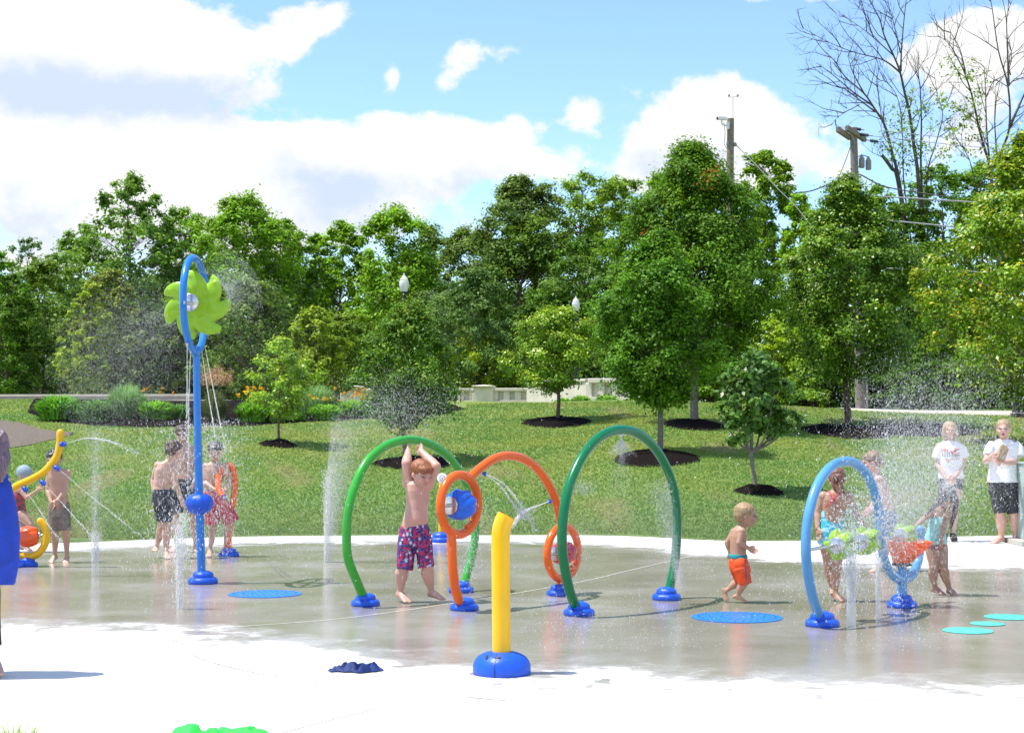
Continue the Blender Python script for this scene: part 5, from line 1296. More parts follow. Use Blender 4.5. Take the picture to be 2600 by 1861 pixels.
    def body(s, voxel=None, sm=2, paint=None):
        if s.head is None: pass
        V, Fq = remesh(s.mb, voxel or .0052, sm)
        n = len(V); col = np.tile(np.array(s.skin, float), (n, 1))
        nz = np.array([mnoise.noise(Vector(p) * 9) for p in V]); col *= (1 + .07 * nz)[:, None]; col[:, 0] *= 1 + .03 * nz
        if s.head:
            c, Rm, hh, wd, mo = s.head; L = (V - np.array(c)) @ np.array(Rm) / hh; L[:, 0] /= wd
            front = (L[:, 1] > .12) & (np.abs(L[:, 0]) < .5) & (np.abs(L[:, 2]) < .6)
            def spot(x, z, rx, rz, cc, k=1.0, ymin=.2):
                d = ((L[:, 0] - x) / rx) ** 2 + ((L[:, 2] - z) / rz) ** 2; w = (np.clip(1.35 - d, 0, 1) * k * (L[:, 1] > ymin))[:, None]
                col[:] = col * (1 - w) + np.array(cc) * w
            spot(.2, -.14, .13, .10, np.array(s.skin) * [1.08, .82, .80], .6); spot(-.2, -.14, .13, .10, np.array(s.skin) * [1.08, .82, .80], .6)
            for sx in (-1, 1):
                spot(sx * .155, .035, .095, .05, np.array(s.skin) * .45, .75); spot(sx * .155, .03, .055, .026, (.02, .015, .012), 1); spot(sx * .16, .115, .10, .022, np.array(s.skin) * .4, .7)  # sockets are not hollow: their shade is put into the skin colour
            if mo: spot(0, -.255, .10, .065, (.09, .02, .02), 1)
            else: spot(0, -.245, .12, .030, np.array(s.skin) * [.80, .42, .42], .9)
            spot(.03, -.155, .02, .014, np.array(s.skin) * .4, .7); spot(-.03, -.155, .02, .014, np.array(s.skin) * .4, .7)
        if paint: paint(V, col)
        o = mesh_np('body', V, Fq, M['skin'], s.root, tint=col, smooth=True); s.bodyV = V; return o
    def hair(s, m, kind='short', length=0, cut=None):
        c, Rm, hh, wd, mo = s.head; mb = MB(); P = lambda x, y, z: c + Rm @ Vector((x * wd, y, z)) * hh
        e = lambda p, r: mb.ell(P(*p), (r[0] * hh * wd, r[1] * hh, r[2] * hh), Rm, 20, 14)
        e((0, -.10, .19), (.425, .47, .385)); e((0, -.20, .0), (.385, .36, .34))
        if kind == 'fringe': e((0, .16, .30), (.33, .28, .17)); e((.12, .28, .22), (.16, .12, .08)); e((-.12, .28, .22), (.16, .12, .08)); e((0, -.24, -.15), (.30, .24, .2))
        if kind == 'tousled':
            rg = random.Random(int(hh * 1e5))
            for _ in range(26):
                a = rg.random() * 6.28; z = rg.uniform(.2, .5); r = .42 * math.sqrt(max(0, 1 - (z - .1) ** 2 / .2)); e((r * math.cos(a) * .9, -.08 + r * math.sin(a), z), (.09, .09, .06))
            e((0, .20, .32), (.30, .22, .13))
        if kind == 'long':
            D = length
            for sx in (-1, 1):
                pts = [P(sx * .20, .12, .44), P(sx * .38, .13, .15), P(sx * .42, .08, -.2), P(sx * .40, .10, -.2 - D * .5), P(sx * .32, .14, -.2 - D)]
                mb.tube(smoothcurve(pts, 3), [hh * x for x in (.07, .08, .09, .10, .11, .115, .12, .12, .12, .11, .10, .07, .04)], 10)
            pts = [P(0, -.35, .1), P(0, -.42, -.3), P(0, -.38, -.3 - D * .7)]; mb.tube(smoothcurve(pts, 4), [hh * x for x in (.3, .33, .34, .34, .32, .3, .27, .22, .15)], 14)
        if kind == 'tied': e((0, -.42, .02), (.13, .14, .16)); e((0, -.2, -.2), (.28, .22, .16))
        V, Fq = remesh(mb, .0055, 1, noise_amp=.0045, noise_scale=70, stretch=(1, 1, .25))
        return mesh_np('hair', V, Fq, m, s.root, smooth=True)
    def garment(s, name, mb, m, fold=.006, fs=16, sm=3, voxel=.0065, tint=None, stretch=(1, 1, .45)):
        V, Fq = remesh(mb, voxel, sm, noise_amp=fold, noise_scale=fs, stretch=stretch)
        return mesh_np(name, V, Fq, m, s.root, tint=(tint(V) if tint else None), smooth=True)
    def trunks(s, name, m, waist, hips, legs, yaw, hd, tint=None, fold=.006):
        """waist/hips: (px,py,dy,hw); legs: list of [(px,py,dy,r) ...] centre lines to the hem"""
        mb = MB(); f = Vector((math.sin(yaw * HA), -math.cos(yaw * HA), 0)); r = Vector((math.cos(yaw * HA), math.sin(yaw * HA), 0))
        secs = [(s.q(w[:3]), r * w[3] * s.s, f * w[3] * hd * s.s) for w in (waist + hips)]
        mb.loft(secs, 24)
        for L in legs:
            P = [s.q(p[:3]) for p in L]; mb.tube(smoothcurve(P, 4), np.interp(np.linspace(0, 1, (len(P) - 1) * 4 + 1), np.linspace(0, 1, len(P)), [p[3] * s.s for p in L]), 18)
        zh = min(s.q(L[-1][:3]).z for L in legs) + .01
        for a, b, th, kk in getattr(s, 'legs', []):
            t = min(.97, max(.12, (a.z - zh) / max(.01, a.z - b.z))); g = .0125
            mb.tube([a, a.lerp(b, .3 * t / .7 if t < .7 else .3), a.lerp(b, t * .75), a.lerp(b, t)], [th + g, th * .97 + g, np.interp(t * .75, [0, .3, .7, 1], [th, th * .95, th * .76, kk]) + g, np.interp(t, [0, .3, .7, 1], [th, th * .95, th * .76, kk]) + g], 16); mb.ell(a, th + g)
        return s.garment(name, mb, m, fold, tint=tint)

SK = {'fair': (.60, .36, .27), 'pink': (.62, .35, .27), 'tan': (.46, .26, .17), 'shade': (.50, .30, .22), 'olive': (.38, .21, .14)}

# --- red-haired boy under the bright green arch
def boy_main():
    p = Person('red-haired boy in starred red and blue trunks reaching up to the green arch', 14.4, 1.28, SK['pink'], (1055, 1526))
    p.torso([(1060, 1219, 0, 17, 13), (1061, 1229, 0, 29, 19), (1061, 1245, 0, 31, 22), (1061, 1268, 0, 30, 22.5), (1058, 1295, -.01, 29, 23.5), (1055, 1318, -.02, 32, 26), (1052, 1335, 0, 33, 26), (1052, 1352, 0, 31, 24)], 22)
    p.mkhead((1071, 1203, -.06), 64, 38, 24, 0, (1061, 1232, 0), wide=1.05)
    p.arm((1038, 1224, .02), (1032, 1176, -.01), (1036, 1147, .10), (1039, 1134, .24), 1.42, 1.0, 1)
    p.arm((1085, 1230, -.02), (1107, 1184, -.06), (1070, 1147, .10), (1058, 1134, .24), 1.40, 1.0, -1)
    p.leg((1037, 1350, .0), (1024, 1438, -.03), (1016, 1502, .03), (1038, 1528, -.13), 1.12, 1.2)
    p.leg((1068, 1350, .0), (1086, 1437, -.03), (1095, 1500, .03), (1128, 1520, -.06), 1.12, 1.2)
    p.body(); p.hair(HAIR['red'], 'fringe')
    stars = []; rg = np.random.default_rng(3)
    def tint(V):
        c = np.array(p.q((1055, 1390))); an = np.arctan2(V[:, 0] - c[0], -(V[:, 1] - c[1])) * .12; u = an + V[:, 0] * .4; v = V[:, 2]
        n1 = np.array([mnoise.noise(Vector((a * 30, b * 30, 1))) for a, b in zip(u, v)]); n2 = np.array([mnoise.noise(Vector((a * 45, b * 45, 8))) for a, b in zip(u, v)])
        col = np.tile([.015, .02, .12], (len(V), 1)).astype(float)
        col[n1 > .05] = (.58, .015, .09); col[(n2 > .22)] = (.03, .10, .38); col[(n1 < -.3)] = (.17, .02, .16)
        U = np.stack([u, v], 1); lo = U.min(0); hi = U.max(0)
        for i in range(46):
            cc = lo + (hi - lo) * rg.random(2); d = U - cc; r = np.hypot(d[:, 0], d[:, 1]); a = np.arctan2(d[:, 1], d[:, 0]) + rg.random() * 6
            star = r < .019 * (.55 + .45 * np.abs(np.cos(2.5 * a)) ** 2) * (.7 + .5 * rg.random()); col[star] = (.55, .58, .72)
        return col
    m = mat('starred_swim_cloth', (1, 1, 1), .6, attr='tint', bump=.3, bscale=200)
    p.trunks('swim_trunks', m, [(1055, 1328, 0, 32.5), (1054, 1340, 0, 34)], [(1054, 1360, 0, 36), (1054, 1376, 0, 36), (1053, 1386, 0, 33)], [[(1038, 1365, 0, 19), (1034, 1405, -.01, 20), (1028, 1445, -.02, 21.5)], [(1069, 1365, 0, 19), (1077, 1400, -.01, 20.5), (1082, 1440, -.02, 22)]], 22, .78, tint)
boy_main()

def toddler():
    p = Person('barefoot toddler in orange trunks with teal waistband running to the right', 14.36, .90, SK['tan'], (1885, 1527))
    p.torso([(1883, 1333, 0, 12, 11), (1877, 1345, 0, 23, 17), (1875, 1360, 0, 25, 19), (1874, 1380, 0, 23, 19), (1874, 1400, 0, 22, 19), (1875, 1418, 0, 22, 20), (1876, 1434, 0, 21, 20)], 112)
    p.mkhead((1895, 1309, 0), 58, 82, 8, 0, (1884, 1336, 0), wide=1.08)
    p.arm((1884, 1349, -.09), (1876, 1378, -.12), (1900, 1391, -.10), (1914, 1398, -.10), 1.15, .4, 1)
    p.arm((1864, 1350, .09), (1846, 1378, .09), (1853, 1402, .08), (1858, 1414, .08), 1.1, .3, -1)
    p.leg((1880, 1432, -.05), (1892, 1478, -.05), (1872, 1512, -.04), (1898, 1525, -.05), 1.15, 1.1)
    p.leg((1870, 1432, .05), (1878, 1478, .04), (1847, 1497, .05), (1846, 1527, .03), 1.12, 1.1)
    p.body(.0045); p.hair(HAIR['blond'], 'short')
    om = cloth_mat('orange_swim_cloth', (.85, .085, .01)); gm = cloth_mat('grey_piping_cloth', (.16, .12, .20)); te = cloth_mat('teal_waistband_cloth', (.01, .27, .30))
    p.trunks('swim_trunks', om, [(1874, 1415, 0, 22), (1875, 1425, 0, 25)], [(1878, 1440, 0, 27), (1881, 1452, 0, 26)], [[(1880, 1440, -.05, 20), (1888, 1465, -.05, 19), (1892, 1482, -.05, 17)], [(1872, 1440, .05, 20), (1880, 1462, .05, 19), (1885, 1473, .05, 17)]], 112, .95, fold=.004)
    mb = MB(); f = Vector((math.sin(112 * HA), -math.cos(112 * HA), 0)); r = Vector((math.cos(112 * HA), math.sin(112 * HA), 0))
    mb.loft([(p.q((1873.5, 1406, 0)), r * 22.5 * p.s, f * 22 * p.s), (p.q((1874.5, 1417, 0)), r * 23.5 * p.s, f * 23 * p.s)], 24); p.garment('waistband', mb, te, .002)
    mb = MB(); mb.tube(smoothcurve([p.q(x) for x in ((1892, 1420, -.085), (1896, 1445, -.115), (1899, 1468, -.125), (1897, 1484, -.12))], 4), .0065, 8); p.garment('side_stripe', mb, gm, 0, voxel=.003, sm=1)
toddler()

def boy_brown():
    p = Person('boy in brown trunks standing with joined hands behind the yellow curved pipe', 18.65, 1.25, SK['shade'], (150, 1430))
    p.torso([(147, 1188, 0, 12, 10), (148, 1196, 0, 25, 14), (149, 1212, 0, 26, 17), (149, 1235, 0, 23, 16), (150, 1262, 0, 21, 16), (151, 1285, 0, 24, 18), (151, 1300, 0, 24, 18)], 8)
    p.mkhead((137, 1166, -.02), 46, -8, 15, 0, (146, 1192, 0))
    p.arm((126, 1202, 0), (121, 1245, -.02), (130, 1274, -.12), (134, 1284, -.15), .95, .6, 1)
    p.arm((172, 1200, 0), (168, 1242, -.04), (146, 1270, -.13), (134, 1281, -.16), .95, .6, -1)
    p.leg((140, 1302, 0), (139, 1352, -.02), (139, 1408, .02), (126, 1428, -.08), .98)
    p.leg((161, 1302, 0), (167, 1352, -.02), (170, 1408, .02), (166, 1430, -.10), .98)
    p.body(); p.hair(HAIR['black'], 'tousled')
    p.trunks('swim_trunks', cloth_mat('brown_patterned_cloth', (.14, .11, .09), (.28, .25, .22), 16), [(150, 1272, 0, 23), (150, 1284, 0, 26)], [(151, 1300, 0, 27), (151, 1312, 0, 26)], [[(139, 1300, 0, 14), (138, 1325, 0, 15), (138, 1348, 0, 15.5)], [(163, 1300, 0, 14), (164, 1325, 0, 15), (166, 1344, 0, 15.5)]], 8, .72)
boy_brown()
def girl_left():
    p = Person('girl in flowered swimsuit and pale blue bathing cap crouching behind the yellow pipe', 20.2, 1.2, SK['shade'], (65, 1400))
    p.torso([(53, 1232, 0, 10, 9), (50, 1240, 0, 17, 13), (48, 1258, 0, 19, 15), (46, 1278, 0, 17, 14), (46, 1298, 0, 19, 17), (48, 1312, 0, 19, 18)], 75)
    p.mkhead((63, 1206, -.02), 44, 72, 20, 0, (54, 1232, 0))
    p.arm((52, 1244, -.1), (68, 1264, -.14), (93, 1246, -.15), (106, 1236, -.15), .9, .2, 1, 1.6)
    p.leg((52, 1306, -.05), (78, 1332, -.10), (60, 1382, -.04), (80, 1397, -.1), 1.0)
    p.leg((44, 1306, .08), (62, 1340, .04), (44, 1384, .1), (60, 1394, .1), 1.0)
    p.body()
    c, Rm, hh, wd, mo = p.head; mb = MB(); mb.ell(c + Rm @ Vector((0, -.08, .13)) * hh, (.43 * hh, .49 * hh, .44 * hh), Rm); p.garment('bathing_cap', mb, cloth_mat('pale_blue_cap_rubber', (.20, .34, .42), (.34, .36, .38), 30), .003)
    mb = MB(); mb.loft([(p.q(a[:3]), Vector((math.cos(75 * HA), math.sin(75 * HA), 0)) * a[3] * p.s, Vector((math.sin(75 * HA), -math.cos(75 * HA), 0)) * a[4] * p.s) for a in ((50, 1246, 0, 18, 15), (48, 1258, 0, 20.5, 16.5), (46, 1278, 0, 18.5, 15.5), (46, 1298, 0, 20.5, 18.5), (48, 1313, 0, 20, 19), (50, 1320, 0, 12, 12))], 24)
    p.garment('swimsuit', mb, mat('flowered_swim_cloth', (.035, .06, .06), .6, var=.6, vscale=22, col2=(.55, .06, .08)), .002)
girl_left()
def boy_back():
    p = Person('fair boy seen from behind in dark trunks left of the pinwheel pole', 19.2, 1.30, SK['fair'], (415, 1416))
    p.torso([(431, 1168, 0, 12, 11), (424, 1177, 0, 22, 15), (420, 1192, 0, 26, 18), (416, 1212, 0, 24, 18), (412, 1236, 0, 21, 17), (413, 1254, 0, 24, 19), (414, 1270, 0, 24, 18)], 196)
    p.mkhead((441, 1144, 0), 48, 150, 15, 0, (431, 1172, 0))
    p.arm((402, 1181, 0), (389, 1218, .03), (390, 1246, -.02), (393, 1258, -.04), 1.05, .4, 1)
    p.arm((441, 1190, -.02), (447, 1232, -.05), (460, 1268, -.02), (466, 1280, 0), 1.1, .4, -1)
    p.leg((420, 1268, 0), (423, 1338, 0), (422, 1399, .02), (428, 1417, -.12), 1.1, 1.1)
    p.leg((406, 1268, .03), (410, 1334, .05), (398, 1388, .12), (392, 1398, .02), 1.05, 1.05)
    p.body(); p.hair(HAIR['brown'], 'tousled')
    p.trunks('swim_trunks', cloth_mat('charcoal_swim_cloth', (.020, .024, .035), (.06, .07, .09), 14), [(413, 1241, 0, 24), (414, 1254, 0, 27)], [(416, 1272, 0, 30), (418, 1286, 0, 29)], [[(420, 1275, -.02, 17), (421, 1305, -.02, 17), (421, 1324, -.02, 16)], [(410, 1275, .02, 16), (413, 1300, .03, 16), (414, 1322, .04, 15)], [(430, 1272, -.03, 13), (444, 1290, -.05, 14), (450, 1302, -.05, 13)]], 196, .75)
boy_back()
def teen():
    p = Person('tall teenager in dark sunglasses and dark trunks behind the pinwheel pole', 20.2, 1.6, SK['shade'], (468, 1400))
    p.torso([(464, 1124, 0, 12, 11), (466, 1133, 0, 27, 15), (468, 1146, 0, 31, 19), (468, 1170, 0, 28, 19), (468, 1200, 0, 24, 17), (468, 1220, 0, 26, 19), (468, 1240, 0, 26, 18)], -12)
    P = p.mkhead((462, 1102, -.02), 42, 10, 5, 0, (464, 1128, 0))
    p.arm((440, 1138, 0), (433, 1178, .02), (437, 1212, -.08), (440, 1224, -.10), .9, .4, 1)
    p.arm((496, 1138, 0), (503, 1178, .02), (498, 1212, -.06), (494, 1226, -.08), .9, .4, -1)
    p.leg((455, 1240, 0), (449, 1320, -.02), (446, 1384, .03), (434, 1399, -.1), .88)
    p.leg((481, 1240, 0), (493, 1320, -.02), (497, 1384, .03), (504, 1399, -.1), .88)
    p.body(); p.hair(HAIR['brown'], 'tousled')
    hh = p.head[2]; mb = MB(); 
    for sx in (-1, 1): mb.ell(P(sx * .17, .42, .04), (.14 * hh, .05 * hh, .085 * hh), p.head[1])
    mb.tube([P(-.40, -.05, .05), P(-.34, .34, .06), P(0, .45, .06), P(.34, .34, .06), P(.40, -.05, .05)], .018 * hh, 8); p.garment('sunglasses', mb, M['eye'], 0, voxel=.003, sm=1)
    p.trunks('swim_trunks', cloth_mat('dark_teal_swim_cloth', (.015, .05, .05), (.03, .04, .05), 14), [(468, 1215, 0, 27), (468, 1228, 0, 29)], [(468, 1245, 0, 30), (468, 1258, 0, 28)], [[(455, 1245, 0, 16), (452, 1275, 0, 17), (450, 1300, 0, 17)], [(482, 1245, 0, 16), (486, 1275, 0, 17), (489, 1300, 0, 17)]], -12, .72)
teen()
def boy_red():
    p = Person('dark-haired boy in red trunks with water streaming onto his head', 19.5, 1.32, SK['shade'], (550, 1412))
    p.torso([(545, 1172, 0, 12, 10), (547, 1180, 0, 25, 14), (547, 1194, 0, 27, 17), (544, 1215, 0, 24, 17), (541, 1238, 0, 21, 16), (543, 1256, 0, 24, 18), (546, 1270, 0, 24, 18)], 10)
    p.mkhead((546, 1147, -.04), 45, 10, 22, 0, (545, 1176, 0))
    p.arm((523, 1184, 0), (519, 1224, -.04), (545, 1243, -.14), (562, 1248, -.17), .95, .3, 1, 1.5)
    p.arm((573, 1183, 0), (582, 1220, -.02), (574, 1244, -.12), (566, 1250, -.17), .95, .3, -1, 1.5)
    p.leg((535, 1270, 0), (540, 1338, -.02), (534, 1396, .02), (529, 1412, -.12), .98)
    p.leg((560, 1270, 0), (579, 1332, .0), (573, 1390, .05), (570, 1404, -.05), .98)
    p.body(); p.hair(HAIR['black'], 'tousled')
    p.trunks('swim_trunks', cloth_mat('red_swim_cloth', (.50, .045, .07), (.42, .05, .08), 14), [(543, 1247, 0, 25), (545, 1262, 0, 28)], [(548, 1278, 0, 32), (551, 1290, 0, 32)], [[(537, 1280, 0, 17), (539, 1310, 0, 18), (540, 1332, 0, 18.5)], [(562, 1280, 0, 18), (580, 1305, 0, 18), (592, 1325, 0, 17)]], 10, .72)
boy_red()
def girl_blue():
    p = Person('girl seen from behind in turquoise swimsuit with crossed pink straps and wet plaits', 14.45, 1.22, SK['tan'], (2118, 1528))
    p.torso([(2124, 1244, 0, 13, 11), (2122, 1254, 0, 32, 17), (2120, 1268, 0, 35, 21), (2117, 1292, 0, 31, 21), (2113, 1322, 0, 28, 20), (2110, 1345, 0, 31, 23), (2108, 1365, 0, 33, 25), (2110, 1380, 0, 30, 23)], 186)
    p.mkhead((2125, 1218, 0), 54, 172, 22, 0, (2123, 1250, 0))
    p.arm((2091, 1260, 0), (2077, 1302, .02), (2076, 1340, -.04), (2079, 1355, -.06), 1.1, .4, 1)
    p.arm((2154, 1260, 0), (2172, 1300, .06), (2190, 1328, .12), (2198, 1340, .14), 1.1, .4, -1)
    p.leg((2098, 1372, .03), (2104, 1436, .05), (2113, 1492, .12), (2118, 1506, .0), 1.05, 1.1)
    p.leg((2122, 1372, 0), (2125, 1440, -.02), (2121, 1504, .02), (2146, 1526, -.06), 1.08, 1.1)
    p.body(); p.hair(HAIR['auburn'], 'short')
    mb = MB()
    for pts in ([(2118, 1208, -.13), (2114, 1224, -.14), (2118, 1238, -.15), (2125, 1250, -.13)], [(2131, 1208, -.13), (2136, 1226, -.14), (2139, 1240, -.15), (2144, 1253, -.13)]):
        P = smoothcurve([p.q(x) for x in pts], 5)
        for i in range(0, len(P) - 1): mb.ell(P[i], (.017 * (1 - .5 * i / len(P)),) * 3)
        mb.tube(P, [.016 * (1 - .6 * i / len(P)) for i in range(len(P))], 10)
    p.garment('plaits', mb, HAIR['auburn'], .002, 60, 1, .004)
    r = Vector((math.cos(186 * HA), math.sin(186 * HA), 0)); f = Vector((math.sin(186 * HA), -math.cos(186 * HA), 0))
    mb = MB(); secs = [(2117, 1296, 0, 32.5, 22), (2113, 1322, 0, 30, 22), (2110, 1345, 0, 33, 25), (2108, 1365, 0, 35.5, 27), (2109, 1378, 0, 34, 26), (2112, 1390, 0, 22, 18)]
    mb.loft([(p.q(a[:3]), r * a[3] * p.s, f * a[4] * p.s) for a in secs], 28)
    V, Fq = remesh(mb, .006, 3, .004, 22, (1, 1, .8))
    # low scooped back: skin shows, the sides rise to the armpits
    cen = V[Fq].mean(1); cc = np.array(p.q((2117, 1296, 0))); zt = np.array(p.q((2117, 1312, 0)))[2]
    back = cen[:, 1] < cc[1]; sc = (np.abs(cen[:, 0] - cc[0]) / (26 * p.s)) ; lim = zt + .0 - .055 * (1 - np.clip(sc, 0, 1) ** 2)
    keep = ~(back & (cen[:, 2] > lim) & (sc < 1)); Fk = Fq[keep]
    c1, c2 = np.array([.02, .42, .60]), np.array([.30, .66, .72])
    nz = np.array([mnoise.noise(Vector((a[0] * 12 + a[2] * 8, a[1] * 8, a[2] * 42))) for a in V]); t = np.where(nz[:, None] > .12, c2, c1)
    o = mesh_np('swimsuit', V, Fk, mat('turquoise_swim_cloth', (1, 1, 1), .5, attr='tint', bump=.3, bscale=200), p.root, tint=t, smooth=True)
    bv = BVHTree.FromPolygons([tuple(v) for v in p.bodyV], [tuple(x) for x in np.arange(0)] if False else []) if False else None
    mb = MB()
    for a, b, c in (((2104, 1246, -.02), (2118, 1268, -.105), (2131, 1290, -.085)), ((2137, 1246, -.02), (2114, 1268, -.105), (2094, 1288, -.07))):
        mb.tube(smoothcurve([p.q(a), p.q(((a[0] + b[0]) / 2, (a[1] + b[1]) / 2, -.085)), p.q(b), p.q(c)], 5), .0062, 8)
    p.garment('shoulder_straps', mb, cloth_mat('pink_strap_cloth', (.70, .04, .09)), 0, voxel=.003, sm=1)
girl_blue()
def boy_wet():
    p = Person('fair-haired boy in blue trunks turned left in the spray behind the loop', 17.5, 1.32, SK['pink'], (2240, 1449))
    p.torso([(2226, 1204, 0, 12, 11), (2229, 1212, 0, 19, 17), (2233, 1228, 0, 22, 19), (2240, 1252, 0, 22, 18), (2248, 1280, 0, 22, 18), (2252, 1300, 0, 23, 19), (2254, 1318, 0, 23, 19)], -118)
    p.mkhead((2214, 1174, 0), 52, -98, 12, 0, (2224, 1206, 0))
    p.arm((2231, 1218, -.13), (2238, 1262, -.16), (2216, 1294, -.16), (2204, 1300, -.16), 1.05, .3, 1)
    p.arm((2232, 1220, .12), (2226, 1262, .12), (2210, 1290, .08), (2202, 1300, .08), 1.0, .3, -1)
    p.leg((2250, 1318, -.06), (2248, 1380, -.08), (2240, 1434, -.04), (2207, 1450, -.10), 1.02)
    p.leg((2256, 1318, .08), (2262, 1378, .08), (2290, 1426, .12), (2278, 1440, .08), 1.02)
    p.body(); p.hair(HAIR['wetblond'], 'tousled')
    p.trunks('swim_trunks', cloth_mat('faded_blue_swim_cloth', (.06, .15, .30), (.10, .20, .36), 14), [(2250, 1294, 0, 24), (2253, 1308, 0, 26)], [(2255, 1325, 0, 27), (2256, 1336, 0, 25)], [[(2251, 1325, -.06, 17), (2250, 1352, -.08, 17), (2249, 1368, -.08, 16)], [(2258, 1325, .08, 16), (2262, 1352, .08, 16), (2264, 1366, .08, 15)]], -118, .85)
boy_wet()
def girl_mint():
    p = Person('dark-haired girl in mint top bending over the orange hopper', 15.0, 1.2, SK['olive'], (2395, 1510))
    p.torso([(2397, 1284, 0, 13, 12), (2391, 1292, 0, 27, 17), (2388, 1306, 0, 26, 19), (2383, 1328, -.02, 22, 18), (2376, 1352, 0, 21, 19), (2374, 1372, .02, 26, 22), (2376, 1388, .02, 26, 22)], 195)
    p.mkhead((2405, 1268, -.05), 56, 168, 52, 0, (2398, 1287, 0))
    p.arm((2370, 1296, -.02), (2345, 1318, -.1), (2324, 1338, -.16), (2313, 1346, -.18), 1.0, .4, 1)
    p.arm((2410, 1297, -.04), (2397, 1335, -.10), (2391, 1362, -.12), (2390, 1376, -.12), 1.1, .4, -1)
    p.leg((2366, 1386, .02), (2371, 1440, -.02), (2373, 1490, .04), (2399, 1508, -.04), 1.05, 1.05)
    p.leg((2388, 1386, .02), (2396, 1442, -.03), (2410, 1494, .02), (2434, 1518, -.08), 1.05, 1.05)
    p.body(); 
    c, Rm, hh, wd, mo = p.head; mb = MB(); mb.ell(c + Rm @ Vector((0, -.08, .12)) * hh, (.46 * hh, .50 * hh, .46 * hh), Rm)
    mb.tube(smoothcurve([p.q(x) for x in ((2385, 1270, -.12), (2372, 1286, -.14), (2360, 1298, -.14), (2348, 1310, -.14))], 4), [.040, .036, .032, .028, .025, .022, .02, .018, .015, .013, .011, .009, .006], 10)
    mb.tube(smoothcurve([p.q(x) for x in ((2420, 1270, -.06), (2424, 1290, -.06), (2418, 1320, -.05), (2414, 1350, -.04))], 4), [.05, .05, .046, .042, .038, .034, .03, .026, .022, .018, .014, .01, .006], 10)
    p.garment('hair', mb, HAIR['black'], .006, 45, 1, .0055)
    r = Vector((math.cos(195 * HA), math.sin(195 * HA), 0)); f = Vector((math.sin(195 * HA), -math.cos(195 * HA), 0)); mb = MB()
    mb.loft([(p.q(a[:3]), r * a[3] * p.s, f * a[4] * p.s) for a in ((2387, 1311, -.005, 27, 20), (2383, 1328, -.02, 24, 20), (2376, 1352, 0, 23.5, 21), (2373, 1370, .02, 29, 25), (2374, 1380, .02, 30, 26))], 28)
    p.garment('swim_top', mb, cloth_mat('mint_swim_cloth', (.22, .60, .60), (.34, .70, .68), 9), .007, 22, stretch=(1, 1, .9))
    mb = MB(); mb.loft([(p.q(a[:3]), r * a[3] * p.s, f * a[4] * p.s) for a in ((2374, 1376, .02, 27.5, 23), (2376, 1388, .02, 27.5, 23), (2378, 1396, .02, 20, 18))], 24)
    mb.tube([p.q((2372, 1294, -.03)), p.q((2376, 1312, -.11))], .012, 8)
    p.garment('swimsuit_bottom', mb, cloth_mat('pink_brown_swim_cloth', (.30, .09, .10)), .002)
girl_mint()

def tee(p, label, secs, sleeves, yaw, hem_fold=.007, m=None):
    mb = MB(); r = Vector((math.cos(yaw * HA), math.sin(yaw * HA), 0)); f = Vector((math.sin(yaw * HA), -math.cos(yaw * HA), 0))
    mb.loft([(p.q(a[:3]), r * a[3] * p.s, f * a[4] * p.s) for a in secs], 30)
    for S in sleeves: mb.tube([p.q(x[:3]) for x in S], [x[3] * p.s for x in S], 16)
    m = m or mat('white_cotton', (.80, .80, .82), .85, var=.04, vscale=6, bump=.2, bscale=250)
    return p.garment('t_shirt', mb, m, hem_fold, 9, 3, .007, stretch=(1.2, 1.2, .8))
def print_on(p, shirt, polys_px, col, name, Yf):
    """flat print pressed on to the front of the shirt: polygons in pixels, dropped on to the cloth"""
    me = shirt.data; o0 = ORI[p.root]; bv = BVHTree.FromPolygons([v.co + o0 for v in me.vertices], [tuple(q.vertices) for q in me.polygons])
    V = []; Fc = []
    for poly in polys_px:
        # subdivide triangles fan
        pts = [Vector(q + (0,)) for q in poly]; b = len(V)
        for q in pts:
            P = PW(q.x, q.y, Yf - .6); d = (PW(q.x, q.y, Yf) - P).normalized(); h = bv.ray_cast(P, d)
            V.append((h[0] - d * .004) if h[0] is not None else PW(q.x, q.y, Yf))
        Fc.append(tuple(range(b, b + len(pts))))
    me = bpy.data.meshes.new(name); me.from_pydata([v - o0 for v in V], [], Fc); me.update(); me.materials.append(col)
    o = bpy.data.objects.new(name, me); COL.objects.link(o); o.parent = shirt; return o
def stroke(pts, w):
    out = []
    for (x0, y0), (x1, y1) in zip(pts[:-1], pts[1:]):
        dx, dy = x1 - x0, y1 - y0; l = math.hypot(dx, dy) or 1; nx, ny = -dy / l * w / 2, dx / l * w / 2; n = max(1, int(l / 4))
        for i in range(n):
            a, b = i / n, (i + 1) / n
            out.append([(x0 + dx * a + nx, y0 + dy * a + ny), (x0 + dx * b + nx, y0 + dy * b + ny), (x0 + dx * b - nx, y0 + dy * b - ny), (x0 + dx * a - nx, y0 + dy * a - ny)])
    return out
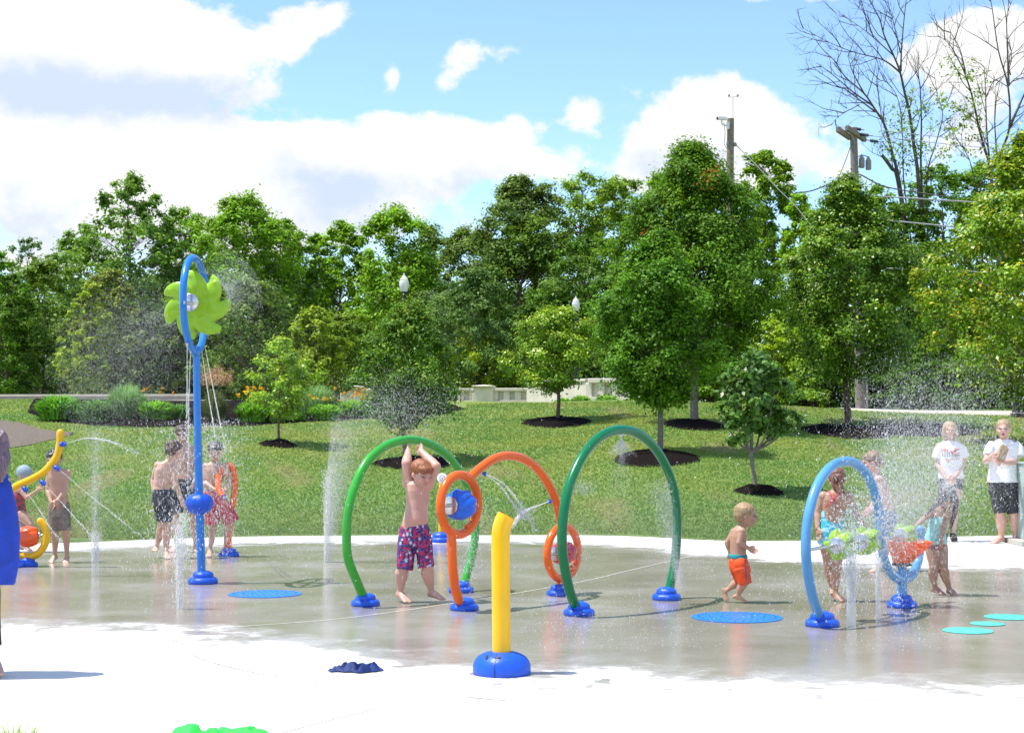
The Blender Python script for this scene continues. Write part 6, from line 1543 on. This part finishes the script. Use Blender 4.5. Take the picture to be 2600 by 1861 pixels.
def woman1():
    p = Person('slim blond woman in printed white t-shirt and dark shorts with clasped hands', 22.1, 1.63, SK['fair'], (2412, 1373))
    p.torso([(2412, 1118, 0, 11, 10), (2413, 1126, 0, 27, 14), (2413, 1142, 0, 28, 18), (2413, 1165, 0, 26, 18), (2413, 1188, 0, 24, 17), (2413, 1210, 0, 28, 20), (2413, 1228, 0, 29, 20)], 0)
    p.mkhead((2411, 1092, -.02), 40, -6, 6, 0, (2412, 1120, 0), wide=.95)
    p.arm((2384, 1133, 0), (2379, 1178, -.01), (2402, 1212, -.17), (2413, 1219, -.20), .82, .6, 1)
    p.arm((2442, 1133, 0), (2446, 1178, -.01), (2424, 1212, -.17), (2409, 1221, -.20), .82, .6, -1)
    p.leg((2399, 1232, 0), (2397, 1300, -.02), (2398, 1356, .02), (2396, 1371, -.1), .92)
    p.leg((2428, 1232, 0), (2425, 1298, -.02), (2420, 1354, .02), (2423, 1371, -.12), .92)
    p.body(.006); p.hair(HAIR['lightblond'], 'long', .45)
    t = tee(p, '', [(2412, 1119, 0, 15, 12), (2413, 1126, 0, 27, 16), (2413, 1140, 0, 31, 21), (2413, 1165, 0, 30, 22), (2413, 1190, 0, 30, 21), (2414, 1206, 0, 32, 23), (2414, 1214, 0, 33, 23.5)],
            [[(2392, 1130, 0, 11), (2384, 1142, 0, 13), (2378, 1163, 0, 12.5)], [(2434, 1130, 0, 11), (2443, 1142, 0, 13), (2450, 1160, 0, 12.5)]], 0)
    R = mat('red_print', (.62, .03, .04), .7); K = mat('black_print', (.03, .03, .035), .7)
    X = lambda u: 2340 + .2156 * u; Yv = lambda v: 1050 + .2156 * v; S = lambda pts, w: stroke([(X(a), Yv(b)) for a, b in pts], w)
    red = S([(235, 415), (235, 450)], 1.8) + S([(235, 432), (256, 432)], 1.4) + S([(256, 415), (256, 450)], 1.8) + S([(270, 415), (270, 450), (285, 448), (290, 440), (280, 432), (290, 424), (284, 416), (270, 416)], 1.5) + S([(303, 415), (303, 450), (325, 450)], 1.7)
    red += S([(345, 440), (365, 470), (380, 450), (395, 425), (410, 408)], 2.6) + S([(385, 470), (400, 440), (425, 418), (442, 425)], 2.4) + S([(350, 468), (385, 478), (420, 470), (445, 462)], 1.8) + S([(262, 540), (300, 530), (290, 560), (325, 545), (305, 578), (350, 535), (400, 530), (445, 540)], 1.2)
    blk = []
    for i in range(4): blk += S([(240 + i * 27, 462), (252 + i * 27, 470), (240 + i * 27, 478)], 1.5) + S([(242 + i * 27, 486), (256 + i * 27, 496), (242 + i * 27, 504)], 1.5)
    for i in range(4): blk += S([(350 + i * 26, 492), (366 + i * 26, 486), (372 + i * 26, 498)], 1.6)
    blk += S([(348, 512), (400, 506), (450, 512)], 1.4)
    print_on(p, t, red, R, 'red_print', p.Y); print_on(p, t, blk, K, 'black_print', p.Y)
    p.trunks('shorts', cloth_mat('dark_patterned_cloth', (.03, .04, .05), (.10, .11, .12), 30), [(2413, 1208, 0, 29), (2413, 1220, 0, 31)], [(2413, 1230, 0, 32)], [[(2399, 1225, 0, 16), (2399, 1236, 0, 16.5)], [(2427, 1225, 0, 16), (2428, 1236, 0, 16.5)]], 0, .72, fold=.003)
    for i, (a, an, to) in enumerate((((2398, 1356), (2398, 1360, .02), (2396, 1371, -.1)), ((2420, 1356), (2420, 1360, .02), (2423, 1371, -.12)))):
        mb = MB(); c = p.q(an); t2 = p.q(to); t2.z = .045; c.z = .06; d = (t2 - c); d.z = 0; d.normalize(); rt = Vector((d.y, -d.x, 0))
        mb.loft([(c - d * .05 + Vector((0, 0, .02)), rt * .036, Vector((0, 0, .05))), (c + Vector((0, 0, .01)), rt * .045, Vector((0, 0, .062))), (c + d * .09 - Vector((0, 0, .01)), rt * .048, Vector((0, 0, .045))), (c + d * .17 - Vector((0, 0, .02)), rt * .045, Vector((0, 0, .033))), (c + d * .2 - Vector((0, 0, .025)), rt * .03, Vector((0, 0, .022)))], 18)
        p.garment('shoe', mb, cloth_mat('black_shoe_cloth', (.02, .02, .022)), .002, voxel=.006)
woman1()
def woman2():
    p = Person('broad woman in white t-shirt and knee-length black shorts talking, holding a tan bag', 21.8, 1.68, SK['pink'], (2545, 1379))
    p.torso([(2550, 1114, 0, 12, 11), (2549, 1122, 0, 31, 16), (2548, 1140, 0, 33, 22), (2548, 1165, 0, 31, 22), (2548, 1190, 0, 31, 22), (2548, 1215, 0, 33, 24), (2548, 1235, 0, 33, 24)], -8)
    p.mkhead((2548, 1090, -.03), 46, -22, 2, 0, (2550, 1116, 0), mouth_open=True)
    p.arm((2517, 1136, 0), (2503, 1170, -.08), (2528, 1152, -.30), (2540, 1142, -.33), 1.05, .7, 1)
    p.arm((2580, 1134, 0), (2578, 1172, -.08), (2545, 1174, -.30), (2528, 1166, -.34), 1.05, .4, -1)
    p.leg((2533, 1240, 0), (2540, 1304, -.02), (2543, 1362, .02), (2516, 1377, -.12), 1.12, 1.15)
    p.leg((2565, 1240, 0), (2575, 1304, -.02), (2578, 1362, .02), (2570, 1378, -.12), 1.12, 1.15)
    p.body(.006); p.hair(HAIR['blond'], 'tied')
    t = tee(p, '', [(2550, 1116, 0, 17, 13), (2549, 1123, 0, 31, 18), (2548, 1138, 0, 36, 25), (2548, 1165, 0, 35, 26), (2547, 1190, 0, 35, 25), (2546, 1212, 0, 37, 27), (2546, 1224, 0, 38, 28)],
            [[(2524, 1128, 0, 14), (2514, 1142, -.02, 15), (2509, 1156, -.05, 14)], [(2573, 1127, 0, 14), (2584, 1140, -.01, 16), (2586, 1158, -.04, 16)]], -8)
    K = mat('grey_print', (.25, .25, .27), .7); X = lambda u: 2340 + .2156 * u; Yv = lambda v: 1050 + .2156 * v
    print_on(p, t, stroke([(X(835), Yv(380)), (X(850), Yv(400)), (X(838), Yv(425))], 1.0) + stroke([(X(985), Yv(388)), (X(1012), Yv(380)), (X(1005), Yv(400))], 1.0) + stroke([(X(1000), Yv(435)), (X(1020), Yv(438))], 1.0) + stroke([(X(855), Yv(420)), (X(885), Yv(412))], .9), K, 'grey_print', p.Y)
    p.trunks('shorts', cloth_mat('black_speckled_cloth', (.022, .022, .026), (.06, .06, .065), 40), [(2547, 1218, 0, 34), (2547, 1232, 0, 36)], [(2547, 1248, 0, 36), (2548, 1256, 0, 34)], [[(2533, 1245, 0, 20), (2536, 1275, 0, 19), (2540, 1302, -.01, 17)], [(2563, 1245, 0, 20), (2569, 1275, 0, 19), (2574, 1303, -.01, 17)]], -8, .76, fold=.004)
    c = p.q((2545, 1150, -.36)); root = thing('paper_bag', c, 'small tan bag held in the hands of the broad woman', 'bag'); mb = MB(); mb.box(c, (.055, .035, .09), Matrix.Rotation(.35, 3, 'Y')).box(c + Vector((.02, 0, .08)), (.04, .03, .03), Matrix.Rotation(.6, 3, 'Y')); V, Fq = remesh(mb, .006, 2, .008, 20); mesh_np('bag', V, Fq, cloth_mat('tan_paper', (.42, .30, .18), (.30, .22, .15), 20), root, smooth=True)
woman2()
def left_person():
    p = Person('person with long purple hair wrapped in a royal blue towel, cut by the left edge', 10.15, 1.62, SK['fair'], (-62, 1712))
    p.torso([(-62, 1190, 0, 30, 24), (-62, 1210, 0, 72, 36), (-62, 1250, 0, 76, 46), (-62, 1310, 0, 66, 44), (-62, 1370, 0, 66, 46), (-62, 1420, 0, 72, 50)], 188)
    p.mkhead((-44, 1130, 0), 96, 150, 6, 0, (-58, 1195, 0))
    p.arm((-125, 1225, 0), (-140, 1315, 0), (-110, 1390, -.08), (-95, 1420, -.1), .95, .4, 1)
    p.arm((4, 1225, 0), (12, 1315, 0), (-5, 1395, .1), (-15, 1425, .12), .95, .4, -1)
    p.leg((-90, 1430, 0), (-90, 1560, 0), (-88, 1680, .02), (-82, 1722, -.14), .98)
    p.leg((-34, 1430, 0), (-24, 1560, 0), (-14, 1676, .02), (-9, 1710, -.16), .98)
    p.body(.007); p.hair(HAIR['purple'], 'long', 1.5)
    mb = MB(); h = [p.q(x) for x in ((-22, 1100, -.02), (-14, 1130, .02), (-4, 1165, -.02), (2, 1195, -.06), (2, 1225, -.08))]
    mb.tube(smoothcurve(h, 4), [.08, .085, .088, .09, .09, .088, .085, .08, .075, .07, .06, .05, .045, .038, .03, .02, .01], 12); p.garment('hair_lock', mb, HAIR['purple'], .008, 40, 1, .007)
    m = cloth_mat('royal_blue_towelling', (.008, .045, .42)); mb = MB(); r = Vector((math.cos(8 * HA), math.sin(8 * HA), 0)); f = Vector((math.sin(8 * HA), -math.cos(8 * HA), 0))
    mb.loft([(p.q(a[:3]), r * a[3] * p.s, f * a[4] * p.s) for a in ((-62, 1172, 0, 50, 40), (-62, 1192, 0, 76, 48), (-62, 1230, 0, 88, 60), (-62, 1290, 0, 98, 66), (-62, 1360, 0, 106, 68), (-62, 1430, 0, 105, 70), (-62, 1482, 0, 95, 66))], 36)
    p.garment('towel', mb, m, .020, 7, 3, .008, stretch=(1.4, 1.4, .25))
    mb = MB()
    for a, b, c in (((-90, 1470, 0), (-90, 1570, 0), (-88, 1640, .01)), ((-34, 1470, 0), (-24, 1570, 0), (-16, 1640, .01))): mb.tube([p.q(a), p.q(b), p.q(c)], [.085, .062, .05], 16)
    p.garment('leggings', mb, cloth_mat('black_legging_cloth', (.012, .012, .014)), .002)
left_person()
# ================================================================== water in the air
def watermat(name, tr=.35, wh=.92, em=0):
    m = bpy.data.materials.new(name); m.use_nodes = True; nt = NT(m.node_tree); nt.n.clear(); out = nt.new('ShaderNodeOutputMaterial')
    d = nt.new('ShaderNodeBsdfDiffuse'); d.inputs[0].default_value = (wh, wh, wh, 1); t = nt.new('ShaderNodeBsdfTranslucent'); t.inputs[0].default_value = (wh, wh, wh, 1)
    g = nt.new('ShaderNodeBsdfGlossy'); g.inputs['Roughness'].default_value = .1; tp = nt.new('ShaderNodeBsdfTransparent')
    a = nt.new('ShaderNodeMixShader'); a.inputs[0].default_value = .5; nt.link(d.outputs[0], a.inputs[1]); nt.link(t.outputs[0], a.inputs[2])
    b = nt.new('ShaderNodeMixShader'); b.inputs[0].default_value = .2; nt.link(a.outputs[0], b.inputs[1]); nt.link(g.outputs[0], b.inputs[2])
    c = nt.new('ShaderNodeMixShader'); c.inputs[0].default_value = tr; nt.link(b.outputs[0], c.inputs[1]); nt.link(tp.outputs[0], c.inputs[2]); nt.link(c.outputs[0], out.inputs[0]); return m
M['drop'] = watermat('water_droplets', .58); M['jet'] = watermat('water_stream', .62); M['mist'] = watermat('water_mist', .74)
OCT = np.array([[1, 0, 0], [-1, 0, 0], [0, 1, 0], [0, -1, 0], [0, 0, 1], [0, 0, -1]], float)
OF = np.array([[0, 2, 4], [2, 1, 4], [1, 3, 4], [3, 0, 4], [2, 0, 5], [1, 2, 5], [3, 1, 5], [0, 3, 5]])
TET = np.array([[1, 0, -.5], [-.5, .87, -.5], [-.5, -.87, -.5], [0, 0, 1]], float); TF = np.array([[0, 2, 1], [0, 1, 3], [1, 2, 3], [2, 0, 3]])
WR = np.random.default_rng(99)
def drops(P, r, D=None, stretch=1.6, tet=False):
    n = len(P); B, Fb = (TET, TF) if tet else (OCT, OF)
    if D is None: D = np.tile([0, 0, 1.0], (n, 1))
    D = D / (np.linalg.norm(D, axis=1)[:, None] + 1e-9); a = np.cross(D, [0.3, 1, 0.1]); a /= np.linalg.norm(a, axis=1)[:, None]; b = np.cross(D, a)
    r = np.broadcast_to(r, n); st = np.broadcast_to(stretch, n)
    V = P[:, None, :] + r[:, None, None] * (B[None, :, 0:1] * a[:, None] + B[None, :, 1:2] * b[:, None] + (B[None, :, 2:3] * st[:, None, None]) * D[:, None])
    Fc = Fb[None] + (np.arange(n) * len(B))[:, None, None]; return V.reshape(-1, 3), Fc.reshape(-1, 3)
def spray(label, parts, material='drop', name='water_spray'):
    """parts: list of (P, r, D, stretch, tet)"""
    Vs, Fs, o = [], [], 0
    for P, r, D, st, tet in parts:
        P = np.asarray(P); ok = P[:, 2] > .004; P = P[ok]; r = np.broadcast_to(r, len(ok))[ok]; D = None if D is None else D[ok]
        V, Fc = drops(P, r, D, st, tet); Vs.append(V); Fs.append(Fc + o); o += len(V)
    ob = mesh_np(name, np.concatenate(Vs), np.concatenate(Fs), M[material]); tag(ob, label, 'water spray', kind='stuff'); return ob
def pq(px, py, Y): return np.array(PW(px, py, Y)[:])
def cloud(cx, cy, Y, sx, sy, sd, n, rmin, rmax, bias=2.5, up=1.0):
    """droplets scattered round a point; sizes in px, sd in metres"""
    s = Y / F; P = pq(cx, cy, Y) + WR.normal(size=(n, 3)) * np.array([sx * s, sd, sy * s]); r = rmin + (rmax - rmin) * WR.random(n) ** bias; return P, r
def fountain(px, py, top, n, spread, r=(.0018, .006), col_r=.03, lean=0.0, fan=1.0):
    """a ground jet: droplets thrown up, falling back round the column"""
    g = np.array(G(px, py)[:]); Y = g[1]; H = (py - top) * Y / F; t = WR.random(n)
    up = WR.random(n) < .55; z = H * (1 - (1 - t) ** 2) * (.55 + .5 * WR.random(n)); z = np.where(up, H * t * .98, z)
    k = (z / H).clip(0, 1.1); rad = np.where(up, col_r * (.35 + fan * 1.6 * k), spread * (.25 + .9 * k ** .5)) * np.abs(WR.normal(size=n)) ** .8; a = WR.random(n) * 6.283
    P = np.stack([g[0] + rad * np.cos(a) + lean * z, g[1] + rad * np.sin(a), z], 1); return P, r[0] + (r[1] - r[0]) * WR.random(n) ** 3
def stream(pts, r0, r1, n=24, wob=.006, breakup=.75, seed=0, k=1):
    """thin stream of water along pixel points (px,py,Y) breaking into beads; returns MB tube + droplets"""
    P = smoothcurve([PW(*p) for p in pts], 10); mb = MB()
    m = len(P); cut = max(3, int(m * breakup)); R = [(r0 + (r1 - r0) * i / m) * (1 + .35 * mnoise.noise(Vector((i * .9, seed, 0)))) for i in range(cut)]
    mb.tube(P[:cut], R, 7)
    Q = []; Dd = []; rr = []
    for i in range(int(cut * .4), m - 1):
        for _ in range(7 * k):
            t = WR.random(); p = np.array(P[i].lerp(P[i + 1], t)[:]); f = i / m; Q.append(p + WR.normal(size=3) * wob * (.3 + 2.2 * f ** 2)); Dd.append(np.array((P[i + 1] - P[i])[:])); rr.append(.0018 + .0045 * WR.random() ** 2)
    return mb, (np.array(Q), np.array(rr), np.array(Dd), 2.2, False)
def jets(label, lst, name='water_jet', group='streams of water from the nozzles', **kw):
    root = None; dp = []; first = lst[0][0]; c = PW(*first)
    root = thing(name, c, label, 'water jet', group)
    for i, pts in enumerate(lst):
        mb, d = stream(pts, kw.get('r0', .004), kw.get('r1', .006), seed=i + len(label), wob=kw.get('wob', .006), breakup=kw.get('breakup', .8), k=kw.get('k', 1)); mb.build('stream', M['jet'], root); dp.append(d)
    Vs, Fs, o = [], [], 0
    for P, r, D, st, tet in dp:
        ok = P[:, 2] > .004; V, Fc = drops(P[ok], r[ok], D[ok], st, tet); Vs.append(V); Fs.append(Fc + o); o += len(V)
    ob = mesh_np('droplets', np.concatenate(Vs), np.concatenate(Fs), M['drop'], root); ob['kind'] = 'stuff'
    return root
def columns(px, py, top, offs, r, label, splash=True, slant=0):
    """a ground jet made of a few upright streams"""
    g = G(px, py); Y = g.y; lst = [[(px + o, py + dy, Y), (px + o + (slant * .5), (py + top) / 2, Y), (px + o * 1.3 + slant, top, Y)] for o, dy in offs]
    return jets(label, lst, 'ground_jet', 'jets rising from the floor', r0=r, r1=r * .8, wob=.012, breakup=.95, k=2)

# --- far left jet
P, r = fountain(240, 1462, 1090, 9000, .16, (.0016, .0045), .035); P2, r2 = cloud(245, 1230, 17, 45, 130, .2, 5000, .0015, .004)
spray('thin misty column of water rising left of the pinwheel pole', [(P, r, None, 1.6, True), (P2, r2, None, 1.4, True)], 'mist')
columns(240, 1462, 1350, [(-6, 0), (0, 2), (6, 1), (10, 3)], .006, 'weak four-strand jet at the foot of the misty left column')
# --- pinwheel: fan of mist thrown left, splash at right, streams and the curtain over the boys
a = np.deg2rad(WR.normal(205, 26, 26000)); rr = .3 + 1.15 * WR.random(26000) ** .8; c = pq(499, 774, 16.1)
P = c + np.stack([rr * np.cos(a), WR.normal(size=26000) * .18, rr * np.sin(a) * .9 - .42 * (rr - .3) ** 2], 1)
a2 = np.deg2rad(WR.normal(28, 22, 6000)); q2 = .33 + .35 * WR.random(6000) ** 1.5; P2 = c + np.stack([q2 * np.cos(a2), WR.normal(size=6000) * .08, q2 * np.sin(a2)], 1)
P3, r3 = cloud(620, 860, 16.2, 130, 110, .5, 9000, .0012, .003); P4, r4 = cloud(330, 960, 16.2, 110, 110, .5, 12000, .0012, .0035)
spray('fan of mist flung off the lime green pinwheel', [(P, .0013 + .003 * WR.random(len(P)) ** 2.5, None, 1.3, True), (P2, .0015 + .003 * WR.random(6000) ** 2, None, 1.3, True), (P3, r3, None, 1.3, True), (P4, r4, None, 1.4, True)], 'mist')
jets('thin streams falling from the loop of the pinwheel', [[(475, 874, 15.8), (475, 1000, 15.9), (474, 1120, 16.0)], [(484, 892, 15.9), (480, 1000, 16), (478, 1150, 16.1), (477, 1300, 16.2)], [(512, 888, 16.2), (527, 990, 16.6), (542, 1080, 18.2), (548, 1130, 19.0)], [(518, 868, 16.3), (540, 980, 16.7), (556, 1060, 17.5), (574, 1150, 18.6)]], k=2)
n = 6500; P = pq(480, 1250, 17.2) + np.stack([WR.normal(size=n) * .24, WR.normal(size=n) * .8, WR.uniform(-.78, .78, n)], 1); n2 = 3400; P2 = pq(560, 1220, 18.6) + np.stack([WR.normal(size=n2) * .20, WR.normal(size=n2) * .3, WR.uniform(-.8, .75, n2)], 1)
P3, r3 = cloud(553, 1130, 19.1, 26, 18, .08, 420, .0018, .0052)
spray('curtain of falling drops over the boys at the pinwheel pole', [(P, .0016 + .0046 * WR.random(n) ** 4, None, 3.0, False), (P2, .0016 + .0036 * WR.random(n2) ** 4, None, 3.0, False), (P3, r3, None, 1.5, False)])
columns(456, 1546, 1330, [(-7, 0), (-2, 3), (4, 1), (9, 2)], .0065, 'four-strand floor jet just left of the pinwheel foot')
P, r = fountain(456, 1546, 1300, 2600, .13, (.002, .006), .03); spray('drops scattering round the jet at the pinwheel foot', [(P, r, None, 2.2, False)])
# --- tall misty jet left of the bright green arch
g = np.array(G(828, 1427)[:]); n = 34000; t = np.clip(WR.beta(1.1, 1.5, n) + WR.normal(0, .03, n), 0, 1.2); z = 1.75 * t; w = .035 + .20 * t ** 1.2; x = np.abs(WR.normal(size=n)) * w - .02; P = np.stack([g[0] + x * 1.1 - .02 * t + .12 * t ** 2, g[1] + WR.normal(size=n) * w * .6, z], 1)
n2 = 6500; P2 = pq(960, 1055, g[1]) + WR.normal(size=(n2, 3)) * np.array([.42, .25, .26]); P3 = pq(1010, 1040, g[1] - .3) + WR.normal(size=(5000, 3)) * np.array([.36, .25, .2])
spray('tall cone of fine spray standing left of the bright green arch', [(P, .0014 + .0028 * WR.random(n) ** 2.5, None, 1.8, True), (P2, .0015 + .003 * WR.random(n2) ** 2.5, None, 1.5, True), (P3, .0015 + .0045 * WR.random(5000) ** 3, None, 1.5, False)], 'mist')
columns(828, 1427, 1190, [(-5, 0), (-1, 1), (3, 0), (7, 2)], .0045, 'narrow floor jet feeding the tall cone of spray')
# --- right-hand jets and the explosion over the lime wheels
columns(2161, 1591, 1385, [(-9, 0), (-4, 2), (1, 1), (6, 3), (10, 0)], .0085, 'thick floor jet hitting the lime wheels from below, nearer one')
columns(2229, 1572, 1395, [(-4, 0), (1, 2), (5, 1)], .0075, 'slimmer floor jet hitting the lime wheels, farther one')
def burst(cx, cy, Y, n, vmin, vmax, cone=55, lean=0.0, g=9.8):
    th = np.abs(WR.normal(0, cone, n)) * HA; ph = WR.random(n) * 6.283; v = WR.uniform(vmin, vmax, n); t = WR.random(n) * (2.1 * vmax / g) ; 
    vx = v * np.sin(th) * np.cos(ph) + lean; vy = v * np.sin(th) * np.sin(ph); vz = v * np.cos(th)
    P = pq(cx, cy, Y) + np.stack([vx * t, vy * t, vz * t - .5 * g * t * t], 1); D = np.stack([vx, vy, vz - g * t], 1); return P, D
P, D = burst(2165, 1385, 12.9, 2600, 1.0, 3.0, 22, .05); r = .0018 + .0055 * WR.random(len(P)) ** 4
P2, D2 = burst(2225, 1385, 13.1, 4200, 1.5, 5.2, 16, .25); r2 = .0016 + .0055 * WR.random(len(P2)) ** 4
P3, r3 = cloud(2163, 1350, 12.8, 24, 75, .10, 1700, .0016, .0075, 3.5); P4, r4 = cloud(2200, 1380, 13.0, 80, 55, .3, 1700, .0014, .0045)
P5, r5 = cloud(2190, 1500, 13, 120, 60, .4, 2400, .0014, .004)
spray('heavy splash bursting upwards from the lime wheels', [(P, r, D, 2.0, False), (P2, r2, D2, 2.0, False), (P3, r3, None, 1.8, False), (P4, r4, None, 1.5, False), (P5, r5, None, 2.2, False)])
n = 46000; t = WR.random(n); P = pq(2230, 1380, 13.6) + np.stack([(.10 + .9 * t) * WR.random(n) * 1.15 + WR.normal(size=n) * .10, WR.normal(size=n) * .35, (1.75 * t ** .8) * (.35 + .65 * WR.random(n)) - .1 + WR.normal(size=n) * .08], 1)
n2 = 16000; P2 = pq(2360, 1130, 14) + WR.normal(size=(n2, 3)) * np.array([.42, .4, .36]); n3 = 9000; P3 = pq(2330, 1330, 14.2) + WR.normal(size=(n3, 3)) * np.array([.35, .35, .38])
spray('pale drift of mist hanging to the right of the light blue loop', [(P, .0016 + .0030 * WR.random(n) ** 2.5, None, 2.0, True), (P2, .0016 + .0036 * WR.random(n2) ** 3, None, 2.2, True), (P3, .0015 + .0028 * WR.random(n3) ** 2.5, None, 2.0, True)], 'mist')
n = 900; P = pq(2440, 1180, 15) + WR.normal(size=(n, 3)) * np.array([.42, .5, .45]); D = np.tile([.8, 0, 1.2], (n, 1)) + WR.normal(size=(n, 3)) * .25
spray('slanting streaks of water flying up towards the two women', [(P, .002 + .003 * WR.random(n) ** 2, D, 5.0, False)])
P, D = burst(2405, 1235, 14.9, 1500, .2, 1.1, 60); spray('water splashing off the dark hair of the bending girl', [(P, .0018 + .003 * WR.random(len(P)) ** 2, D, 2.5, False)])
# --- nozzles
A3 = G(1179, 1548); B3 = G(1420, 1511)
def on3(px, py): return (px, py, onplane(px, py, A3, B3).y)
jets('crossing streams from the left nozzle of the orange arch', [[on3(1231, 1203), (1268, 1232, 14.2), (1310, 1288, 14.2), (1328, 1315, 14.2)], [on3(1231, 1202), (1275, 1226, 14.3), (1318, 1275, 14.3), (1362, 1348, 14.3)]], k=3)
jets('crossing streams from the right nozzle of the orange arch', [[on3(1395, 1272), (1352, 1290, 14.5), (1322, 1308, 14.4), (1290, 1345, 14.3)], [on3(1395, 1273), (1358, 1286, 14.6), (1325, 1302, 14.5), (1305, 1330, 14.4)]], k=3)
P, r = cloud(1337, 1305, 14.3, 14, 10, .04, 300, .0018, .005); spray('small splash where the orange arch streams cross', [(P, r, None, 1.4, False)])
n = 2600; t = WR.random(n); a = WR.normal(0, .45, n); t = t ** 1.1; P = pq(1577, 1108, 13.9) + np.stack([np.sin(a) * t * .16, WR.normal(size=n) * .03, -t * .14 - .02 + WR.normal(size=n) * .02 * t], 1); n2 = 5000; t2 = WR.random(n2)
P2 = pq(1578, 1150, 13.9) + np.stack([WR.normal(size=n2) * .22 * t2, WR.normal(size=n2) * .15, -.75 * t2], 1)
spray('little cone of spray under the top of the dark green arch', [(P, .0014 + .002 * WR.random(n), None, 1.5, True), (P2, .0010 + .0016 * WR.random(n2) ** 2, None, 1.4, True)], 'mist')
n = 7000; t = WR.random(n); P = pq(1697, 1222, 14.3) + np.stack([-.11 * (1 - t) * np.abs(WR.normal(size=n)) + .10 * t + WR.normal(size=n) * .025, WR.normal(size=n) * .05 - .08, -.95 * t + .04 * WR.normal(size=n)], 1); n2 = 1600; P2 = pq(1480, 1240, 13.3) + WR.normal(size=(n2, 3)) * np.array([.06, .1, .035])
spray('mist running down the right leg of the dark green arch', [(P, .0014 + .0032 * WR.random(n) ** 2.5, None, 2.0, True), (P2, .001 + .002 * WR.random(n2) ** 2, None, 1.4, True)], 'mist')
jets('stream arching right from the top nozzle of the yellow pipe', [[(172, 1125, 17.9), (205, 1115, 17.8), (240, 1113, 17.6), (290, 1124, 17.4), (350, 1150, 17.2)]], k=2)
jets('straight stream slanting down from the second yellow nozzle', [[(155, 1196, 17.8), (225, 1255, 17.5), (300, 1315, 17.2), (365, 1368, 17.0)]], r0=.0035, r1=.003)
jets('straight stream slanting down from the third yellow nozzle', [[(119, 1234, 17.8), (160, 1280, 17.6), (205, 1330, 17.4), (240, 1368, 17.2)]], r0=.0035, r1=.003)
jets('straight stream slanting down from the lowest yellow nozzle', [[(70, 1252, 17.8), (100, 1295, 17.6), (135, 1350, 17.4), (158, 1378, 17.3)]], r0=.0035, r1=.003)
for cx, cy, Y, l, ax in ((1210, 1290, 14.4, 'blue', 22), (1470, 1395, 14.8, 'red', 20)):
    P, r = cloud(cx, cy, Y, ax, 42, .06, 800, .0015, .0042, 3.5); P2, r2 = cloud(cx - 20, cy + 110, Y, 30, 45, .08, 300, .0016, .0045); spray('drops flying off the ' + l + ' spinner of the orange arch', [(P, r, None, 1.8, False), (P2, r2, None, 2.6, False)])
P, r = cloud(1195, 1410, 15.1, 12, 50, .06, 420, .0016, .0045); spray('drops running down the far leg of the bright green arch', [(P, r, None, 3.0, False)])
P, r = cloud(575, 1300, 19.2, 12, 70, .08, 600, .0018, .0045); spray('drops running off the orange cane', [(P, r, None, 3.0, False)])
# --- drops jumping on the wet floor
n = 26000; Y = WR.uniform(11.2, 21.5, n); X = WR.uniform(-.34, .34, n) * Y; k = np.array([mnoise.noise(Vector((x * .6, y * .35, 4))) for x, y in zip(X, Y)]); NXs = np.interp(X, [p.x for p in NEAR], [p.y for p in NEAR])
ok = (k > -.10 + .25 * WR.random(n)) & (Y > NXs + 1.0); P = np.stack([X, Y, .006 + .045 * np.abs(WR.normal(size=n)) ** 1.5], 1)[ok]
spray('drops bouncing on the wet concrete all over the pad', [(P, .0014 + .0032 * WR.random(len(P)) ** 3, None, 1.4, False)])
n = 3500; P = pq(1060, 1420, 14.3) + WR.normal(size=(n, 3)) * np.array([.9, .6, .7]); spray('stray drops drifting across the middle of the pad', [(P, .0014 + .004 * WR.random(n) ** 4, None, 2.0, False)])
